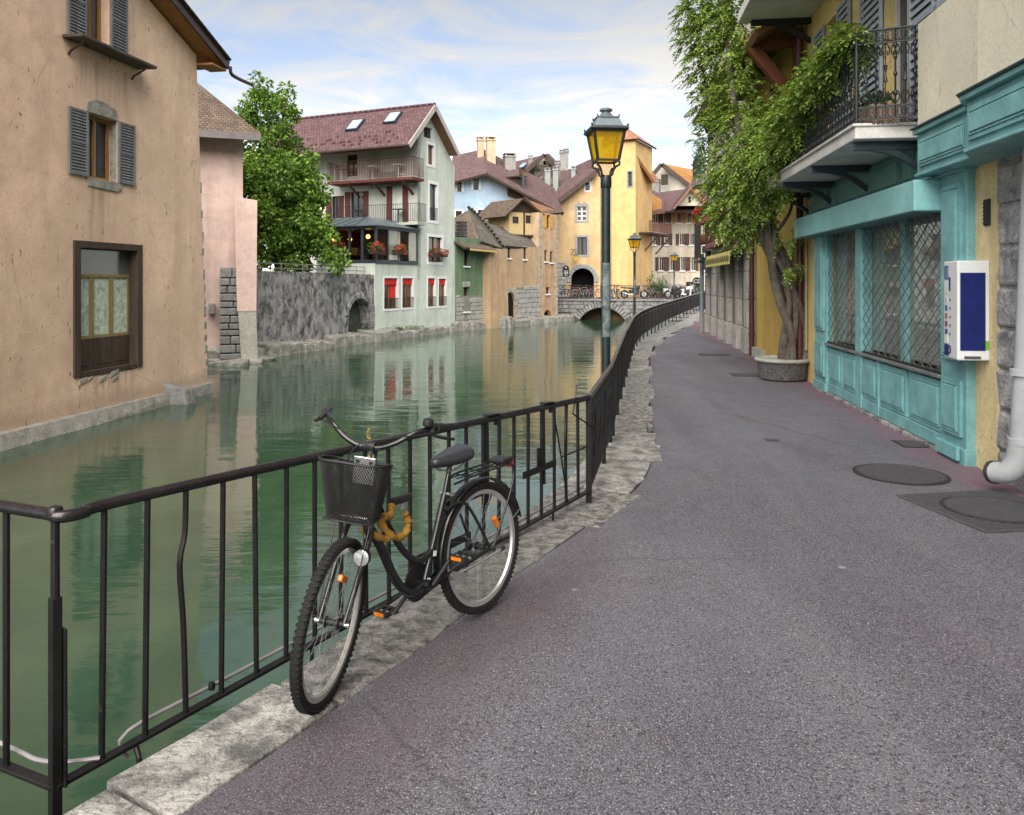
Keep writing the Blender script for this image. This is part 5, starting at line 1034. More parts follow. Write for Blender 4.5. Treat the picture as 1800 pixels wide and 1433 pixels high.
# things standing on the balconies
def small_set(f, x, y, z, label, m_, cloth=None):
    t = thing('cafe_table', label, 'table', f.w(x, y, z), f.ang); mb = MB(); mb.lathe([(0, .70), (.32, .70), (.32, .73), (0, .73)], 14); mb.build('table_top', cloth or m_, t); mb = MB(); mb.tube([(0, 0, 0), (0, 0, .7)], .025, 6); mb.lathe([(.2, 0), (.2, .02), (0, .03)], 10); mb.build('leg', m_, t)
small_set(SD, SD.u(600, -.5), -.5, zb1, 'small table with checked cloth on the upper maroon balcony of the mint house', M_WHITE, paint('checked_cloth', (0.55, 0.25, 0.27), .8, .5, scale=8))
small_set(SD, SD.u(655, -.5), -.5, zb1, 'round pale table in the middle of the upper maroon balcony of the mint house', M_WHITE, M_WHITE)
small_set(SD, SD.u(700, -.5), -.5, zb1, 'white round table at the gable end of the upper maroon balcony of the mint house', M_WHITE, M_WHITE)
small_set(SD, SD.u(628, -.45), -.45, zb2, 'dark metal table on the grey balcony over the veranda, farther one', M_NAVY)
small_set(SD, SD.u(700, -.45), -.45, zb2, 'dark metal table on the grey balcony over the veranda, nearer the gable', M_NAVY)
# veranda: glazed dining room on the terrace
ve = thing('veranda', 'dark framed glazed veranda with zinc roof on the side of the mint house', 'veranda', WH.w(0, 0, zf), WH.ang)
zg = WH.z(690, 405) - zf; dv = 3.3; V = lambda x, y, z: (x, y, z)
mb = MB(); mb.box(-.06, uc - .02, -.06, dv, -.02, .14); mb.build('floor_sill', M_NAVY, ve)
posts = [0.02, uc * .27, uc * .53, uc * .78, uc - .08]
for i, x in enumerate(posts): mb = MB(); mb.box(x - .05, x + .05, -.05, .05, .14, zg); mb.build('post', M_NAVY if i not in (2, 3) else M_BARGE, ve)
sp = [dv * t for t in (.22, .44, .66, .88)]
for y in sp: mb = MB(); mb.box(-.05, .05, y - .06, y + .06, .14, zg); mb.build('post', M_NAVY, ve)
M_VGL = G('clear_pane'); M_VGL = M_VGL.done((0.9, 0.95, 0.95), 0.02, 0, None, .5, **{'Transmission Weight': 1.0, 'IOR': 1.05}); M_DULL = glassm('reflecting_pane', (0.20, 0.20, 0.16), .04)
for i, (a, b) in enumerate(zip(posts, posts[1:])): mb = MB(); mb.box(a + .05, b - .05, -.012, .0, .16, zg); mb.build('pane', M_DULL if i in (1, 3) else M_VGL, ve)
for a, b in zip([0] + sp, sp): mb = MB(); mb.box(-.01, .002, a + .06, b - .06, .16, zg); mb.build('pane', M_VGL, ve)
mb = MB(); mb.box(-.12, uc - .02, -.12, dv, zg, zg + .14); mb.build('eave_beam', M_NAVY, ve)
e = -.25; zt_ = zg + .16; rt = zg + .72; vr = []
mb = MB(); mb.add([(e, e, zt_), (uc - .02, e, zt_ + .02), (uc - .02, 1.6, rt), (1.7, 1.6, rt), (e, dv + 2, zt_), (1.7, dv + 2, rt)], [(0, 1, 2, 3), (4, 0, 3, 5)]); zr_ = mb.build('roof', M_ZINC, ve); so = zr_.modifiers.new('s', 'SOLIDIFY'); so.thickness = .05
for k in range(1, 9): t = k / 9; y = e + (dv + 2 - e) * t; mb = MB(); yy = 1.6 + (dv + 2 - 1.6) * t; mb.beam((e, y, zt_ + .02), (1.7, max(y, 1.6), rt + .02), .03, .05); mb.build('seam', M_ZINC, zr_)
mb = MB(); mb.box(.2, uc - .05, dv - .1, dv, .1, zg); mb.build('back_wall', M_WARMIN, ve)
def vlamp(x, y, z, lab):
    l = thing('hanging_lamp', lab, 'lamp', WH.w(x, y, zf + z), 0); mb = MB(); mb.lathe([(0, -.10), (.07, -.08), (.10, 0), (.07, .08), (0, .1)], 12); mb.build('globe', M_WARM, l, smooth=True); mb = MB(); mb.tube([(0, 0, .1), (0, 0, zg - z)], .008, 5); mb.build('cord', M_BLACKIRON, l)
for x, y, z, lab in ((.7, .9, zg - .32, 'glowing round lamp hanging just inside the veranda corner above the flowers'), (.9, 2.1, zg - .42, 'glowing lamp inside the terrace side of the veranda, second from its corner'), (.6, 2.95, zg - .45, 'glowing lamp at the tree end of the veranda')): vlamp(x, y, z, lab)
for k, (x, y, lab) in enumerate(((.9, .9, 'veranda table with white cloth nearest the glazed corner'), (1.0, 2.2, 'veranda table with white cloth farther from the corner'), (2.3, 1.0, 'veranda table with white cloth behind the reflecting panes'))):
    t = thing('dining_table', lab, 'table', WH.w(x, y, zf + .02), WH.ang); mb = MB(); mb.box(-.45, .45, -.4, .4, .70, .74); mb.build('table_top', M_WHITE, t); mb = MB(); mb.hexa([(-.47, -.42, .38), (.47, -.42, .38), (.47, .42, .38), (-.47, .42, .38), (-.455, -.405, .739), (.455, -.405, .739), (.455, .405, .739), (-.455, .405, .739)]); mb.build('tablecloth', M_WHITE, t); mb = MB(); mb.box(-.04, .04, -.04, .04, 0, .7); mb.build('leg', M_BROWNWOOD, t)
# ------------------------------------------------------------------ green house
M_GREEN = plaster('green_plaster', (0.14, 0.215, 0.135), 0.55, 1.25, 0.5, 0, 1.0, 0.4); M_RUBBLE = stone('pale_rubble', (0.50, 0.49, 0.47), (0.20, 0.20, 0.20), 2.5, .9); M_RUBM = stone('rubble_mortar', (0.30, 0.29, 0.28), (0.14, 0.135, 0.13), 5, .8, rnd=False)
cl0 = Vector((-3.10, 43.05)); cl1 = Vector((4.4, 55.4))
def on_line(px, a=cl0, b=cl1):
    k = (px - CX) / F_PX; d = b - a; t = (k * a.y - a.x) / (d.x - k * d.y); return a + d * t
def rubble(f, u0, u1, z0, z1, h=.24, skip=(), lo=.22, hi=.5, v=-.03, name='stone', jag=0.0):
    mb = MB(); mb.box(u0, u1, v + .025, .05, z0, z1); base = mb.build('stone_facing', M_RUBM, f); z = z0; rb = random.Random(int(u0 * 100 + z0 * 10)); me = None
    while z < z1 - .05:
        hh = h * rb.uniform(.75, 1.25); x = u0
        while x < u1 - .04:
            w = min(rb.uniform(lo, hi), u1 - x)
            if not any(a < x + w / 2 < b and c < z + hh / 2 < d for a, b, c, d in skip) and not (jag and z > z1 - jag and rb.random() < .4):
                mb = MB(); mb.box(x + .012, x + w - .012, v - rb.uniform(0, .03), .04, z + .012, min(z + hh, z1 + .1) - .012); mb.build('stone', M_RUBBLE, base, bevel=.02, seg=1)
            x += w
        z += hh
GR = Face(cl0, on_line(851), name='green_house', label='narrow green plastered house with rubble base beside the mint house', cat='house')
zt = GR.z(825, 437); r1 = GR.rect(816, 440, 824, 468); r2 = GR.rect(815, 505, 824, 548)
wall(GR, [(-.05, -1.1), (GR.W, -1.1), (GR.W, zt + .6), (-.05, zt + .6)], [rh(r1), rh(r2)], M_GREEN, .25, 5)
win(GR, r1, M_BROWNWOOD, cols=2, depth=.2, sill=M_TRIMW); win(GR, r2, M_BROWNWOOD, cols=2, depth=.2, sill=M_TRIMW)
rubble(GR, .0, GR.W, -1.1, GR.z(820, 520), skip=((r2[0] - .1, r2[1] + .1, -1, 9),), jag=.3)
mb = MB(); mb.box(r2[0] - .12, r2[1] + .12, -.06, .1, r2[3], r2[3] + .32); mb.build('lintel', M_PLINTH, GR, bevel=.03)
MB_ROOF = [tiles('weathered_brown_tiles', (0.165, 0.125, 0.10), (0.075, 0.055, 0.045), .2, .16), M_EAVEWOOD, M_BROWNWOOD]
roof_plane(GR, (-.15, -.75, zt - .0), (GR.W + .3, -.75, zt - .05), (GR.W + .3, 1.8, zt + 1.05), (-.15, 1.8, zt + 1.2), .12, MB_ROOF)
mb = MB(); mb.beam((.25, -.78, zt - .1), (GR.W + .2, -.78, zt - .14), .05, .13); mb.build('eave_board', wood('yellow_eave_board', (0.55, 0.42, 0.18), (0.4, 0.28, 0.1), 'X'), GR)
mb = MB(); x = GR.u(812, .6); 
for k in range(5): z = zt + .6 + k * .2; mb.box(x - .22, x + .22, .4, .84, z, z + .12); mb.box(x - .26, x + .26, .36, .88, z + .12, z + .17)
mb.build('louvred_chimney', M_MORTAR, GR); mb = MB(); mb.box(x - .28, x + .28, .32, .9, zt + .35, zt + .6); mb.build('chimney_flashing', M_TRIMW, GR)
# ------------------------------------------------------------------ the old mill: ochre wall, mossy roof
M_OCHREW = plaster('ochre_weathered_plaster', (0.46, 0.33, 0.21), 0.5, 1.15, 0.45, 0, 1.2, .5, tint=(0.33, 0.23, 0.15)); M_MOSS = tiles('mossy_stone_shingles', (0.13, 0.12, 0.115), (0.06, 0.055, 0.055), .22, .2, moss=(0.085, 0.085, 0.04))
ML = Face(on_line(851), on_line(949), name='old_mill', label='low ochre canal building with mossy shingle roof and dark arched doorway', cat='house')
zt = ML.z(900, 437); aw = ML.rect(887, 517, 905, 562); h_ar = arch(aw[0], aw[1], -.75, aw[3] - (aw[1] - aw[0]) / 2, 10, 1.15); s1_ = ML.rect(892, 432, 897, 454); s2_ = ML.rect(920, 436, 925, 456)
wall(ML, [(0, -1.1), (ML.W, -1.1), (ML.W, zt + .2), (0, zt + .2)], [h_ar, rh(s1_), rh(s2_)], M_OCHREW, .12, 3)
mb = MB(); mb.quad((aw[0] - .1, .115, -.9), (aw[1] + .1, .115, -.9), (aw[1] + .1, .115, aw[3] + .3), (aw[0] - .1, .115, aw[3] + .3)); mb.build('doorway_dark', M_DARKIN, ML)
for r in (s1_, s2_): win(ML, r, M_BROWNWOOD, cols=1, fw=.05, sill=M_TRIMW, depth=.11)
ar_c = (aw[0] + aw[1]) / 2
for k in range(9): a = math.pi * k / 8; r = (aw[1] - aw[0]) / 2 + .14; M = Matrix.Translation((ar_c + r * math.cos(a), -.02, aw[3] - (aw[1] - aw[0]) / 2 + 1.15 * r * math.sin(a))) @ Matrix.Rotation(-a, 4, 'Y'); mb = MB(); mb.box(-.14, .14, -.04, .1, -.14, .14, M=M); mb.build('arch_stone', M_RUBBLE, ML, bevel=.03)
rubble(ML, aw[1] + .18, ML.W - .02, -1.1, ML.z(925, 505), .28, jag=.3, hi=.6)
pw = ML.u(882); mb = MB(); mb.hexa([(-.15, -.55, -1.1), (pw, -.5, -1.1), (pw, .1, -1.1), (-.15, .1, -1.1), (-.15, -.45, zt - .15), (pw - .05, -.4, zt - .1), (pw - .05, .1, zt), (-.15, .1, zt)]); mb.build('pier', M_OCHREW, ML)
for k in range(3): mb = MB(); mb.box(pw - 1.2 + k * .42, pw - .85 + k * .42, -.95 - .1 * (k % 2), -.5, -1.15, -.45 + .12 * (k == 1)); mb.build('footing_stone', M_LEDGE, ML, bevel=.06)
mb = MB(); mb.box(aw[0] - .1, aw[1] + .35, -.9, .3, -1.1, -.62); mb.build('landing_step', M_LEDGE, ML, bevel=.05)
MM = [M_MOSS, M_EAVEWOOD, M_MOSS]
roof_pix(ML, [(846, 424, 45.0), (884, 437, 46.4), (860, 393, 49.5), (824, 368, 49.5)], .16, MM); roof_pix(ML, [(880, 431, 46.6), (944, 437, 51.0), (948, 412, 53.5), (852, 392, 49.6)], .16, MM)
roof_pix(ML, [(798, 420, 46.0), (848, 425, 45.1), (826, 368, 49.5), (798, 383, 49.5)], .16, [MB_ROOF[0], M_EAVEWOOD, M_BROWNWOOD])
for k in range(13): t = k / 12; p = ML.loc(pt(825 + (884 - 825) * t, 366 + 66 * t ** 1.25, 49.4 - 3.0 * t)); mb = MB(); mb.box(-.16, .16, -.10, .10, -.05, .05, M=Matrix.Translation(p) @ Matrix.Rotation(R(40), 4, 'Y')); mb.build('hip_tile', M_MOSS, ML, bevel=.02)
# ------------------------------------------------------------------ stair tower with the boarded dovecote
M_APRI = plaster('apricot_weathered_plaster', (0.52, 0.36, 0.23), 0.5, 1.15, .6, 0, 1.2, .5, patch=(0.40, 0.33, 0.26)); M_CREAMY = plaster('cream_ochre_plaster', (0.55, 0.42, 0.22), 0.7, 1.1, .4, 0, 1.2, .3); M_OLDTIMBER = wood('black_old_timber', (0.07, 0.05, 0.035), (0.02, 0.014, 0.01))
TW = Face(on_line(948), on_line(980), name='dovecote_house', label='narrow apricot house with a jettied cream loft and gabled roof', cat='house')
zt = TW.z(965, 376); ws = [TW.rect(*r) for r in ((957, 440, 962, 460), (967, 442, 972, 462), (960, 505, 966, 517), (960, 378, 967, 402))]; wa = TW.rect(955, 550, 970, 566)
wall(TW, [(0, -1.1), (TW.W, -1.1), (TW.W, zt), (0, zt)], [rh(r) for r in ws] + [arch(wa[0], wa[1], -1.05, wa[3] - (wa[1] - wa[0]) / 2 + .2)], M_APRI, .3, 6)
for r in ws[:3]: win(TW, r, M_BROWNWOOD, cols=1, fw=.04, sill=M_TRIMW)
win(TW, ws[3], M_HONEY, cols=1, fw=.05, shutters=wood('yellow_shutter', (0.60, 0.36, 0.06), (0.45, 0.25, 0.04)), shw=.28, louvre=False)
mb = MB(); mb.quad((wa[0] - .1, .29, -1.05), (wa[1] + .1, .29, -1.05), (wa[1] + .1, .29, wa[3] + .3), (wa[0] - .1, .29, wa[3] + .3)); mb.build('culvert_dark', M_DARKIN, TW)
for k in range(int((zt + .3) / .33)):
    z = -.6 + k * .33; mb = MB(); w = .16 if k % 2 else .28; mb.box(-.05, w, -.03, .05, z, z + .3); mb.build('corner_stone', M_RUBBLE, TW, bevel=.02, seg=1); mb = MB(); mb.box(TW.W - w, TW.W + .03, -.03, .05, z, z + .3); mb.build('corner_stone', M_RUBBLE, TW, bevel=.02, seg=1)
bx0, bx1 = pt(895, 0, 50.2), pt(946, 0, 51.8); LF = Face(bx0, bx1, root=TW); zb, zt2 = LF.z(920, 413), LF.z(920, 374); l1 = LF.rect(901, 381, 912, 393); l2 = LF.rect(924, 379, 937, 393)
wall(LF, [(0, zb), (LF.W, zb), (LF.W, zt2), (0, zt2)], [rh(l1), rh(l2)], M_CREAMY, .15, 2.2, name='loft_wall'); 
for r in (l1, l2): win(LF, r, M_OLDTIMBER, cols=3, rows=2, fw=.04, depth=.12)
mb = MB(); mb.box(-.1, LF.W + .35, -.12, 2.2, zb - .12, zb); mb.build('loft_floor_beam', M_OLDTIMBER, LF); mb = MB(); mb.box(LF.W * .48, LF.W * .53, -.03, .02, zb, zt2); mb.build('post', M_OLDTIMBER, LF)
gz = LF.z(912, 349); gu = LF.u(913); mb = MB(); mb.prism([(-.25, zt2), (LF.W + .1, zt2), (gu, gz - .15)], 'y', .0, .1); mb.build('gable_boarding', M_OLDTIMBER, LF)
for k in range(9): x = -.1 + k * LF.W / 8.5; hgt = (gz - zt2) * (1 - abs(x - gu) / (gu + .4 if x < gu else LF.W - gu + .3)); mb = MB(); mb.box(x, x + .14, -.03, -.003, zt2, zt2 + max(.05, hgt * .85)); mb.build('board', M_OLDTIMBER, LF)
eL = LF.loc(pt(879, 381, 49.8)); eR_ = LF.loc(pt(954, 377, 51.8)); RD = [M_TILE_BR, M_EAVEWOOD, M_OLDTIMBER]
roof_plane(LF, (eL.x, 3, eL.z), (eL.x, -.4, eL.z), (gu, -.4, gz), (gu, 3, gz), .1, RD); roof_plane(LF, (eR_.x, -.4, eR_.z), (eR_.x, 3, eR_.z), (gu, 3, gz), (gu, -.4, gz), .1, RD)
roof_pix(TW, [(950, 377, 51.6), (992, 373, 54.5), (940, 345, 60), (905, 325, 57)], .14, RD)
# ------------------------------------------------------------------ blue house behind
M_BLUE = plaster('sky_blue_plaster', (0.34, 0.47, 0.62), .75, 1.1, .25, 0, .8, .25)
BL = Face(pt(793, 0, 55.0), pt(990, 0, 57.0), name='blue_house', label='pale blue house with plum roof rising behind the old mill', cat='house')
P = [BL.uv(793, 319), BL.uv(855, 303), BL.uv(985, 371)]; wb = [BL.rect(*r) for r in ((804, 319, 811, 337), (832, 315, 841, 334), (840, 369, 851, 393), (801, 371, 812, 395))]
wall(BL, [(0, 0), (BL.u(948), 0), (BL.u(948), 6.5), (P[2][0], P[2][1]), P[1], (0, P[0][1])], [rh(r) for r in wb], M_BLUE, .2, 6)
for i, r in enumerate(wb): win(BL, r, M_BROWNWOOD, cols=2, fw=.05, surround=None if i < 2 else M_TRIMW, shutters=paint('pale_shutter', (.55, .58, .58), .7) if i < 2 else None, shw=.16, louvre=False)
PU = [tiles('dusky_plum_tiles', (0.135, 0.085, 0.09), (0.085, 0.055, 0.06), .2, .18), M_EAVEWOOD, M_BROWNWOOD]
roof_pix(BL, [(788, 322, 54.3), (857, 304, 54.6), (850, 262, 60), (796, 274, 60)], .15, PU); bA, bB, bD = BL.loc(pt(856, 305, 54.6)), BL.loc(pt(991, 376, 54.8)), BL.loc(pt(850, 262, 60)); roof_plane(BL, bA, bB, bB + bD - bA, bD, .15, [PU[0], wood('painted_sunlit_soffit', (0.55, 0.30, 0.12), (0.40, 0.2, 0.07), 'X'), M_BROWNWOOD])  # rake soffit: low sunlight painted in as an orange wood colour
M_CHIM = stone('grey_chimney_render', (0.34, 0.33, 0.31), (0.20, 0.19, 0.18), 3, .4); M_CHIMY = plaster('ochre_chimney_render', (0.55, 0.42, 0.30), .7, 1.1, .3); M_FLUE = paint('zinc_flue', (0.20, 0.22, 0.22), .45, .2, .1, .5)
chimney(BL, 839, 244, 850, 262, 58.5, M_CHIMY); chimney(BL, 855, 244, 870, 280, 58, M_CHIMY, d=.9); chimney(BL, 886, 273, 905, 300, 58.5, M_CHIM, d=.8)
dm = BL.loc(pt(903, 330, 56.0)); mb = MB(); zd = pt(903, 312, 56).z; x0_, x1_ = BL.loc(pt(889, 0, 56.5)).x, BL.loc(pt(918, 0, 56.0)).x; mb.hexa([(x0_, dm.y, dm.z - .6), (x1_, dm.y - .3, dm.z - .9), (x1_, dm.y + 2, dm.z - .9), (x0_, dm.y + 2, dm.z - .6), (x0_, dm.y, zd), (x1_, dm.y - .3, zd), (x1_, dm.y + 2, zd), (x0_, dm.y + 2, zd)]); dmo = mb.build('dormer', M_OLDTIMBER, BL)
roof_pix(BL, [(882, 312, 56.0), (916, 308, 55.4), (914, 296, 58), (884, 302, 58)], .1, PU, 'dormer_roof'); roof_pix(BL, [(916, 308, 55.4), (928, 311, 56.5), (926, 300, 58.5), (914, 296, 55.4)], .1, RD, 'dormer_roof')
mb = MB(); a = BL.loc(pt(917, 333, 55.5)); b = BL.loc(pt(922, 309, 55.5)); mb.box(a.x, b.x, a.y - .05, a.y + .05, a.z, b.z); mb.build('dormer_window', M_GLASS, dmo)
# roofs behind
RB = Face(pt(900, 0, 68), pt(985, 0, 68), name='rubble_gable_house', label='house with speckled rubble gable and plum roof behind the blue house', cat='house')
za_ = RB.z(958, 273); wall(RB, [(0, 0), (RB.W, 0), (RB.u(984), RB.z(984, 303)), (RB.u(958), RB.z(958, 275)), (RB.u(925), RB.z(925, 303)), (0, RB.z(925, 303))], [rh(RB.rect(944, 297, 948, 303)), rh(RB.rect(955, 283, 960, 290))], stone('speckled_rubble', (0.55, 0.52, 0.46), (0.10, 0.08, 0.06), 5, .8, contrast=2, rnd=False), .2, 6)
for r in ((944, 297, 948, 303), (955, 283, 960, 290)): win(RB, RB.rect(*r), M_BROWNWOOD, cols=1, fw=.04)
roof_pix(RB, [(900, 305, 66), (924, 303, 66.5), (958, 272, 66.5), (905, 284, 72)], .15, PU); roof_pix(RB, [(986, 305, 66.5), (995, 300, 72), (965, 270, 72), (958, 272, 66.5)], .15, PU); mb = MB(); a, b, c = [RB.loc(pt(*p)) for p in ((922, 304, 66.3), (958, 272, 66.3), (988, 306, 66.3))]; mb.beam(a, b, .1, .35); mb.beam(b, c, .1, .35); mb.build('barge_board', M_BROWNWOOD, RB)
chimney(RB, 929, 276, 937, 288, 68, M_CHIM); mb = MB(); p = [RB.loc(pt(*q)) for q in ((913, 294, 68), (920, 294, 67), (927, 288, 68.5), (920, 288, 69))]; mb.hexa(p + [q + Vector((0, 0, .1)) for q in p]); mb.build('skylight', M_SKYL, RB)
# ------------------------------------------------------------------ yellow house, tower, pink house across the bridge
M_YEL = plaster('ochre_yellow_plaster', (0.58, 0.42, 0.24), .62, 1.1, .45, 0, .8, .3); M_YELT = plaster('sunlit_gold_plaster', (0.68, 0.465, 0.215), .66, 1.1, .4, 0, .8, .25, patch=None); M_ROSE = plaster('rose_plaster', (0.60, 0.36, 0.34), .7, 1.1, .35, 0, .8, .25); M_GREYST = stone('grey_window_stone', (0.34, 0.36, 0.36), (0.20, 0.21, 0.21), 4, .4, rnd=False)  # tower plaster: golden low sun put into its base colour
YH = Face(pt(976, 0, 58.2), pt(1046, 0, 57.8), name='yellow_house', label='yellow house with stone twin windows and dark archway at the bridge', cat='house')
wy = [YH.rect(*r) for r in ((1029, 321, 1037, 335), (1014, 363, 1031, 388), (1015, 417, 1032, 448))]; ya = YH.rect(1004, 472, 1044, 524); zg0 = YH.z(1020, 524)
wall(YH, [(0, -1), (YH.W + .4, -1), (YH.W + .4, YH.z(1046, 302)), (YH.u(988), YH.z(988, 349)), (0, YH.z(988, 349))], [rh(r) for r in wy] + [arch(ya[0], ya[1], zg0, ya[3] - (ya[1] - ya[0]) / 2)], M_YEL, .3, 6)
win(YH, wy[0], M_BROWNWOOD, cols=1, surround=M_TRIMW, sw=.08)
for r in wy[1:]: win(YH, r, M_WFRAME if r is wy[1] else M_OLDTIMBER, cols=2, rows=3 if r is wy[1] else 1, surround=M_GREYST, sw=.16, mw=.12, fw=.05)
for s in (-1, 1): c = (wy[1][0] + wy[1][1]) / 2 + s * .2; mb = MB(); mb.prism([(c - .2, wy[1][3] + .16), (c + .2, wy[1][3] + .16), (c + .1, wy[1][3] + .28), (c, wy[1][3] + .36), (c - .1, wy[1][3] + .28)], 'y', -.03, .03); mb.build('ogee_head', M_GREYST, YH)
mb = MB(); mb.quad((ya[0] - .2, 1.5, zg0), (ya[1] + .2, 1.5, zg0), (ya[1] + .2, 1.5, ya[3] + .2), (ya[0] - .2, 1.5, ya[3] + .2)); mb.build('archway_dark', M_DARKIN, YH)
for k in range(13): a = math.pi * k / 12; r = (ya[1] - ya[0]) / 2 + .17; M = Matrix.Translation(((ya[0] + ya[1]) / 2 + r * math.cos(a), -.03, ya[3] - (ya[1] - ya[0]) / 2 + r * math.sin(a))) @ Matrix.Rotation(-a, 4, 'Y'); mb = MB(); mb.box(-.17, .17, -.05, .1, -.2, .2, M=M); mb.build('arch_stone', M_GREYST, YH, bevel=.03)
rubble(YH, YH.u(980), ya[0] - .35, zg0, YH.z(990, 462), .3, jag=.4, hi=.6)
roof_pix(YH, [(976, 352, 57.4), (990, 350, 57.4), (1052, 296, 57.4), (985, 300, 64)], .15, PU); roof_pix(YH, [(986, 304, 64), (1052, 297, 57.5), (1060, 275, 63), (1035, 281, 64)], .15, [M_TILE_PUR, M_EAVEWOOD, M_BROWNWOOD]); mb = MB(); a, b = [YH.loc(pt(*p)) for p in ((984, 353, 57.3), (1050, 301, 57.3))]; mb.beam(a, b, .1, .3); mb.build('verge_board', M_BROWNWOOD, YH)
chimney(YH, 976, 285, 984, 298, 64, M_CHIM); chimney(YH, 984, 266, 991, 296, 64, M_CHIM); chimney(YH, 992, 264, 999, 295, 64, M_CHIM); chimney(YH, 1004, 295, 1012, 308, 60, M_FLUE, d=.3)
for x0_, y0_, x1_, y1_ in ((958, 298, 968, 330), (972, 296, 982, 338)): chimney(YH, x0_, y0_, x1_, y1_, 60, M_FLUE, d=.4, name='flue')
TO = Face(pt(1076, 0, 57.0), pt(1117, 0, 56.2), name='yellow_tower', label='tall yellow stair tower coloured sunlit gold with tiny window behind the lamp', cat='tower')
tw_ = TO.rect(1104, 302, 1111, 328); zt = TO.z(1100, 246); 
wall(TO, [(0, -1), (TO.W, -1), (TO.W, zt), (0, zt)], [rh(tw_)], M_YELT, .3, 4.2); win(TO, tw_, M_OLDTIMBER, cols=1, surround=M_GREYST, sw=.10)
pk_ = TO.loc(pt(1082, 212, 58.6)); o_ = .3
for a, b in (((-o_, -o_), (TO.W + o_, -o_)), ((TO.W + o_, -o_), (TO.W + o_, 4.5)), ((-o_, 4.5), (-o_, -o_))): roof_plane(TO, (*a, zt - .02), (*b, zt - .02), (pk_.x + .02, pk_.y, pk_.z), (pk_.x, pk_.y, pk_.z), .12, [tiles('russet_tiles', (0.34, 0.16, 0.10), (0.2, 0.09, 0.06), .2, .18), M_EAVEWOOD, M_BROWNWOOD])
YL = Face(pt(1044, 0, 58.6), pt(1077, 0, 57.0), name='yellow_wing', label='darker yellow wing with pale corner stones between yellow house and tower', cat='house')
dl = YL.rect(1049, 486, 1056, 523); wall(YL, [(0, -1), (YL.W, -1), (YL.W, YL.z(1077, 262)), (0, YL.z(1044, 285))], [rh(dl)], M_YEL, .25, 4); win(YL, dl, M_OLDTIMBER, cols=1, name='door')
for (y0_, y1_) in ((333, 360), (384, 412), (430, 460), (470, 486)): 
    za1, za2 = YL.z(1052, y1_), YL.z(1052, y0_); n = max(2, int((za2 - za1) / .35))
    for k in range(n): mb = MB(); h = (za2 - za1) / n; mb.box(YL.u(1049) , YL.u(1057) - .08 * (k % 2), -.03, .04, za1 + k * h + .01, za1 + (k + 1) * h - .01); mb.build('corner_stone', M_GREYST, YL, bevel=.02, seg=1)
PF = Face(pt(1117, 0, 57.0), pt(1146, 0, 60.0), name='rose_house', label='rose pink gabled house beside the yellow tower with a brown balcony', cat='house')
wall(PF, [(0, -1), (PF.W, -1), (PF.W, PF.z(1146, 318)), (0, PF.z(1117, 274))], [], M_ROSE, .2, .9); 
r = PF.rect(1123, 376, 1128, 408); win(PF, r, M_MAROON, cols=1, depth=.04, name='balcony_door')
roof_pix(PF, [(1151, 320, 58.0), (1158, 316, 64), (1120, 262, 63), (1116, 268, 56.4)], .18, [tiles('orange_tiles', (0.42, 0.20, 0.10), (0.25, 0.12, 0.07), .2, .18), M_SOFFIT, M_SOFFIT])
zb = PF.z(1135, 411); mb = MB(); a0, a1 = PF.u(1117) , PF.u(1158); mb.box(a0, a1, -1.1, 0, zb - .12, zb); mb.build('balcony', M_BROWNWOOD, PF); balustrade(PF, [(a0, -1.05), (a1, -1.05), (a1, -.05)], zb, .85, M_MAROON, .13, .012)
for t in (.4, .95): x = a0 + (a1 - a0) * t; mb = MB(); mb.beam((x, -1.0, zb - .2), (x - .5, 0, zb - 1.5), .1, .1); mb.build('brace', M_BROWNWOOD, PF)
# white shuttered houses closing the view
M_FARW = plaster('far_cream_plaster', (0.62, 0.58, 0.48), .6, 1.12, .6, 0, .6, .25); M_FARG = plaster('far_grey_plaster', (0.52, 0.50, 0.45), .65, 1.1, .4, 0, .6, .25); M_SHUT = wood('brown_shutter', (0.13, 0.075, 0.05), (0.06, 0.035, 0.025)); M_SHUT_SUN = wood('painted_sunlit_shutter', (0.55, 0.33, 0.10), (0.36, 0.2, 0.06))  # second shutter wood: brown shutters with golden sunlight painted into the colour
FW = Face(pt(1138, 0, 66), pt(1290, 0, 63), name='shuttered_house', label='long cream house with three rows of brown shuttered windows beyond the railing', cat='house')
rows = [(374, 392, (1152, 1170, 1193, 1211, 1230), M_SHUT), (411, 431, (1151, 1172, 1198, 1216, 1240), M_SHUT), (452, 476, (1162, 1181, 1200, 1218, 1240), M_SHUT)]
hs = []
for y0_, y1_, xs, m_ in rows:
    for i, x in enumerate(xs): hs.append((FW.rect(x - 4, y0_, x + 4, y1_), m_ if y0_ > 380 or i < 2 else M_SHUT_SUN))
zt = FW.z(1200, 366); wall(FW, [(0, -1), (FW.W, -1), (FW.W, zt), (0, zt)], [rh(h[0]) for h in hs], M_FARW, .2, 8)
for r, m_ in hs: win(FW, r, M_WFRAME, cols=2, fw=.05, shutters=m_, shw=.27, louvre=False, sill=M_TRIMW, depth=.15)
OR = tiles('painted_sunlit_tiles', (0.46, 0.24, 0.11), (0.28, 0.13, 0.06), .2, .18)  # tiles of the sunlit slopes, the sun's orange painted into their colour
roof_pix(FW, [(1142, 376, 63), (1168, 372, 63), (1168, 345, 67), (1140, 330, 67)], .15, [PU[0], M_SOFFIT, M_SOFFIT]); roof_pix(FW, [(1160, 371, 63.5), (1300, 368, 61), (1300, 320, 70), (1160, 338, 70)], .15, PU)
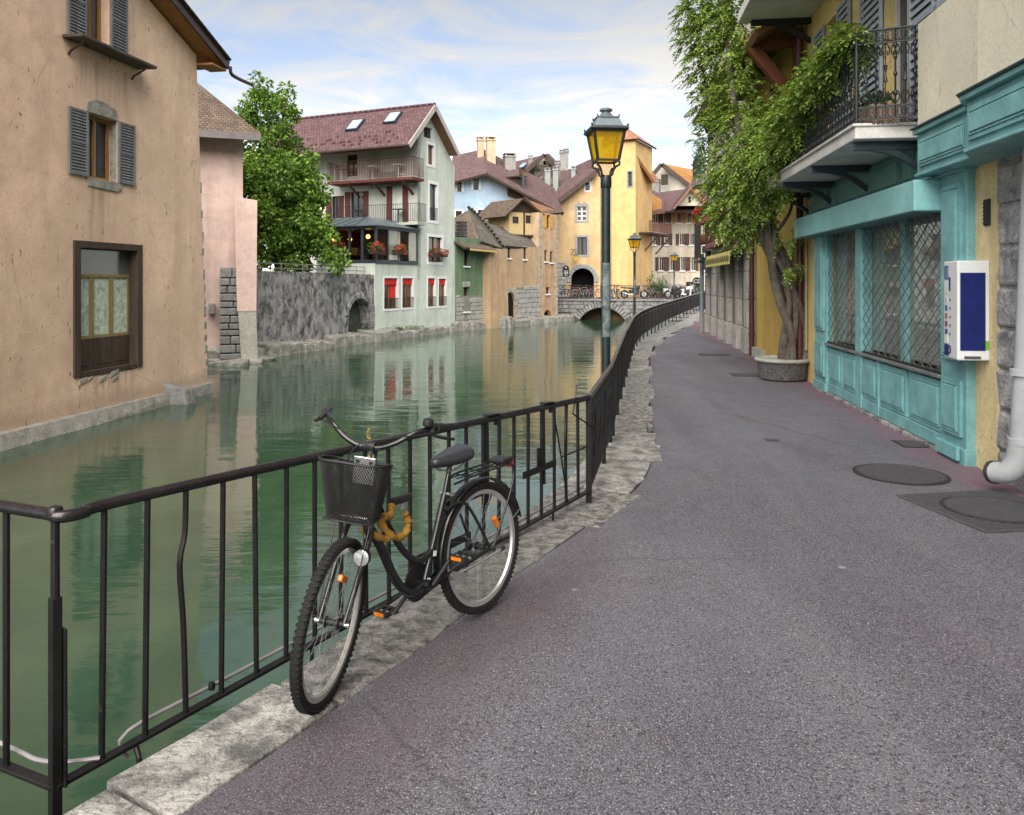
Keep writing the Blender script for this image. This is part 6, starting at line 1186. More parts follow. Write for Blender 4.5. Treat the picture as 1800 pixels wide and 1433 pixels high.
gA = FW.loc(pt(1188, 362, 62.5)); gB = FW.loc(pt(1238, 362, 61.8)); gC = FW.loc(pt(1214, 331, 62.2)); mb = MB(); mb.prism([(gA.x, gA.z), (gB.x, gB.z), (gC.x, gC.z)], 'y', gA.y, gA.y + .3); gb = mb.build('gable', M_FARW, FW); mb = MB(); mb.box(gC.x - .12, gC.x + .06, gA.y - .03, gA.y, FW.loc(pt(1212, 356, 62)).z, FW.loc(pt(1212, 346, 62)).z); mb.build('slit_window', M_DARKIN, gb)
roof_pix(FW, [(1183, 366, 61.5), (1183, 352, 70), (1214, 322, 70), (1214, 328, 61.5)], .15, [PU[0], M_EAVEWOOD, M_EAVEWOOD]); roof_pix(FW, [(1246, 366, 61.2), (1214, 328, 61.5), (1214, 322, 70), (1250, 350, 70)], .15, [OR, M_EAVEWOOD, M_EAVEWOOD])
BG = Face(pt(1135, 0, 76), pt(1300, 0, 72), name='barn_gable_house', label='grey gabled house with tiled roof coloured sunlit orange highest behind the shuttered house', cat='house')
wall(BG, [(0, 0), (BG.W, 0), (BG.W, BG.z(1250, 360)), (BG.u(1250), BG.z(1250, 360)), (BG.u(1163), BG.z(1163, 292)), (BG.u(1143), BG.z(1143, 312)), (0, BG.z(1143, 312))], [], M_FARG, .2, 6)
roof_pix(BG, [(1218, 330, 74.5), (1300, 345, 74.5), (1300, 315, 84), (1163, 288, 74.5)], .18, [OR, M_SOFFIT, M_BROWNWOOD]); mb = MB(); a, b, c = [BG.loc(pt(*p)) for p in ((1140, 316, 74), (1163, 289, 74), (1222, 335, 74))]; mb.beam(a, b, .15, .4); mb.beam(b, c, .15, .4); mb.build('barge_board', M_BROWNWOOD, BG)
mb = MB(); a = BG.loc(pt(1168, 325, 74)); mb.box(a.x - .3, a.x + .3, a.y - .1, a.y + .1, a.z, a.z + 1); mb.build('hatch', M_OLDTIMBER, BG)
chimney(BG, 1145, 318, 1160, 345, 68, M_CHIM)
# ------------------------------------------------------------------ right-hand row
def rp(Y): return Vector((3.477 + 0.125 * Y, Y))
M_YSHOP = plaster('shop_yellow_plaster', (0.76, 0.60, 0.28), .7, 1.1, .3, .5, 1.0, .3); M_CREAM2 = plaster('pale_cream_plaster', (0.86, 0.81, 0.66), .75, 1.08, .3, .25, .7, .25)
M_YWALL = plaster('butter_plaster', (0.78, 0.66, 0.38), .62, 1.1, .45, .7, 1.2, .35); M_YALLEY = plaster('mustard_plaster', (0.66, 0.46, 0.13), .7, 1.1, .3, 0, 1, .25)
M_TEAL = paint('turquoise_shop_paint', (0.19, 0.43, 0.455), .5, .34, .2, 0, chips=(0.30, 0.36, 0.32), spec=.35, scale=1.6, chip_at=.70); M_TEALW = paint('chipped_turquoise_box', (0.25, 0.53, 0.55), .5, .25, .15, 0, chips=(0.34, 0.40, 0.27), spec=.35, scale=.9); M_TEALD = paint('deep_turquoise_fascia', (0.10, 0.25, 0.245), .5, .2, .12, 0, spec=.35)
M_BLUEG = wood('grey_blue_shutter', (0.42, 0.48, 0.55), (0.32, 0.37, 0.43)); M_SLABW = plaster('white_balcony_slab', (0.76, 0.75, 0.74), .65, 1.1, .3, 0, 1.5, .3); M_BRPIPE = paint('maroon_downpipe', (0.085, 0.030, 0.032), .4, .2, .1, .1)
M_ROUGHST = stone('rough_white_limestone', (0.62, 0.62, 0.63), (0.16, 0.16, 0.18), 5, 1.2, contrast=1.3, rnd=False); M_WPIPE = paint('pale_grey_downpipe', (0.40, 0.43, 0.46), .45, .2, .2)
M_TIMBER = wood('red_brown_timber', (0.24, 0.085, 0.04), (0.11, 0.04, 0.02), 'X'); M_BOARDS = wood('soffit_planks', (0.26, 0.13, 0.06), (0.12, 0.06, 0.03), 'X')
H1 = 12.5
S1 = Face(rp(13.5), rp(-14.0), name='corner_house', label='yellow house with turquoise shop front and iron balcony on the pavement', cat='house')
U = lambda Y: (13.5 - Y) * math.sqrt(1 + .125 ** 2)       # distance along the row from its far end
d1 = (U(9.75), U(8.85), 3.42, 5.85); d2 = (U(12.35), U(11.65), 3.42, 5.85); shopw = (U(12.0), U(7.85), .79, 2.6); nw = (U(7.6), U(6.4), 4.6, 6.2)
wall(S1, [(0, -.3), (U(7.29), -.3), (U(7.29), 3.3), (U(-14), 3.3), (U(-14), H1), (0, H1)], [rh(d1), rh(d2), rh(shopw), rh(nw)], M_YSHOP, .22, 9)
win(S1, d1, M_WFRAME, cols=2, rows=1, fw=.08, shutters=M_BLUEG, shw=.82, name='balcony_door', slats=24); win(S1, d2, M_WFRAME, cols=2, fw=.08, shutters=M_BLUEG, shw=.6, name='balcony_door', slats=24); win(S1, nw, M_WFRAME, cols=2, fw=.08, shutters=M_BLUEG, shw=.6)
mb = MB(); mb.box(U(7.29) - .01, U(6.88), -.02, .4, -.3, 3.3); mb.build('yellow_pier', M_YWALL, S1)
mb = MB(); mb.box(U(6.88), U(-14), .0, .4, -.3, 3.3); mb.build('stone_pier', M_ROUGHST, S1)
for k in range(9): z = -.1 + k * .36; mb = MB(); rr = random.Random(k); mb.hexa([(U(6.88) + x, y, z + zz) for zz in (.015, .345) for x, y in ((rr.uniform(-.04, .05), -.03), (1.4, -.04 - .03 * rr.random()), (1.4, .1), (0, .1))]); mb.build('stone', M_ROUGHST, S1, bevel=.03)
mb = MB(); c = U(7.05); mb.box(c - .055, c + .055, -.035, .02, 2.26, 2.5); vg = mb.build('vent_grille', M_CAST, S1)
for k in range(6): mb = MB(); mb.box(c - .05, c + .05, -.042, -.03, 2.275 + k * .036, 2.295 + k * .036); mb.build('slat', M_CAST, vg)
# ---- turquoise shop front
SH = Face(rp(13.5), rp(6.0), name='shop_front', label='turquoise wooden shop front with diamond security grille and panelled base', cat='shop front')
def panel(f, a, b, z0, z1, v, m_, fr=.07, name='panel', dp=.018):
    mb = MB(); mb.box(a, b, v, v + .05, z0, z1); p = mb.build(name, m_, f, bevel=.003)
    mb = MB(); i = fr; mb.box(a + i, b - i, v - dp, v, z0 + i, z1 - i); j = fr + .035
    mb.build('raised_field', m_, p, bevel=.010)
    mb = MB(); k = fr - .022
    for q in ((a + k, a + k + .014, z0 + k, z1 - k), (b - k - .014, b - k, z0 + k, z1 - k), (a + k, b - k, z0 + k, z0 + k + .014), (a + k, b - k, z1 - k - .014, z1 - k)): mb.box(q[0], q[1], v - .012, v, q[2], q[3])
    mb.build('moulding', m_, p, bevel=.004)
    return p
pA, pB = U(12.65), U(12.0); pC, pD = U(7.85), U(7.29)
for a, b in ((pA, pB), (pC, pD)):
    mb = MB(); mb.box(a, b, -.10, .12, .0, 2.84); mb.box(a - .02, b + .02, -.125, .1, .0, .16); mb.box(a - .03, b + .03, -.14, .1, 2.80, 2.86); pil = mb.build('pilaster', M_TEAL, SH, bevel=.008)
    panel(SH, a + .07, b - .07, .26, .80, -.13, M_TEAL, .06); panel(SH, a + .07, b - .07, .98, 2.70, -.13, M_TEAL, .06)
xs = [pB, U(11.25), U(10.55), U(9.75), U(8.8), pC]
mb = MB(); mb.box(pB, pC, -.035, .12, .06, .76); mb.build('stall_board', M_TEAL, SH)
for a, b in zip(xs, xs[1:]): panel(SH, a + .05, b - .05, .20, .73, -.075, M_TEAL, .07)
mb = MB(); mb.box(U(10.55) - .04, U(10.35), -.10, .05, .05, 2.5); mb.box(U(9.75) - .03, U(9.75) + .05, -.095, .03, .05, .76); mb.build('mullion', M_TEAL, SH, bevel=.008)
mb = MB(); mb.box(pB, pC, -.085, .05, .05, .19); mb.build('skirting', M_TEAL, SH, bevel=.008)
mb = MB(); mb.box(pB, pC, -.13, .1, .765, .80); mb.build('sill', paint('worn_grey_sill', (0.20, 0.21, 0.22), .5, .4, .2, .2), SH, bevel=.006)
mb = MB(); mb.box(pA - .1, pC - .0, -.13, .0, -.01, .045); mb.build('threshold_stone', M_KERB_L, SH, bevel=.01)
mb = MB(); mb.box(pC + .02, pD - .06, -.165, -.13, .04, .17); kb = mb.build('loose_kick_board', M_TEAL, SH, bevel=.006); kb.rotation_euler.y += R(0)
# roller box that houses the grille
A = U(12.95); B = pC - .0; mb = MB(); mb.box(A, B, -.36, .02, 2.47, 2.79); mb.build('roller_box', M_TEALW, SH, bevel=.012)
mb = MB(); mb.box(A + .02, B - .02, -.33, -.05, 2.462, 2.469); mb.build('box_underside', M_TEALD, SH)
# fascia under the balcony and the projecting cornice near the pier
mb = MB(); mb.box(U(13.2), pC, -.06, .05, 2.80, 3.26); mb.build('fascia', M_TEALD, SH)
for a, b in ((U(13.1), U(11.9)), (U(11.85), U(11.5)), (U(11.45), U(9.0)), (U(8.95), U(8.6)), (U(8.55), U(7.95))): panel(SH, a, b, 2.84, 3.22, -.085, M_TEALD, .06)
fa, fb, fc, fd = U(7.98), U(6.75), U(6.45), U(1.5)
def frieze(prof_in, prof_out, z0, z1, m_, name): 
    mb = MB(); pr = [(fa, -prof_in), (fb, -prof_in), (fc, -prof_out), (fd, -prof_out), (fd, .1), (fa, .1)]; mb.prism(pr, 'z', z0, z1); return mb.build(name, m_, SH, bevel=.01)
frieze(.28, .46, 2.86, 3.26, M_TEAL, 'frieze'); frieze(.33, .52, 3.26, 3.31, M_TEAL, 'cornice'); frieze(.36, .55, 3.31, 3.33, paint('lead_capping', (0.06, 0.10, 0.11), .5), 'capping'); frieze(.31, .49, 2.83, 2.86, M_TEAL, 'bed_moulding')
panel(SH, fa + .1, fb - .08, 2.92, 3.20, -.305, M_TEAL, .05); panel(SH, fc + .06, fc + 1.6, 2.92, 3.20, -.485, M_TEAL, .06)
# diamond grille of bent rods
mb = MB(); cell = .24
for (a, b) in ((pB + .02, U(10.55) - .05), (U(10.35) + .01, pC - .02)):
    zA_, zB_ = .80, 2.47; n = int((b - a) / cell) + 1; cw_ = (b - a) / n; rows_ = int((zB_ - zA_) / (cell * .62)); rh_ = (zB_ - zA_) / rows_
    for k in range(n):
        for s in (0, 1):
            pts = []
            for i in range(rows_ + 1):
                x = a + (k + (i + s) % 2) * cw_
                pts.append((min(max(x, a), b), -.075 + (.006 if (i + s) % 2 else 0), zA_ + i * rh_))
            mb.tube(pts, .0058, 4, caps=False)
grl = mb.build('security_grille', paint('grille_steel', (0.21, 0.22, 0.225), .35, .3, .1, .6, spec=.5), SH, fix=False)
mb = MB(); mb.box(pB, pC, -.09, -.06, .80, .825); mb.build('grille_foot_bar', M_BLACKIRON, SH)
# shop window behind the grille, with what stands in it
M_SGL = G('shop_glass').done((0.75, 0.85, 0.86), 0.02, 0, None, 1.0, **{'Transmission Weight': .75, 'IOR': 1.7})
for a, b in ((pB, U(10.5)), (U(10.4), U(9.2)), (U(9.1), pC)): mb = MB(); mb.box(a + .03, b - .03, .05, .058, .84, 2.5); mb.build('shop_pane', M_SGL, SH)
mb = MB(); mb.box(U(9.2) - .02, U(9.1) + .02, .0, .1, .8, 2.5); mb.build('window_post', M_TEAL, SH)
mb = MB(); mb.box(pB, pC, .9, .95, .0, 2.7); mb.build('shop_back_wall', paint('shop_back', (0.34, 0.33, 0.29), .8, .5), SH); mb = MB(); mb.box(pB, pC, .1, .9, .70, .78); mb.build('display_shelf', M_GREYST, SH)
def shopitem(Y0, Y1, z0, z1, v, c, lab, cat='poster', name='display_card'):
    o = thing(name, lab, cat, S1.w(U(Y0), v, z0), S1.ang); w = U(Y1) - U(Y0); mb = MB(); mb.box(0, w, 0, .02, 0, z1 - z0); b = mb.build('board', paint('card_' + str(int(Y0 * 100)), c, .6, .25, .05, scale=4), o)
    rr = random.Random(int(Y0 * 31)); 
    for k in range(5): mb = MB(); x = rr.uniform(.02, w * .6); z = (z1 - z0) * (k + .3) / 5.5; mb.box(x, x + w * rr.uniform(.2, .35), -.006, -.002, z, z + (z1 - z0) * .13); mb.build('print', paint('ink%d%d' % (int(Y0 * 100), k), rr.choice(((.05, .1, .4), (.5, .3, .1), (.05, .3, .12), (.6, .6, .6), (.35, .04, .05))), .6, .3), o)
shopitem(10.2, 9.75, .85, 1.7, .35, (.45, .52, .62), 'pale blue display card behind the grille, left of the window post'); shopitem(9.7, 9.3, .9, 2.3, .55, (.5, .42, .2), 'tall yellowish display card behind the middle of the grille'); shopitem(8.9, 8.5, .85, 1.55, .25, (.5, .6, .62), 'pale card rack behind the grille beside the big pilaster'); shopitem(8.55, 8.1, 1.3, 2.2, .4, (.08, .2, .06), 'dark green poster behind the grille, high beside the big pilaster'); shopitem(11.6, 11.1, .9, 1.9, .4, (.3, .3, .3), 'grey display card behind the narrow end of the grille')
# ---- cream parapet and its return above the cornice
mb = MB(); pr = [(fa - .02, -.27), (fb + .15, -.27), (fc + .1, -.42), (fd, -.42), (fd, .0), (fa - .02, .0)]; mb.prism(pr, 'z', 3.33, 4.42); mb.build('parapet', M_CREAM2, S1, bevel=.015)
# ---- iron balcony
BA = U(13.5) + .02; BB_ = U(8.15); bo = -.84; zs0, zs1 = 3.27, 3.40
mb = MB(); mb.box(BA, BB_, bo, .0, zs0, zs1); mb.box(BA - .0, BB_ + .02, bo - .03, .0, zs1, zs1 + .035); slab = mb.build('balcony_slab', M_SLABW, S1, bevel=.012)
def bracket(f, u, z, dpt, m_, par):
    mb = MB(); mb.box(u - .045, u + .045, -dpt, -.0, z - .09, z); n = 10; pts = []
    for k in range(n + 1): t = k / n; pts.append((-dpt + .05 + (dpt - .06) * t, z - .09 - .34 * (t ** 2.2)))
    poly = pts + [(y, zz + .075) for y, zz in reversed(pts)]
    vv = [(u - .035, y, zz) for y, zz in poly] + [(u + .035, y, zz) for y, zz in poly]; N = len(poly)
    mb.add(vv, [(i, i + 1, N - 2 - i, N - 1 - i) for i in range(n)] + [(N + N - 1 - i, N + N - 2 - i, N + i + 1, N + i) for i in range(n)] + [(i, (i + 1) % N, N + (i + 1) % N, N + i) for i in range(N)])
    return mb.build('bracket', m_, f)
for Y in (8.35, 10.1, 11.75, 13.2): bracket(S1, U(Y), zs0, .80, M_NAVY, slab)
IR = thing('balcony_railing', 'ornate black wrought iron railing of the balcony above the turquoise shop', 'railing', S1.w(0, 0, zs1 + .035), S1.ang)
def scroll_panel(o, a, b, n, hgt=.98, close=True):
    """a, b: ground points of one side; n bays of bars with scrolls top and bottom."""
    a, b = Vector(a), Vector(b); d = (b - a).normalized(); L_ = (b - a).length; z_ = Vector((0, 0, 1)); r = .0075
    for zz, w in ((hgt, .036), (hgt - .14, .018), (.17, .018), (.04, .026)): mb = MB(); mb.beam(a + z_ * zz, b + z_ * zz, w, .014); mb.build('rail', M_BLACKIRON, o)
    for k in range(n + 1):
        p = a.lerp(b, k / n); big_ = k % 2 == 0; mb = MB(); rr = .013 if big_ else .0075
        mb.tube([p + z_ * .04, p + z_ * hgt], rr * .8, 6)
        if big_:
            for zc_ in (.30, .5, .68, .8): mb.lathe([(rr * .8, -.03), (rr * 1.5, -.012), (rr * 1.7, 0), (rr * 1.5, .012), (rr * .8, .03)], 8, p + z_ * zc_)
        else:
            for zc_, s in ((.56, 1), (.46, -1)): mb.lathe([(rr * .8, -.05 * s), (rr * 1.6, -.02 * s), (rr * 3.0, .035 * s), (rr * .9, .04 * s)] if s > 0 else [(rr * .9, -.04), (rr * 3.0, -.035), (rr * 1.6, .02), (rr * .8, .05)], 8, p + z_ * zc_)
        mb.build('baluster', M_BLACKIRON, o, smooth=True)
    for k in range(n):
        p = a.lerp(b, (k + .5) / n); w = L_ / n; mb = MB()
        def sc(c, rad, turn, flip, st):
            pts = []
            for i in range(14): t = i / 13; aa = st + flip * turn * t; q = rad * (1 - .72 * t); pts.append(c + d * (q * math.cos(aa)) + z_ * (q * math.sin(aa)))
            mb.tube(pts, .006, 4, caps=False)
        for zc_ in (hgt - .07, .105):
            sc(p - d * w * .24, min(w * .25, .062), 7.5, 1, math.pi * .0); sc(p + d * w * .24, min(w * .25, .062), 7.5, -1, math.pi)
        for zc_, up in ((hgt - .22, -1), (.26, 1)):
            for s in (-1, 1):
                pts = [p + d * s * w * .48 + z_ * (zc_ + .08 * -up * .9), p + d * s * w * .25 + z_ * (zc_ + .045 * -up), p + d * s * w * .08 + z_ * (zc_ + .0), p + d * s * w * .2 + z_ * (zc_ + .055 * up), p + d * s * w * .34 + z_ * (zc_ + .05 * up), p + d * s * w * .30 + z_ * (zc_ + .015 * up)]; mb.tube(crom(pts, 3), .0065, 4)
        # rings of the two scroll bands
        for zc_ in (hgt - .07, .105):
            c = p + z_ * 0
            for s in (-.25, .25): mb.tube([c + d * (s * w + .055 * math.cos(6.283 * i / 12)) + z_ * (zc_ + .055 * math.sin(6.283 * i / 12)) for i in range(12)], .006, 4, closed=True)
        tag(mb.build('scrollwork', M_BLACKIRON, o, smooth=True, fix=False), kind='stuff')
scroll_panel(IR, (BB_ - .02, bo + .02, 0), (BB_ + .12, -.28, 0), 6); scroll_panel(IR, (BA + .03, bo + .03, 0), (BB_ - .03, bo + .03, 0), 46)
mb = MB(); mb.tube([(BB_ - .02, bo + .02, -.02), (BB_ - .02, bo + .02, 1.0)], .02, 8); mb.build('corner_post', M_BLACKIRON, IR)
pot = thing('flower_trough', 'terracotta trough with low plants on the balcony floor behind the ironwork', 'planter', S1.w(U(8.75), -.45, zs1 + .036), S1.ang); mb = MB(); mb.hexa([(-.36, -.12, 0), (.3, -.12, 0), (.3, .12, 0), (-.36, .12, 0), (-.42, -.15, .26), (.36, -.15, .26), (.36, .15, .26), (-.42, .15, .26)]); mb.build('trough', paint('faded_terracotta', (0.42, 0.27, 0.20), .8, .3, .2), pot, bevel=.01)
# upper balcony slab with bracket
zu = 6.28; mb = MB(); mb.box(U(13.5) + .02, U(6), -1.2, 0, zu, zu + .18); mb.build('upper_balcony_slab', M_SLABW, S1, bevel=.012); bracket(S1, U(13.3), zu, 1.0, M_BLACKIRON, None)
mb = MB(); mb.tube([S1.loc(Vector((*rp(13.6), z))) + Vector((0, -.12, 0)) for z in (4.3, 6.2)], .07, 10); mb.build('drain_pipe', M_BRPIPE, S1, smooth=True)
# roof of the corner house
roof_plane(S1, (U(-14) + .3, -.9, H1 - .2), (-.3, -.9, H1 - .2), (-.3, 4.5, H1 + 2.6), (U(-14) + .3, 4.5, H1 + 2.6), .16, [M_TILE_BR, M_BOARDS, M_BROWNWOOD])
# ---- pale downpipe with elbow
dp = thing('downpipe', 'pale grey downpipe with fat elbow at its foot on the stone pier', 'downpipe', S1.w(U(6.22), -.12, 0), S1.ang)
mb = MB(); mb.tube([(.16, 0, 3.2), (.05, -.02, 1.2), (0, -.04, .46)], .075, 14); mb.build('pipe', M_WPIPE, dp, smooth=True)
mb = MB(); mb.tube(crom([(.0, -.04, .44), (-.02, -.05, .30), (-.06, -.10, .20), (-.16, -.16, .17)], 5), .088, 14); mb.build('elbow', M_WPIPE, dp, smooth=True)
for z in (.46, 1.02): mb = MB(); mb.lathe([(.078, -.03), (.094, -.025), (.094, .025), (.078, .03)], 16, (0 if z < .5 else .035, -.035, z)); mb.build('joint_collar', M_WPIPE, dp, smooth=True)
mb = MB(); mb.tube([(-.145, -.155, .172), (-.175, -.165, .168)], .096, 14); mb.build('mouth_ring', M_CAST, dp, smooth=True)
# ---- wall-mounted vending machine
M_VEND = paint('white_vending_case', (0.74, 0.77, 0.80), .35, .08, .04, 0, spec=.5); M_VBLUE = paint('navy_panel', (0.008, 0.018, 0.14), .4, .25, .1, 0, spec=.4, scale=4)
vm = thing('vending_machine', 'white wall vending machine with navy side panel and rows of buttons', 'vending machine', S1.w(U(7.44), 0, 1.03), S1.ang)
vw = U(7.01) - U(7.44); mb = MB(); mb.prism([(.0, -.10), (.0, -.20), (.06, -.26), (vw, -.30), (vw, -.02), (.06, -.02)], 'z', 0, .91); mb.build('case', M_VEND, vm, bevel=.012)
mb = MB(); mb.box(vw, vw + .004, -.275, -.06, .09, .80); sp_ = mb.build('side_panel', M_VBLUE, vm)
mb = MB(); mb.box(vw, vw + .005, -.06, -.03, .10, .18); mb.build('green_sticker', flat('green_sticker', (.18, .42, .02)), vm); mb = MB(); mb.box(vw, vw + .005, -.24, -.10, .015, .04); mb.build('maker_plate', flat('grey_plate', (.08, .08, .09)), vm)
def fr_(x): return -.26 - .04 * (x - .06) / (vw - .06) - .004
def vbox(x0, x1, z0, z1, c, name):
    mb = MB(); y0, y1 = fr_(x0), fr_(x1); mb.hexa([(x0, y0, z0), (x1, y1, z0), (x1, y1 + .006, z0), (x0, y0 + .006, z0), (x0, y0, z1), (x1, y1, z1), (x1, y1 + .006, z1), (x0, y0 + .006, z1)]); return mb.build(name, flat('vend_%s_%d' % (name, int(z0 * 1000)), c, .5), vm)
vbox(.07, .19, .74, .87, (.10, .18, .40), 'logo'); vbox(.09, .17, .765, .845, (.75, .77, .8), 'logo_field'); vbox(.20, .245, .63, .76, (.02, .05, .2), 'price_plate'); vbox(.07, .19, .61, .72, (.72, .74, .76), 'slot_card')
for k, c in enumerate(((.55, .58, .62), (.06, .16, .32), (.45, .12, .24), (.30, .06, .18), (.06, .08, .28))): vbox(.09, .16, .52 - k * .075, .57 - k * .075, c, 'product_label'); vbox(.225, .245, .535 - k * .08, .56 - k * .08, (.03, .03, .04), 'button')
vbox(.09, .17, .14, .22, (.72, .72, .74), 'coin_card'); vbox(.07, .19, .02, .13, (.02, .04, .2), 'delivery_tray'); vbox(.10, .16, .03, .10, (.10, .07, .06), 'tray_mouth')
mb = MB(); mb.tube([(.225 + .028 * math.cos(a * .4), fr_(.225) - .003, .085 + .036 * math.sin(a * .4)) for a in range(16)], .006, 5, closed=True); mb.build('ring_emblem', M_VBLUE, vm)
# ------------------------------------------------------------------ mustard house with the wisteria
S2 = Face(rp(18.3), rp(13.5), name='mustard_house', label='mustard yellow house with timber eave behind the wisteria trunk', cat='house'); U2 = lambda Y: (18.3 - Y) * math.sqrt(1 + .125 ** 2)
wd = (U2(14.55), U2(13.85), .55, 2.45); wall(S2, [(0, -.3), (S2.W, -.3), (S2.W, 8.2), (0, 8.2)], [rh(wd), rh((U2(16.6), U2(15.6), 3.3, 5.2))], M_YALLEY, .22, 8)
win(S2, wd, M_HONEY, cols=1, fw=.08, depth=.12, shutters=wood('cream_louvre', (.5, .42, .25), (.3, .25, .14)), shw=.38, slats=16); win(S2, (U2(16.6), U2(15.6), 3.3, 5.2), M_WFRAME, cols=2, shutters=M_BLUEG, shw=.45)
mb = MB(); mb.box(0, 1.2, -.12, .1, -.02, .22); mb.build('door_step', M_CONC, S2)
for Y in (13.62, 18.2):
    p_ = thing('downpipe', 'maroon downpipe beside the turquoise shop front' if Y < 15 else 'maroon downpipe at the corner of the grey stone shop', 'downpipe', S2.w(U2(Y), -.11, 0), S2.ang); mb = MB(); mb.tube([(0, 0, 0), (0, 0, 6.0)], .062, 10); mb.build('pipe', M_BRPIPE, p_, smooth=True)
    for z in (.5, 1.35, 2.4): mb = MB(); mb.lathe([(.064, -.035), (.074, -.03), (.074, .03), (.064, .035)], 12, (0, 0, z)); mb.build('joint_collar', M_BRPIPE, p_, smooth=True)
# timber eave
ze2 = 6.0; roof_plane(S2, (S2.W + .2, -.95, ze2 + .1), (-.4, -.95, ze2 + .1), (-.4, 4, ze2 + 2.9), (S2.W + .2, 4, ze2 + 2.9), .12, [M_TILE_BR, M_BOARDS, M_BOARDS])
for Y in (14.0, 16.0, 18.0): mb = MB(); mb.beam((U2(Y), 0, ze2 - 1.1), (U2(Y), -.85, ze2 + .0), .2, .2); mb.beam((U2(Y), -.9, ze2 + .0), (U2(Y), .2, ze2 + .15), .16, .18); mb.beam((U2(Y), -.05, 4.2), (U2(Y), -.05, ze2 + .2), .16, .16, (1, 0, 0)); mb.build('eave_brace', M_TIMBER, S2, bevel=.01)
# ------------------------------------------------------------------ grey stone shop at the bend
M_PALEST = stone('pale_ashlar', (0.50, 0.49, 0.47), (0.28, 0.27, 0.26), 3, .5); M_SHUTG = wood('weathered_grey_boards', (0.26, 0.22, 0.18), (0.12, 0.10, 0.09))
S3 = Face(rp(27.2), rp(18.3), name='stone_shop', label='grey stone shop with tall pillars and maroon balcony at the bend', cat='house'); U3 = lambda Y: (27.2 - Y) * math.sqrt(1 + .125 ** 2)
wall(S3, [(0, -.3), (S3.W, -.3), (S3.W, 8.8), (0, 8.8)], [], M_FARW, .22, 12)
for i, Y in enumerate((26.6, 25.0, 23.4, 21.8, 20.2, 18.9)):
    u = U3(Y)
    for z0_, z1_ in ((0, .62), (.62, 1.3), (1.3, 2.0), (2.0, 2.75)): mb = MB(); g2 = .06 if z0_ == 0 else 0; mb.box(u - .22 - g2, u + .22 + g2, -.14 - g2, .05, z0_ + .006, z1_ - .006); mb.build('pillar_stone', M_PALEST, S3, bevel=.012)
    if i < 5:
        v0, v1 = u + .23, U3((26.6, 25.0, 23.4, 21.8, 20.2, 18.9)[i + 1]) - .23; n = 3
        mb = MB(); mb.box(v0, v1, -.06, .05, 0, .55); mb.build('stall_riser', M_PALEST, S3, bevel=.01)
        for k in range(n): a = v0 + (v1 - v0) * k / n; b = v0 + (v1 - v0) * (k + 1) / n; mb = MB(); mb.box(a + .01, b - .01, -.03, .04, .55, 2.7); mb.build('shutter_board', M_SHUTG, S3, bevel=.008)
mb = MB(); mb.box(0, S3.W - .1, -.2, .05, 2.755, 2.98); mb.build('lintel_beam', M_SHUTG, S3)
# maroon board balcony
zb = 2.72; mb = MB(); mb.box(U3(23.0), U3(18.9), -.6, 0, zb, zb + .14); mb.build('balcony_floor', wood('faded_red_fascia', (0.30, 0.13, 0.13), (0.2, 0.08, 0.08), 'X'), S3)
n = 17
for k in range(n): a = U3(23.0) + (U3(18.9) - U3(23.0)) * k / n; mb = MB(); mb.box(a + .01, a + .22, -.6, -.565, zb + .16, zb + .95); mb.build('balcony_board', M_MAROON, S3)
mb = MB(); mb.box(U3(23.0), U3(18.9), -.63, -.54, zb + .95, zb + 1.0); mb.box(U3(23.0) - .02, U3(23.0) + .02, -.6, 0, zb + .14, zb + .98); mb.build('balcony_rail', M_MAROON, S3)
# yellow awning folded out under the balcony
aw_ = thing('awning', 'folded yellow striped awning under the maroon balcony', 'awning', S3.w(0, 0, 2.18), S3.ang); M_AWN = paint('yellow_canvas', (0.62, 0.55, 0.20), .8, .2, .1)
a0, a1 = U3(23.3), U3(18.7); mb = MB(); mb.add([(a0, -.1, .50), (a1, -.1, .50), (a1, -.52, .30), (a0, -.52, .30)], [(0, 1, 2, 3)]); mb.build('canopy', M_AWN, aw_)
mb = MB(); k = 24; vv = []
for i in range(k + 1): vv += [(a0 + (a1 - a0) * i / k, -.53 - .02 * (i % 2), .31), (a0 + (a1 - a0) * i / k, -.54 - .03 * (i % 2), -.02 + .04 * (i % 2))]
mb.add(vv, [(2 * i, 2 * i + 2, 2 * i + 3, 2 * i + 1) for i in range(k)]); va = mb.build('valance', M_AWN, aw_)
for i in range(12): x = a0 + (a1 - a0) * (i + .3) / 12; mb = MB(); mb.box(x, x + .2, -.585, -.575, .07, .22); mb.build('lettering', paint('olive_lettering', (.22, .20, .08), .8, .5, scale=12), va)
mb = MB(); mb.tube([(a0, -.3, .48), (a1 + .1, -.3, .46)], .10, 10); mb.build('roller', paint('awning_roller', (.16, .16, .17), .5), aw_)
# upper eave and far upper balcony of the stone shop
roof_plane(S3, (S3.W, -.5, 7.4), (-.3, -.5, 7.4), (-.3, 5, 10.2), (S3.W, 5, 10.2), .14, [M_TILE_BR, M_BOARDS, M_BOARDS])
mb = MB(); mb.box(-.05, 1.4, -.55, 0, 5.0, 5.35); mb.build('upper_balcony', M_CHIM, S3); balustrade(S3, [(0, 0), (0, -.5), (1.4, -.5)], 5.35, .6, M_BLACKIRON, .12, .01)
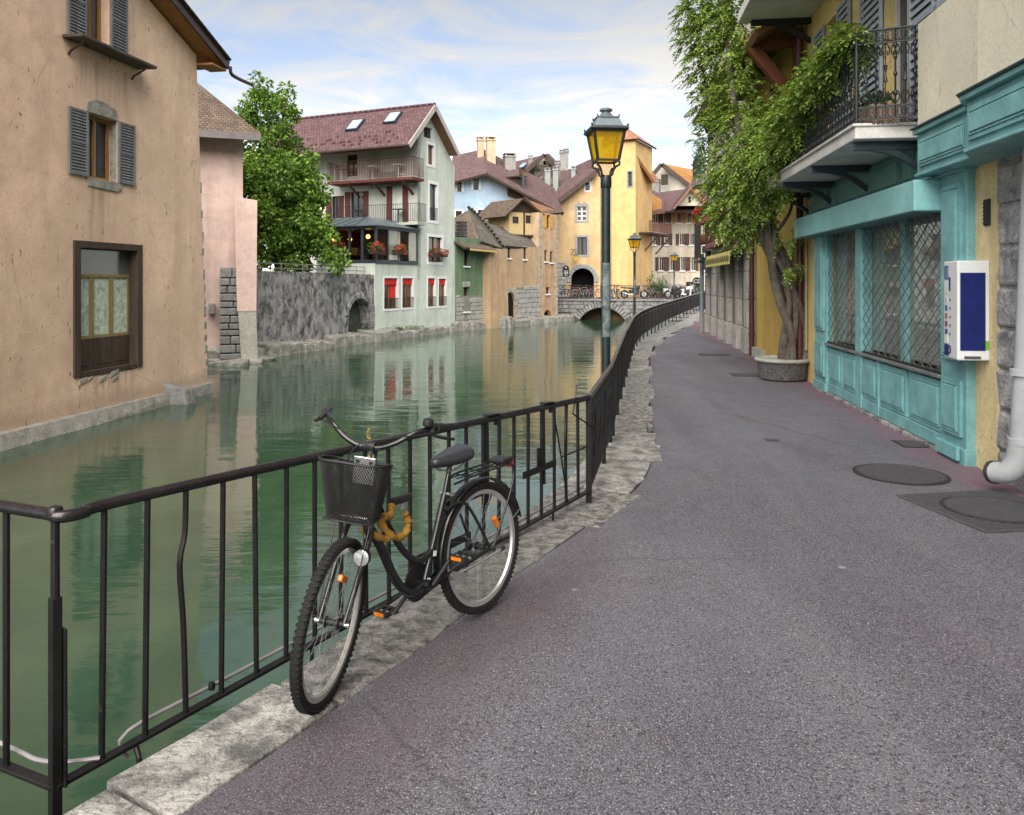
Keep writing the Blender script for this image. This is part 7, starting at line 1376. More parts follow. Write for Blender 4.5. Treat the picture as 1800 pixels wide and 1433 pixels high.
# ------------------------------------------------------------------ foliage
def leafmat(name, a, b, c, trans=0.35, rough=.55):
    g = G(name); gi = g.new('ShaderNodeNewGeometry'); r = gi.outputs['Random Per Island']; n = g.noise(.9, 3, .6)
    col = g.ramp(r, [(0.0, a), (.55, b), (1.0, c)]); col = g.mix(g.math('MULTIPLY', g.ramp(n, [(.35, 0), (.7, 1)]), .5), col, sh(a, .8))
    g.done(col, rough, 0, None, .35); tr = g.new('ShaderNodeBsdfTranslucent'); g.set(tr.inputs[0], g.mix(1.0, col, (1.0, 1.0, .55), 'MULTIPLY')); mx = g.new('ShaderNodeMixShader'); mx.inputs[0].default_value = trans
    g.t.links.new(g.p.outputs[0], mx.inputs[1]); g.t.links.new(tr.outputs[0], mx.inputs[2]); g.t.links.new(mx.outputs[0], g.out.inputs[0]); return g.m
M_TREELEAF = leafmat('tree_leaves', (0.045, 0.10, 0.016), (0.13, 0.26, 0.035), (0.30, 0.44, 0.07)); M_WIST = leafmat('wisteria_leaves', (0.07, 0.13, 0.024), (0.23, 0.36, 0.06), (0.52, 0.64, 0.17)); M_PLANT = leafmat('pot_plant_leaves', (0.02, 0.06, 0.015), (0.05, 0.14, 0.03), (0.12, 0.24, 0.06)); M_PETAL = leafmat('red_petals', (0.42, 0.015, 0.02), (0.65, 0.04, 0.03), (0.75, 0.14, 0.08), .2); M_BARK = stone('bark', (0.21, 0.18, 0.16), (0.055, 0.045, 0.04), 5, 1.2, rnd=False)
import numpy as np
def leaves_mesh(name, C, D, N, L, W, mat, bend=.25):
    """C centres, D length directions, N normals (arrays n x 3), L lengths, W widths: one folded leaf each."""
    n = len(C); D = D / np.linalg.norm(D, axis=1)[:, None]; S_ = np.cross(D, N); S_ /= np.linalg.norm(S_, axis=1)[:, None] + 1e-9; Nn = np.cross(S_, D); L = L[:, None]; W = W[:, None]
    v = np.stack([C, C + D * L * .45 + S_ * W * .5 + Nn * L * .06, C + D * L - Nn * L * bend * .4, C + D * L * .45 - S_ * W * .5 + Nn * L * .06], 1).reshape(-1, 3)
    me = bpy.data.meshes.new(name); me.vertices.add(4 * n); me.vertices.foreach_set('co', v.astype(np.float32).ravel()); me.loops.add(6 * n); i = np.arange(n)[:, None] * 4
    me.loops.foreach_set('vertex_index', np.concatenate([i, i + 1, i + 2, i, i + 2, i + 3], 1).ravel().astype(np.int32)); me.polygons.add(2 * n); me.polygons.foreach_set('loop_start', (np.arange(2 * n) * 3).astype(np.int32)); me.polygons.foreach_set('loop_total', np.full(2 * n, 3, np.int32)); me.materials.append(mat); me.update(calc_edges=True); me.validate(); return me
RNG = np.random.default_rng(11)
def unit(n): v = RNG.normal(size=(n, 3)); return v / np.linalg.norm(v, axis=1)[:, None]
def clump_leaves(clumps, per, L, W, up=.3):
    C = []; D = []; 
    for (c, r) in clumps:
        k = max(4, int(per * r * r)); u = unit(k); rad = r * RNG.uniform(.35, 1.0, k)[:, None] ** .6; p = np.array(c) + u * rad * np.array([1, 1, .8]); C.append(p); D.append(u + RNG.normal(size=(k, 3)) * .5 + np.array([0, 0, -.25]))
    C = np.concatenate(C); D = np.concatenate(D); n = len(C); N = unit(n) + np.array([0, 0, up * 3]); return C, D, N, RNG.uniform(L * .7, L * 1.25, n), RNG.uniform(W * .7, W * 1.2, n)
# ---- broad tree behind the garden wall
TY = 34.0; tb = pt(490, 0, TY); tree = thing('tree', 'tall leafy green tree behind the garden wall beside the veranda', 'tree', (tb.x, TY, 1.95))
def tp(px, py, dy=0): p = pt(px, py, TY + dy); return Vector((p.x - tb.x, dy, p.z - 1.95))
cl = []
def blob(px, py, dy, rx, rz, n, r0, r1):
    c = tp(px, py, dy)
    for k in range(n):
        u = unit(1)[0]; q = RNG.uniform(.45, 1.0); cl.append(((c.x + u[0] * rx * q, c.y + u[1] * rx * q, c.z + u[2] * rz * q), RNG.uniform(r0, r1)))
blob(490, 400, 0, 2.1, 1.6, 90, .3, .55); blob(490, 300, 0, 1.8, 1.8, 90, .28, .5); blob(530, 340, .3, 1.3, 1.5, 40, .25, .42); blob(425, 230, 0, .55, 1.5, 26, .2, .36); blob(460, 200, .2, .75, 1.9, 46, .2, .36); blob(498, 215, 0, .6, 1.7, 34, .2, .34); blob(440, 330, -.3, 1.0, 1.8, 40, .25, .4); blob(545, 400, -.5, 1.0, 1.3, 34, .22, .4); blob(560, 420, -1.2, .8, .9, 26, .2, .34); blob(480, 460, -.6, 1.9, .5, 34, .22, .36); blob(585, 455, -1.6, .6, .5, 14, .18, .28)
me = leaves_mesh('crown', *clump_leaves(cl, 560, .20, .115), M_TREELEAF); link('crown', me, tree)
mb = MB(); mb.tube([(0, 0, -.3), (.05, 0, 1.5), (-.1, .1, 3.5), (0, .1, 6.5)], [.22, .18, .13, .05], 10); mb.build('trunk', M_BARK, tree, smooth=True)
for k in range(14): z = 1.0 + k * .42; a = k * 2.4; L_ = 1.7 * (1 - z / 9); mb = MB(); mb.tube([(0, .05, z), (math.cos(a) * L_ * .5, math.sin(a) * L_ * .5, z + .7), (math.cos(a) * L_, math.sin(a) * L_, z + 1.6)], [.07, .045, .015], 6); mb.build('limb', M_BARK, tree, smooth=True)
# ---- wisteria: planter, braided trunk, stems, hanging sprays
plc = Vector((4.80, 13.72, 0)); pln = thing('planter', 'round pebbled stone planter at the foot of the wisteria trunk', 'planter', plc)
mb = MB(); mb.lathe([(.34, 0), (.40, .04), (.44, .34)], 28); o = mb.build('bowl', stone('pebble_dash', (0.20, 0.19, 0.19), (0.06, 0.06, 0.065), 22, 1.2, contrast=1.6, rnd=False), pln, smooth=True); mb = MB(); mb.lathe([(.44, .335), (.475, .345), (.485, .37), (.475, .395), (.42, .40), (.40, .37)], 28); mb.build('rim', M_CONC, pln, smooth=True); mb = MB(); mb.lathe([(0, .33), (.41, .33)], 24); mb.build('soil', stone('soil', (.09, .07, .05), (.03, .025, .02), 12, 1, rnd=False), pln)
wi = thing('wisteria', 'old wisteria with twisted trunk climbing over the iron balcony', 'climber', (plc.x, plc.y, .33))
O = Vector((plc.x, plc.y, .33)); wp = lambda px, py, Y: pt(px, py, Y) - O
core = crom([wp(1398, 640, 13.7), wp(1397, 590, 13.7), wp(1386, 530, 13.65), wp(1370, 470, 13.6), wp(1356, 425, 13.5), wp(1345, 385, 13.4), wp(1337, 345, 13.3), wp(1322, 300, 13.2)], 8); nC = len(core)
for s in range(9):
    ph = s * 6.283 / 9; P = []; rr = []
    for i, c in enumerate(core):
        t = i / (nC - 1); a = ph + t * 5.5 * (1 if s % 3 else -.6) + .4 * math.sin(t * 9 + s); off = (.125 * (1 - t) + .05) * (1 + .25 * math.sin(7 * t + s * 2)); P.append(c + Vector((math.cos(a) * off, math.sin(a) * off, .03 * math.sin(t * 20 + s)))); rr.append((.055 * (1 - t) + .026) * (1 + .22 * math.sin(13 * t + s * 1.7)))
    mb = MB(); mb.tube(P, rr, 10); mb.build('trunk_strand', M_BARK, wi, smooth=True)
def stem(pts, r0, r1, name='stem'):
    P = crom([wp(*p) for p in pts], 5); mb = MB(); mb.tube(P, [r0 + (r1 - r0) * i / (len(P) - 1) for i in range(len(P))], 6); mb.build(name, M_BARK, wi, smooth=True)
stem([(1337, 345, 13.3), (1350, 310, 12.9), (1385, 255, 11.4), (1430, 175, 9.9), (1475, 110, 8.9), (1505, 80, 8.4)], .06, .012); stem([(1322, 300, 13.2), (1300, 230, 14), (1285, 140, 14.6), (1275, 40, 15), (1265, -60, 15.3)], .07, .03); stem([(1330, 320, 13.2), (1290, 280, 14), (1255, 220, 15), (1235, 120, 15.5), (1222, 20, 16)], .05, .012); stem([(1345, 385, 13.4), (1320, 400, 13.6), (1295, 395, 13.9), (1270, 370, 14.3)], .035, .01); stem([(1350, 420, 13.5), (1375, 395, 13.3), (1392, 360, 13.2), (1390, 300, 13.2)], .04, .015); stem([(1358, 440, 13.5), (1352, 400, 13.3), (1350, 350, 13.1), (1356, 300, 13)], .035, .015); stem([(1378, 500, 13.6), (1395, 480, 13.45), (1402, 470, 13.3)], .06, .05, 'cut_branch')
mass = [(1500, 64, 8.45, 0.14, 34), (1485, 78, 8.75, 0.19, 69), (1465, 104, 9.1, 0.23, 92), (1445, 136, 9.6, 0.26, 114), (1425, 166, 10.1, 0.29, 138), (1405, 191, 10.6, 0.32, 149), (1388, 221, 11.2, 0.36, 172), (1372, 254, 11.9, 0.37, 172), (1356, 276, 12.6, 0.37, 149), (1335, 255, 13.2, 0.42, 126), (1330, 320, 13.3, 0.52, 172), (1300, 290, 14, 0.50, 161), (1275, 325, 14.4, 0.45, 126), (1262, 300, 14.8, 0.34, 69), (1295, 365, 14.2, 0.42, 114), (1325, 375, 13.7, 0.36, 92), (1275, 380, 14.3, 0.34, 69), (1345, 215, 13.2, 0.30, 69), (1310, 215, 14.1, 0.42, 114), (1285, 175, 14.5, 0.42, 103), (1262, 230, 15, 0.34, 69), (1245, 195, 15.3, 0.30, 57), (1248, 165, 15.4, 0.36, 80), (1236, 115, 15.6, 0.42, 103), (1265, 95, 15.1, 0.48, 126), (1300, 115, 14.6, 0.32, 69), (1222, 65, 15.9, 0.34, 69), (1250, 45, 15.5, 0.48, 126), (1292, 48, 15, 0.45, 114), (1212, 25, 16.1, 0.32, 57), (1240, 5, 15.7, 0.45, 103), (1275, 5, 15.3, 0.50, 126), (1310, -20, 14.9, 0.50, 103), (1255, -50, 15.5, 0.60, 126), (1340, 350, 13.2, 0.30, 57), (1310, 410, 13.9, 0.22, 34), (1385, 330, 12.3, 0.22, 29), (1350, 160, 13.4, 0.22, 20), (1370, 190, 12.9, 0.22, 25), (1232, 250, 15.2, 0.16, 16), (1395, 465, 13.3, 0.14, 11), (1385, 410, 13.3, 0.20, 16), (1320, 70, 14.6, 0.20, 23)]
C = []; D = []; N = []; Ls = []
for (px, py, Y, r, n) in mass:
    n = int(n * (.55 if 1350 <= px <= 1480 and Y < 12.7 else .8)); c = np.array(wp(px, py, Y)); u = unit(n); base = c + u * (r * RNG.uniform(.3, 1.0, n)[:, None] ** .5)
    dr = u * np.array([.9, .9, .35]) + np.array([-.35, -.25, -.35]) + RNG.normal(size=(n, 3)) * .35; dr /= np.linalg.norm(dr, axis=1)[:, None]; ln = RNG.uniform(.16, .28, n); side = np.cross(dr, np.array([0, 0, 1.0])); side /= np.linalg.norm(side, axis=1)[:, None] + 1e-6; nn = np.cross(side, dr)
    for k in range(6):
        t = (k + .6) / 6.3; pp = base + dr * (ln * t)[:, None] + np.array([0, 0, -1]) * (.10 * t * t)
        for s in (-1, 1):
            C.append(pp); D.append(dr * .55 + side * s * .9 + np.array([0, 0, -.25]) + RNG.normal(size=(n, 3)) * .15); N.append(nn + RNG.normal(size=(n, 3)) * .35); Ls.append(RNG.uniform(.07, .115, n) * (1.1 - .35 * t))
    C.append(base + dr * ln[:, None] + np.array([0, 0, -.10])); D.append(dr + np.array([0, 0, -.5])); N.append(nn); Ls.append(RNG.uniform(.05, .08, n))
C = np.concatenate(C); D = np.concatenate(D); N = np.concatenate(N); Ls = np.concatenate(Ls)
link('foliage', leaves_mesh('foliage', C, D, N, Ls, Ls * .44, M_WIST), wi)
rt_ = random.Random(9); mb = MB()
for (px, py, Y) in ((1205, 40, 16), (1200, 110, 15.8), (1196, 60, 16), (1210, 235, 15.3), (1490, 60, 8.5), (1520, 30, 8.4), (1540, 40, 8.4), (1215, 250, 15.2)):
    p = wp(px, py, Y); q = wp(px + (40 if px < 1300 else -18), py + rt_.uniform(10, 40), Y); mb.tube(crom([q, q.lerp(p, .6) + Vector((0, 0, .12)), p + Vector((0, 0, -.03))], 5), .004, 4)
tag(mb.build('tendrils', M_BARK, wi), kind='stuff')
# ---- geraniums and other pot plants
def flowers(name, label, loc, w, d, h, petals=True, cat='flower box', box=True, pm=None, n=10, rz=0, boxm=None):
    o = thing(name, label, cat, loc, rz); rr = random.Random(int(loc[0] * 77 + loc[1]))
    if box: mb = MB(); mb.hexa([(-w * .42, -d * .4, 0), (w * .42, -d * .4, 0), (w * .42, d * .4, 0), (-w * .42, d * .4, 0), (-w * .48, -d * .5, h * .4), (w * .48, -d * .5, h * .4), (w * .48, d * .5, h * .4), (-w * .48, d * .5, h * .4)]); mb.build('trough', boxm or M_BROWNWOOD, o)
    cc = [((rr.uniform(-w / 2, w / 2), rr.uniform(-d / 2, d / 2), h * rr.uniform(.35, .8)), rr.uniform(.10, .17)) for _ in range(n)]; link('leaves', leaves_mesh('leaves', *clump_leaves(cc, 1600, .08, .06), M_PLANT), o)
    if petals: cc = [((rr.uniform(-w * .55, w * .55), rr.uniform(-d * .75, d * .2), h * rr.uniform(.2, .95)), rr.uniform(.06, .11)) for _ in range(n)]; link('blossoms', leaves_mesh('blossoms', *clump_leaves(cc, 3200, .05, .05), pm or M_PETAL), o)
    return o
fl = lambda px, py, v, lab: flowers('flower_box', lab, WH.w(WH.u(px, v), v, WH.z(px, py, v)), 1.0, .3, .55, rz=WH.ang)
fl(662, 447, -.22, 'red geraniums hanging at the glazed corner of the veranda'); fl(703, 448, -.22, 'red and green geraniums hanging before the middle panes of the veranda'); fl(765, 452, -.2, 'red geraniums in the window of the mint gable above the canal')
flowers('flower_box', 'dark red geraniums at the tree end of the veranda', WH.w(-.25, 2.2, zf + .5), .3, .9, .5, rz=WH.ang); flowers('flower_box', 'single geranium pot on the sill beside the mint gable window', WH.w(WH.u(781, -.2), -.2, WH.z(781, 452, -.2)), .4, .25, .4, rz=WH.ang, n=5)
for k, (Y, dz) in enumerate(((22.8, 0), (22.1, 0), (21.3, 0))): flowers('flower_pot', ('red flower pot at the far end of the maroon balcony', 'terracotta pot with red flowers, second on the maroon balcony rail', 'terracotta pot with green leaves, third on the maroon balcony rail')[k], S3.w(U3(Y), -.72, 3.42), .45, .3, .5, cat='flower pot', rz=S3.ang, petals=k < 2, boxm=M_TEALD if False else paint('terracotta%d' % k, (.30, .10, .07), .8))
cn = thing('potted_conifer', 'slim dark conifer standing on the upper corner balcony of the stone shop', 'plant', S3.w(.15, -.32, 5.36)); mb = MB(); mb.lathe([(.12, 0), (.16, .25)], 10); mb.build('pot', M_TEALD, cn); cc = [((RNG.normal() * .07, RNG.normal() * .07, .3 + k * .035), .16 * (1 - k / 34)) for k in range(24)]; link('foliage', leaves_mesh('foliage', *clump_leaves(cc, 3000, .09, .03), M_PLANT), cn)
link('leaves', leaves_mesh('leaves', *clump_leaves([((x * .1, 0, .3 + .03 * (x % 3)), .1) for x in range(-4, 4)], 3000, .07, .045), M_PLANT), pot)
ni = thing('niche_fern', 'small green fern growing in the arched niche of the garden wall', 'plant', GW.w(na[1] - .28, .2, -.56)); link('fronds', leaves_mesh('fronds', *clump_leaves([((0, 0, .2), .2), ((.1, 0, .05), .15)], 1500, .12, .05), M_PLANT), ni)
mo = tag(bpy.data.objects.new('wall_moss', leaves_mesh('wall_moss', *clump_leaves([(tuple(WH.w(rt_.uniform(.4, 4.2), -.1, -.62 + rt_.uniform(-.06, .12))), rt_.uniform(.08, .18)) for _ in range(46)] + [(tuple(GW.w(rt_.uniform(0, GW.W), .1, z0_ + rt_.uniform(-.06, .02))), rt_.uniform(.05, .12)) for _ in range(40)], 1500, .07, .03), M_PLANT)), 'mossy weeds along the wall foot and the garden wall top', 'weeds', kind='stuff'); COL.objects.link(mo)
# ------------------------------------------------------------------ bridge and the street beyond
M_BRST = stone('bridge_stone', (0.33, 0.335, 0.34), (0.07, 0.07, 0.08), 2.2, 1.0, contrast=1.3); M_BRM = stone('bridge_joint', (0.14, 0.14, 0.14), (0.05, 0.05, 0.05), 4, .8, rnd=False)
BR = Face(pt(976, 0, 55.6), pt(1230, 0, 53.6), name='stone_bridge', label='low grey stone bridge with a wide flat arch over the canal', cat='bridge')
zd = .52; ba, bb = BR.u(1019), BR.u(1098); zc_ = BR.z(1058, 541); sag = zc_ + 1.0; wA = (bb - ba) / 2; Rr = (wA * wA + sag * sag) / (2 * sag); cA = (ba + bb) / 2; czA = zc_ - Rr
a_ = math.asin(wA / Rr); harch = [(ba, -1.3), (bb, -1.3)] + [(cA + Rr * math.sin(a_ - 2 * a_ * k / 14), czA + Rr * math.cos(a_ - 2 * a_ * k / 14)) for k in range(15)]; sa0, sa1 = BR.u(986), BR.u(1002)
wall(BR, [(0, -1.4), (BR.W, -1.4), (BR.W, zd - .15), (0, zd - .15)], [harch, arch(sa0, sa1, -1.3, -1.0)], M_BRM, 4.2, 4.2)
for k in range(19):
    t = a_ - 2 * a_ * (k + .5) / 19; r = Rr + .24; M = Matrix.Translation((cA + r * math.sin(t), -.02, czA + r * math.cos(t))) @ Matrix.Rotation(t, 4, 'Y'); mb = MB(); w = Rr * a_ / 19 - .012; mb.box(-w, w, -.04, .15, -.23, .25 + .08 * (k % 2), M=M); mb.build('arch_stone', M_BRST, BR, bevel=.03, seg=1)
z = -1.0; rb = random.Random(21)
while z < zd - .3:
    h = rb.uniform(.22, .30); x = 0
    while x < BR.W - .1:
        w = min(rb.uniform(.35, .75), BR.W - x); xm = x + w / 2; zm = z + h / 2
        inside = abs(xm - cA) < wA + .35 and math.hypot(xm - cA, zm - czA) < Rr + .52 or (sa0 - .2 < xm < sa1 + .2 and zm < -.4)
        if not inside: mb = MB(); mb.box(x + .015, x + w - .015, -.03 - rb.uniform(0, .04), .1, z + .015, min(z + h, zd - .16) - .012); mb.build('stone', M_BRST, BR, bevel=.025, seg=1)
        x += w
    z += h
mb = MB(); mb.box(-.05, BR.W, -.12, 4.4, zd - .15, zd - .02); mb.build('coping', M_BLOCK, BR, bevel=.02)
mb = MB(); mb.add([BR.w(-.5, .1, zd - .01), BR.w(BR.W + 20, .1, zd - .01), BR.w(BR.W + 20, 30, zd), BR.w(-.5, 30, zd)], [(0, 1, 2, 3)]); tag(mb.build('street', M_ASPH), kind='structure')
rlg = thing('railing', 'plain dark railing along the edge of the stone bridge', 'railing', BR.w(0, .1, zd), BR.ang); mb = MB(); mb.tube([(0, 0, .92), (BR.W + 3, 0, .92)], .025, 6); mb.tube([(0, 0, .5), (BR.W + 3, 0, .5)], .015, 5); mb.tube([(0, 0, .1), (BR.W + 3, 0, .1)], .018, 5); mb.build('rails', M_IRON, rlg)
for k in range(9): mb = MB(); x = k * (BR.W + 3) / 8; mb.beam((x, 0, -.1), (x, 0, .94), .04, .04); mb.build('post', M_IRON, rlg)
mb = MB()
for k in range(int((BR.W + 3) / .14)): mb.beam((k * .14, 0, .1), (k * .14, 0, .92), .014, .014)
tag(mb.build('bars', M_IRON, rlg), kind='stuff')
# small parked bicycles
def tiny_bike(label, loc, rz, col, scale=1.0):
    o = thing('parked_bicycle', label, 'bicycle', loc, rz, 'bicycles parked on the bridge'); m_ = paint('bike_' + label[:18], col, .35, .2, .05); o.scale = (scale,) * 3
    for x in (0, 1.06):
        wv = bpy.data.objects.new('wheel', None); COL.objects.link(wv); wv.parent = o
        mb = MB(); mb.tube([Vector((x, 0, .34)) + p for p in ring(.32, 20)], .022, 5, closed=True); mb.build('tyre', M_RUBBER, wv); mb = MB(); mb.tube([Vector((x, 0, .34)) + p for p in ring(.29, 20)], .012, 4, closed=True)
        for k in range(8): mb.tube([(x, 0, .34), Vector((x, 0, .34)) + ring(.29, 8)[k]], .003, 3)
        mb.build('rim', M_RIM, wv)
    mb = MB()
    for a, b in (((.44, 0, .29), (.27, 0, .78)), ((.44, 0, .29), (.83, 0, .70)), ((.30, 0, .72), (.80, 0, .80)), ((.44, 0, .29), (0, .05, .34)), ((0, .05, .34), (.30, 0, .68)), ((.79, 0, .88), (1.06, .05, .34))): mb.tube([a, b], .018, 6)
    mb.build('frame', m_, o)
    mb = MB(); mb.tube([(.74, -.28, .98), (.82, -.1, .97), (.80, 0, .93), (.82, .1, .97), (.74, .28, .98)], .014, 5); mb.tube([(.79, 0, .86), (.80, 0, .94)], .014, 5); mb.build('handlebar', M_BLKPLAST, o)
    mb = MB(); mb.hexa([(.12, -.07, .86), (.38, -.02, .86), (.38, .02, .86), (.12, .07, .86), (.10, -.08, .92), (.38, -.02, .90), (.38, .02, .90), (.10, .08, .92)]); mb.tube([(.27, 0, .76), (.25, 0, .88)], .013, 5); mb.build('saddle', M_BLKPLAST, o)
    return o
def bp(px, v): u = BR.u(px, v); p = BR.w(u, v, zd); return (p.x, p.y, zd + .012)
for px, v, rz, c, lab in ((985, .9, 20, (.03, .03, .03), 'black parked bicycle nearest the apricot house on the bridge'), (995, .7, 160, (.06, .05, .09), 'dark parked bicycle under the black arched sign'), (1003, 1.0, 40, (.03, .16, .07), 'green parked bicycle at the edge of the dark archway'), (1012, .7, 10, (.25, .2, .12), 'brown parked bicycle before the dark archway'), (1022, .9, 150, (.35, .03, .08), 'red parked bicycle before the middle of the archway'), (1031, .6, 25, (.30, .06, .14), 'crimson parked bicycle before the archway pillar'), (1070, .8, 75, (.04, .04, .05), 'black parked bicycle just beyond the tall lamp pole'), (1078, .7, 60, (.4, .4, .42), 'silver parked bicycle before the yellow tower'), (1086, .9, 100, (.05, .05, .06), 'dark parked bicycle beside the motorcycle'), (1138, 2.2, 20, (.10, .06, .12), 'plum parked bicycle before the rose wall'), (1148, 2.3, 35, (.04, .04, .05), 'black parked bicycle beside the green shrubs')): tiny_bike(lab, bp(px, v), R(rz), c)
# motorcycle and scooters
def moto(label, loc, rz, body, name='motorcycle', cat='motorcycle', box=None, screen=False):
    o = thing(name, label, cat, loc, rz, 'motorcycles parked on the bridge'); m_ = paint('moto_' + label[:16], body, .3, .2, .05); L_ = 1.4 if name == 'motorcycle' else 1.25; r = .31 if name == 'motorcycle' else .24
    for x in (0, L_):
        mb = MB(); mb.tube([Vector((x, 0, r)) + p for p in ring(r - .06, 22)], .06, 7, closed=True); wv = mb.build('wheel', M_RUBBER, o, smooth=True); mb = MB(); mb.lathe([(0, -.04), (r - .13, -.035), (r - .11, 0), (r - .13, .035), (0, .04)], 16, M=Matrix.Translation((x, 0, r)) @ Matrix.Rotation(R(90), 4, 'X')); mb.build('rim', M_RIM, wv)
    mb = MB(); mb.hexa([(.35, -.16, .28), (1.0, -.16, .28), (1.0, .16, .28), (.35, .16, .28), (.30, -.14, .62), (1.05, -.12, .66), (1.05, .12, .66), (.30, .14, .62)]); mb.build('engine', M_BLKPLAST, o, bevel=.05)
    mb = MB(); mb.hexa([(.55, -.13, .62), (1.12, -.12, .66), (1.12, .12, .66), (.55, .13, .62), (.62, -.11, .84), (1.05, -.11, .94), (1.05, .11, .94), (.62, .11, .84)]); mb.build('tank', m_, o, bevel=.06)
    mb = MB(); mb.hexa([(-.25, -.10, .74), (.62, -.13, .66), (.62, .13, .66), (-.25, .10, .74), (-.32, -.09, .84), (.60, -.12, .80), (.60, .12, .80), (-.32, .09, .84)]); mb.build('seat', M_VINYL, o, bevel=.04)
    mb = MB()
    for s in (-1, 1): mb.tube([(L_, s * .09, r), (L_ - .32, s * .08, .95)], .028, 6)
    mb.tube([(L_ - .42, -.36, 1.02), (L_ - .33, -.1, 1.0), (L_ - .33, .1, 1.0), (L_ - .42, .36, 1.02)], .018, 6); mb.build('fork', M_CHROME, o)
    mb = MB(); mb.lathe([(0, -.08), (.09, -.05), (.10, .03), (0, .06)], 12, M=Matrix.Translation((L_ - .18, 0, .86)) @ Matrix.Rotation(R(90), 4, 'Y')); mb.build('headlight', M_LENS, o, smooth=True)
    mb = MB(); mb.tube([(.6, -.16, .3), (.2, -.2, .3), (-.2, -.2, .42)], .045, 8); mb.build('exhaust', M_CHROME, o)
    if name == 'scooter': mb = MB(); mb.hexa([(L_ - .42, -.22, .25), (L_ - .30, -.22, .25), (L_ - .30, .22, .25), (L_ - .42, .22, .25), (L_ - .36, -.2, .95), (L_ - .22, -.16, .95), (L_ - .22, .16, .95), (L_ - .36, .2, .95)]); mb.build('leg_shield', m_, o, bevel=.03); mb = MB(); mb.hexa([(-.3, -.15, .35), (.5, -.16, .3), (.5, .16, .3), (-.3, .15, .35), (-.35, -.12, .72), (.5, -.14, .70), (.5, .14, .70), (-.35, .12, .72)]); mb.build('rear_body', m_, o, bevel=.05)
    if box: mb = MB(); mb.box(-.55, -.2, -.2, .2, .86, 1.2); mb.build('top_box', flat('topbox_' + label[:10], box, .4), o, bevel=.05)
    return o
moto('black sports motorcycle before the yellow tower on the bridge', bp(1098, .7), R(3), (.02, .03, .035)); moto('white and blue scooter with dark seat beneath the far lamp', bp(1174, 1.0), R(10), (.45, .50, .58), 'scooter', 'scooter'); moto('white scooter with round headlamp beside the dark motorcycle', bp(1191, 1.2), R(-15), (.62, .62, .66), 'scooter', 'scooter', screen=True); moto('dark motorcycle with black top box past the far lamp', bp(1204, 1.3), R(200), (.04, .04, .05), box=(.02, .02, .025)); moto('dark scooter with top box at the right end of the bridge', bp(1218, 1.6), R(185), (.05, .05, .06), 'scooter', 'scooter', box=(.015, .015, .02))
# shrubs in tubs between the bicycles
for px, v, h, lab in ((1146, 3.2, 1.9, 'tall dark green shrub in a tub before the rose and cream walls'), (1158, 2.6, 1.2, 'low bright green shrub in a tub beside the parked bicycles'), (1166, 3.0, 1.5, 'pointed light green shrub in a tub left of the far lamp'), (1225, 2.5, 1.0, 'small shrub at the right end of the bridge railing')):
    p = bp(px, v); o = thing('tub_shrub', lab, 'shrub', p); mb = MB(); mb.lathe([(.22, 0), (.28, .4)], 12); mb.build('tub', M_BROWNWOOD, o); cc = [((RNG.normal() * .2 * (1 - k / 30), RNG.normal() * .2 * (1 - k / 30), .45 + k * h / 26), .24 * (1.1 - k / 26)) for k in range(22)]; link('foliage', leaves_mesh('foliage', *clump_leaves(cc, 800, .14, .05), M_PLANT), o)
# signs and the wall lantern
sg = thing('arched_sign', 'black arched tavern sign with white lettering beside the archway', 'sign', YH.w(YH.u(995), -.06, YH.z(995, 486))); sg.rotation_euler.z = YH.ang
hw = .24; mb = MB(); mb.prism([(-hw, 0), (hw, 0), (hw, .58)] + [(hw * math.cos(math.pi * k / 8), .58 + hw * math.sin(math.pi * k / 8)) for k in range(1, 8)] + [(-hw, .58)], 'y', -.03, .03); mb.build('board', flat('sign_black', (.012, .014, .016), .5), sg)
for k, w in enumerate((.09, .17, .16, .15)): mb = MB(); mb.box(-w, w, -.036, -.031, .08 + k * .10, .11 + k * .10); mb.build('lettering_line', M_WHITE, sg)
mb = MB(); mb.lathe([(0, 0), (.05, 0), (.04, .004)], 10, M=Matrix.Translation((0, -.032, .66)) @ Matrix.Rotation(R(90), 4, 'X')); mb.build('emblem', M_WHITE, sg)
wl = thing('wall_lantern', 'small amber lantern hanging from an iron bracket on the yellow house', 'lantern', YH.w(YH.u(1012, -.5), -.5, YH.z(1012, 458, -.5)), YH.ang); mb = MB(); mb.hexa([(-.10, -.1, 0), (.1, -.1, 0), (.1, .1, 0), (-.1, .1, 0), (-.16, -.16, .36), (.16, -.16, .36), (.16, .16, .36), (-.16, .16, .36)]); mb.build('glass', M_AMBER, wl); mb = MB(); mb.hexa([(-.18, -.18, .36), (.18, -.18, .36), (.18, .18, .36), (-.18, .18, .36), (-.05, -.05, .55), (.05, -.05, .55), (.05, .05, .55), (-.05, .05, .55)]); mb.build('cap', M_LAMPHEAD, wl); mb = MB(); mb.tube([(0, 0, .55), (0, 0, .8), (-.4, .48, .85)], .02, 6); mb.tube([(-.4, .48, .45), (-.1, .2, .8)], .015, 6); mb.build('bracket', M_BLACKIRON, wl)
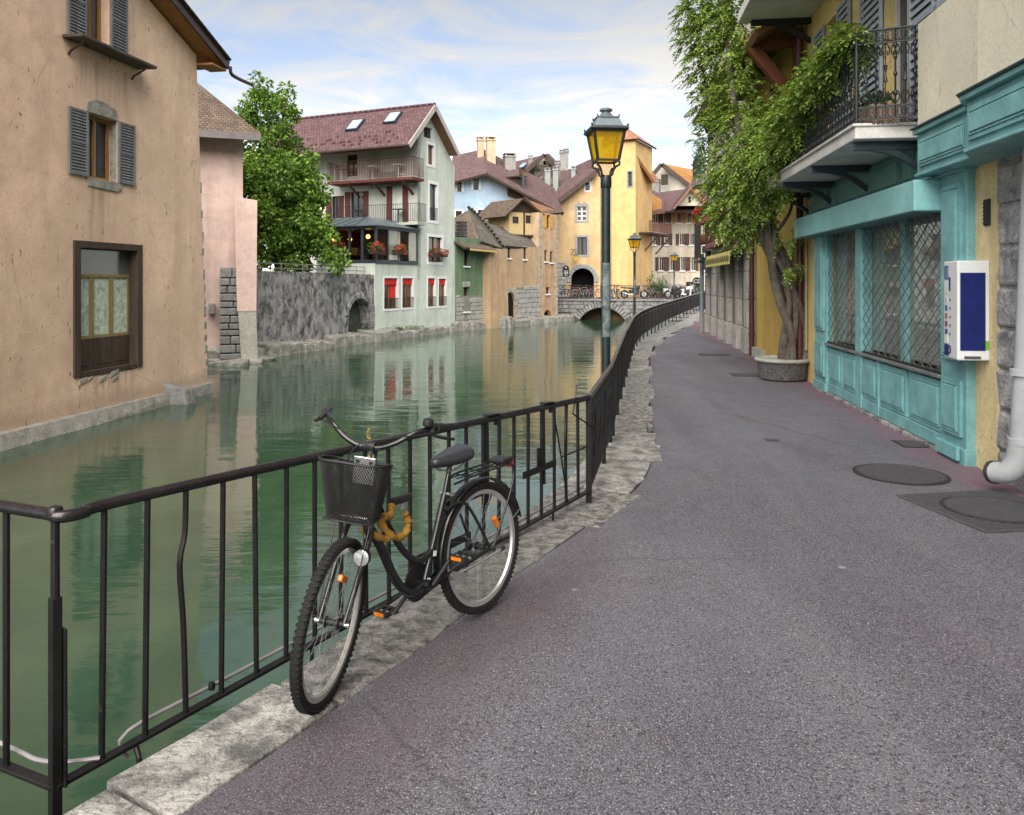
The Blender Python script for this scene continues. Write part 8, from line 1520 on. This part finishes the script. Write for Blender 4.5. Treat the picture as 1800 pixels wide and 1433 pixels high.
rs_ = thing('round_sign', 'small round black sign with white letters on the corner of the stone shop', 'sign', S3.w(.25, -.40, 1.75), S3.ang + R(75)); mb = MB(); mb.lathe([(0, -.015), (.15, -.015), (.15, .015), (0, .015)], 20, M=Matrix.Rotation(R(90), 4, 'X')); mb.build('disc', flat('sign_disc', (.01, .012, .014), .4), rs_); mb = MB(); mb.tube([Vector((.135 * math.cos(6.283 * k / 20), -.018, .135 * math.sin(6.283 * k / 20))) for k in range(20)], .006, 4, closed=True); mb.build('rim', M_BLACKIRON, rs_)
fc_ = bpy.data.curves.new('letters', 'FONT'); fc_.body = 'CE'; fc_.size = .19; fc_.align_x = 'CENTER'; fc_.align_y = 'CENTER'; fc_.extrude = .003; ft = bpy.data.objects.new('letters_curve', fc_); COL.objects.link(ft); bpy.context.view_layer.update(); lm = bpy.data.meshes.new_from_object(ft); bpy.data.objects.remove(ft); lm.materials.clear(); lm.materials.append(M_WHITE); fo = bpy.data.objects.new('letters', lm); COL.objects.link(fo); fo.parent = rs_; fo.rotation_euler = (R(90), 0, 0); fo.location = (0, -.019, 0)
bp_ = thing('downpipe', 'blue grey downpipe at the far corner of the stone shop', 'downpipe', S3.w(.55, -.26, 0), S3.ang); mb = MB(); mb.tube([(0, 0, 0), (0, 0, 2.7)], .07, 10); mb.build('pipe', paint('blue_grey_pipe', (.16, .20, .24), .45), bp_, smooth=True); mb = MB(); mb.tube([(0, 0, 0), (0, 0, .7)], .09, 10); mb.build('foot_sleeve', M_CHIM, bp_, smooth=True)
# little iron cage balcony with a red pot beyond the maroon one
ic = thing('iron_window_cage', 'black iron window balcony with a reddish pot beyond the maroon balcony', 'balcony', S3.w(U3(26.2), -.05, 2.45), S3.ang); balustrade(ic, [(-.05, .0), (-.05, -.5), (1.6, -.5)], 0, 1.25, M_BLACKIRON, .09, .01); mb = MB(); mb.box(-.1, 1.65, -.53, .02, -.08, 0); mb.build('floor', M_BLACKIRON, ic); mb = MB(); mb.lathe([(.10, .55), (.19, .66), (.2, .88), (.17, .9)], 12, (.15, -.3, 0)); mb.build('pot', paint('terracotta_pot', (.36, .13, .08), .8), ic, smooth=True)
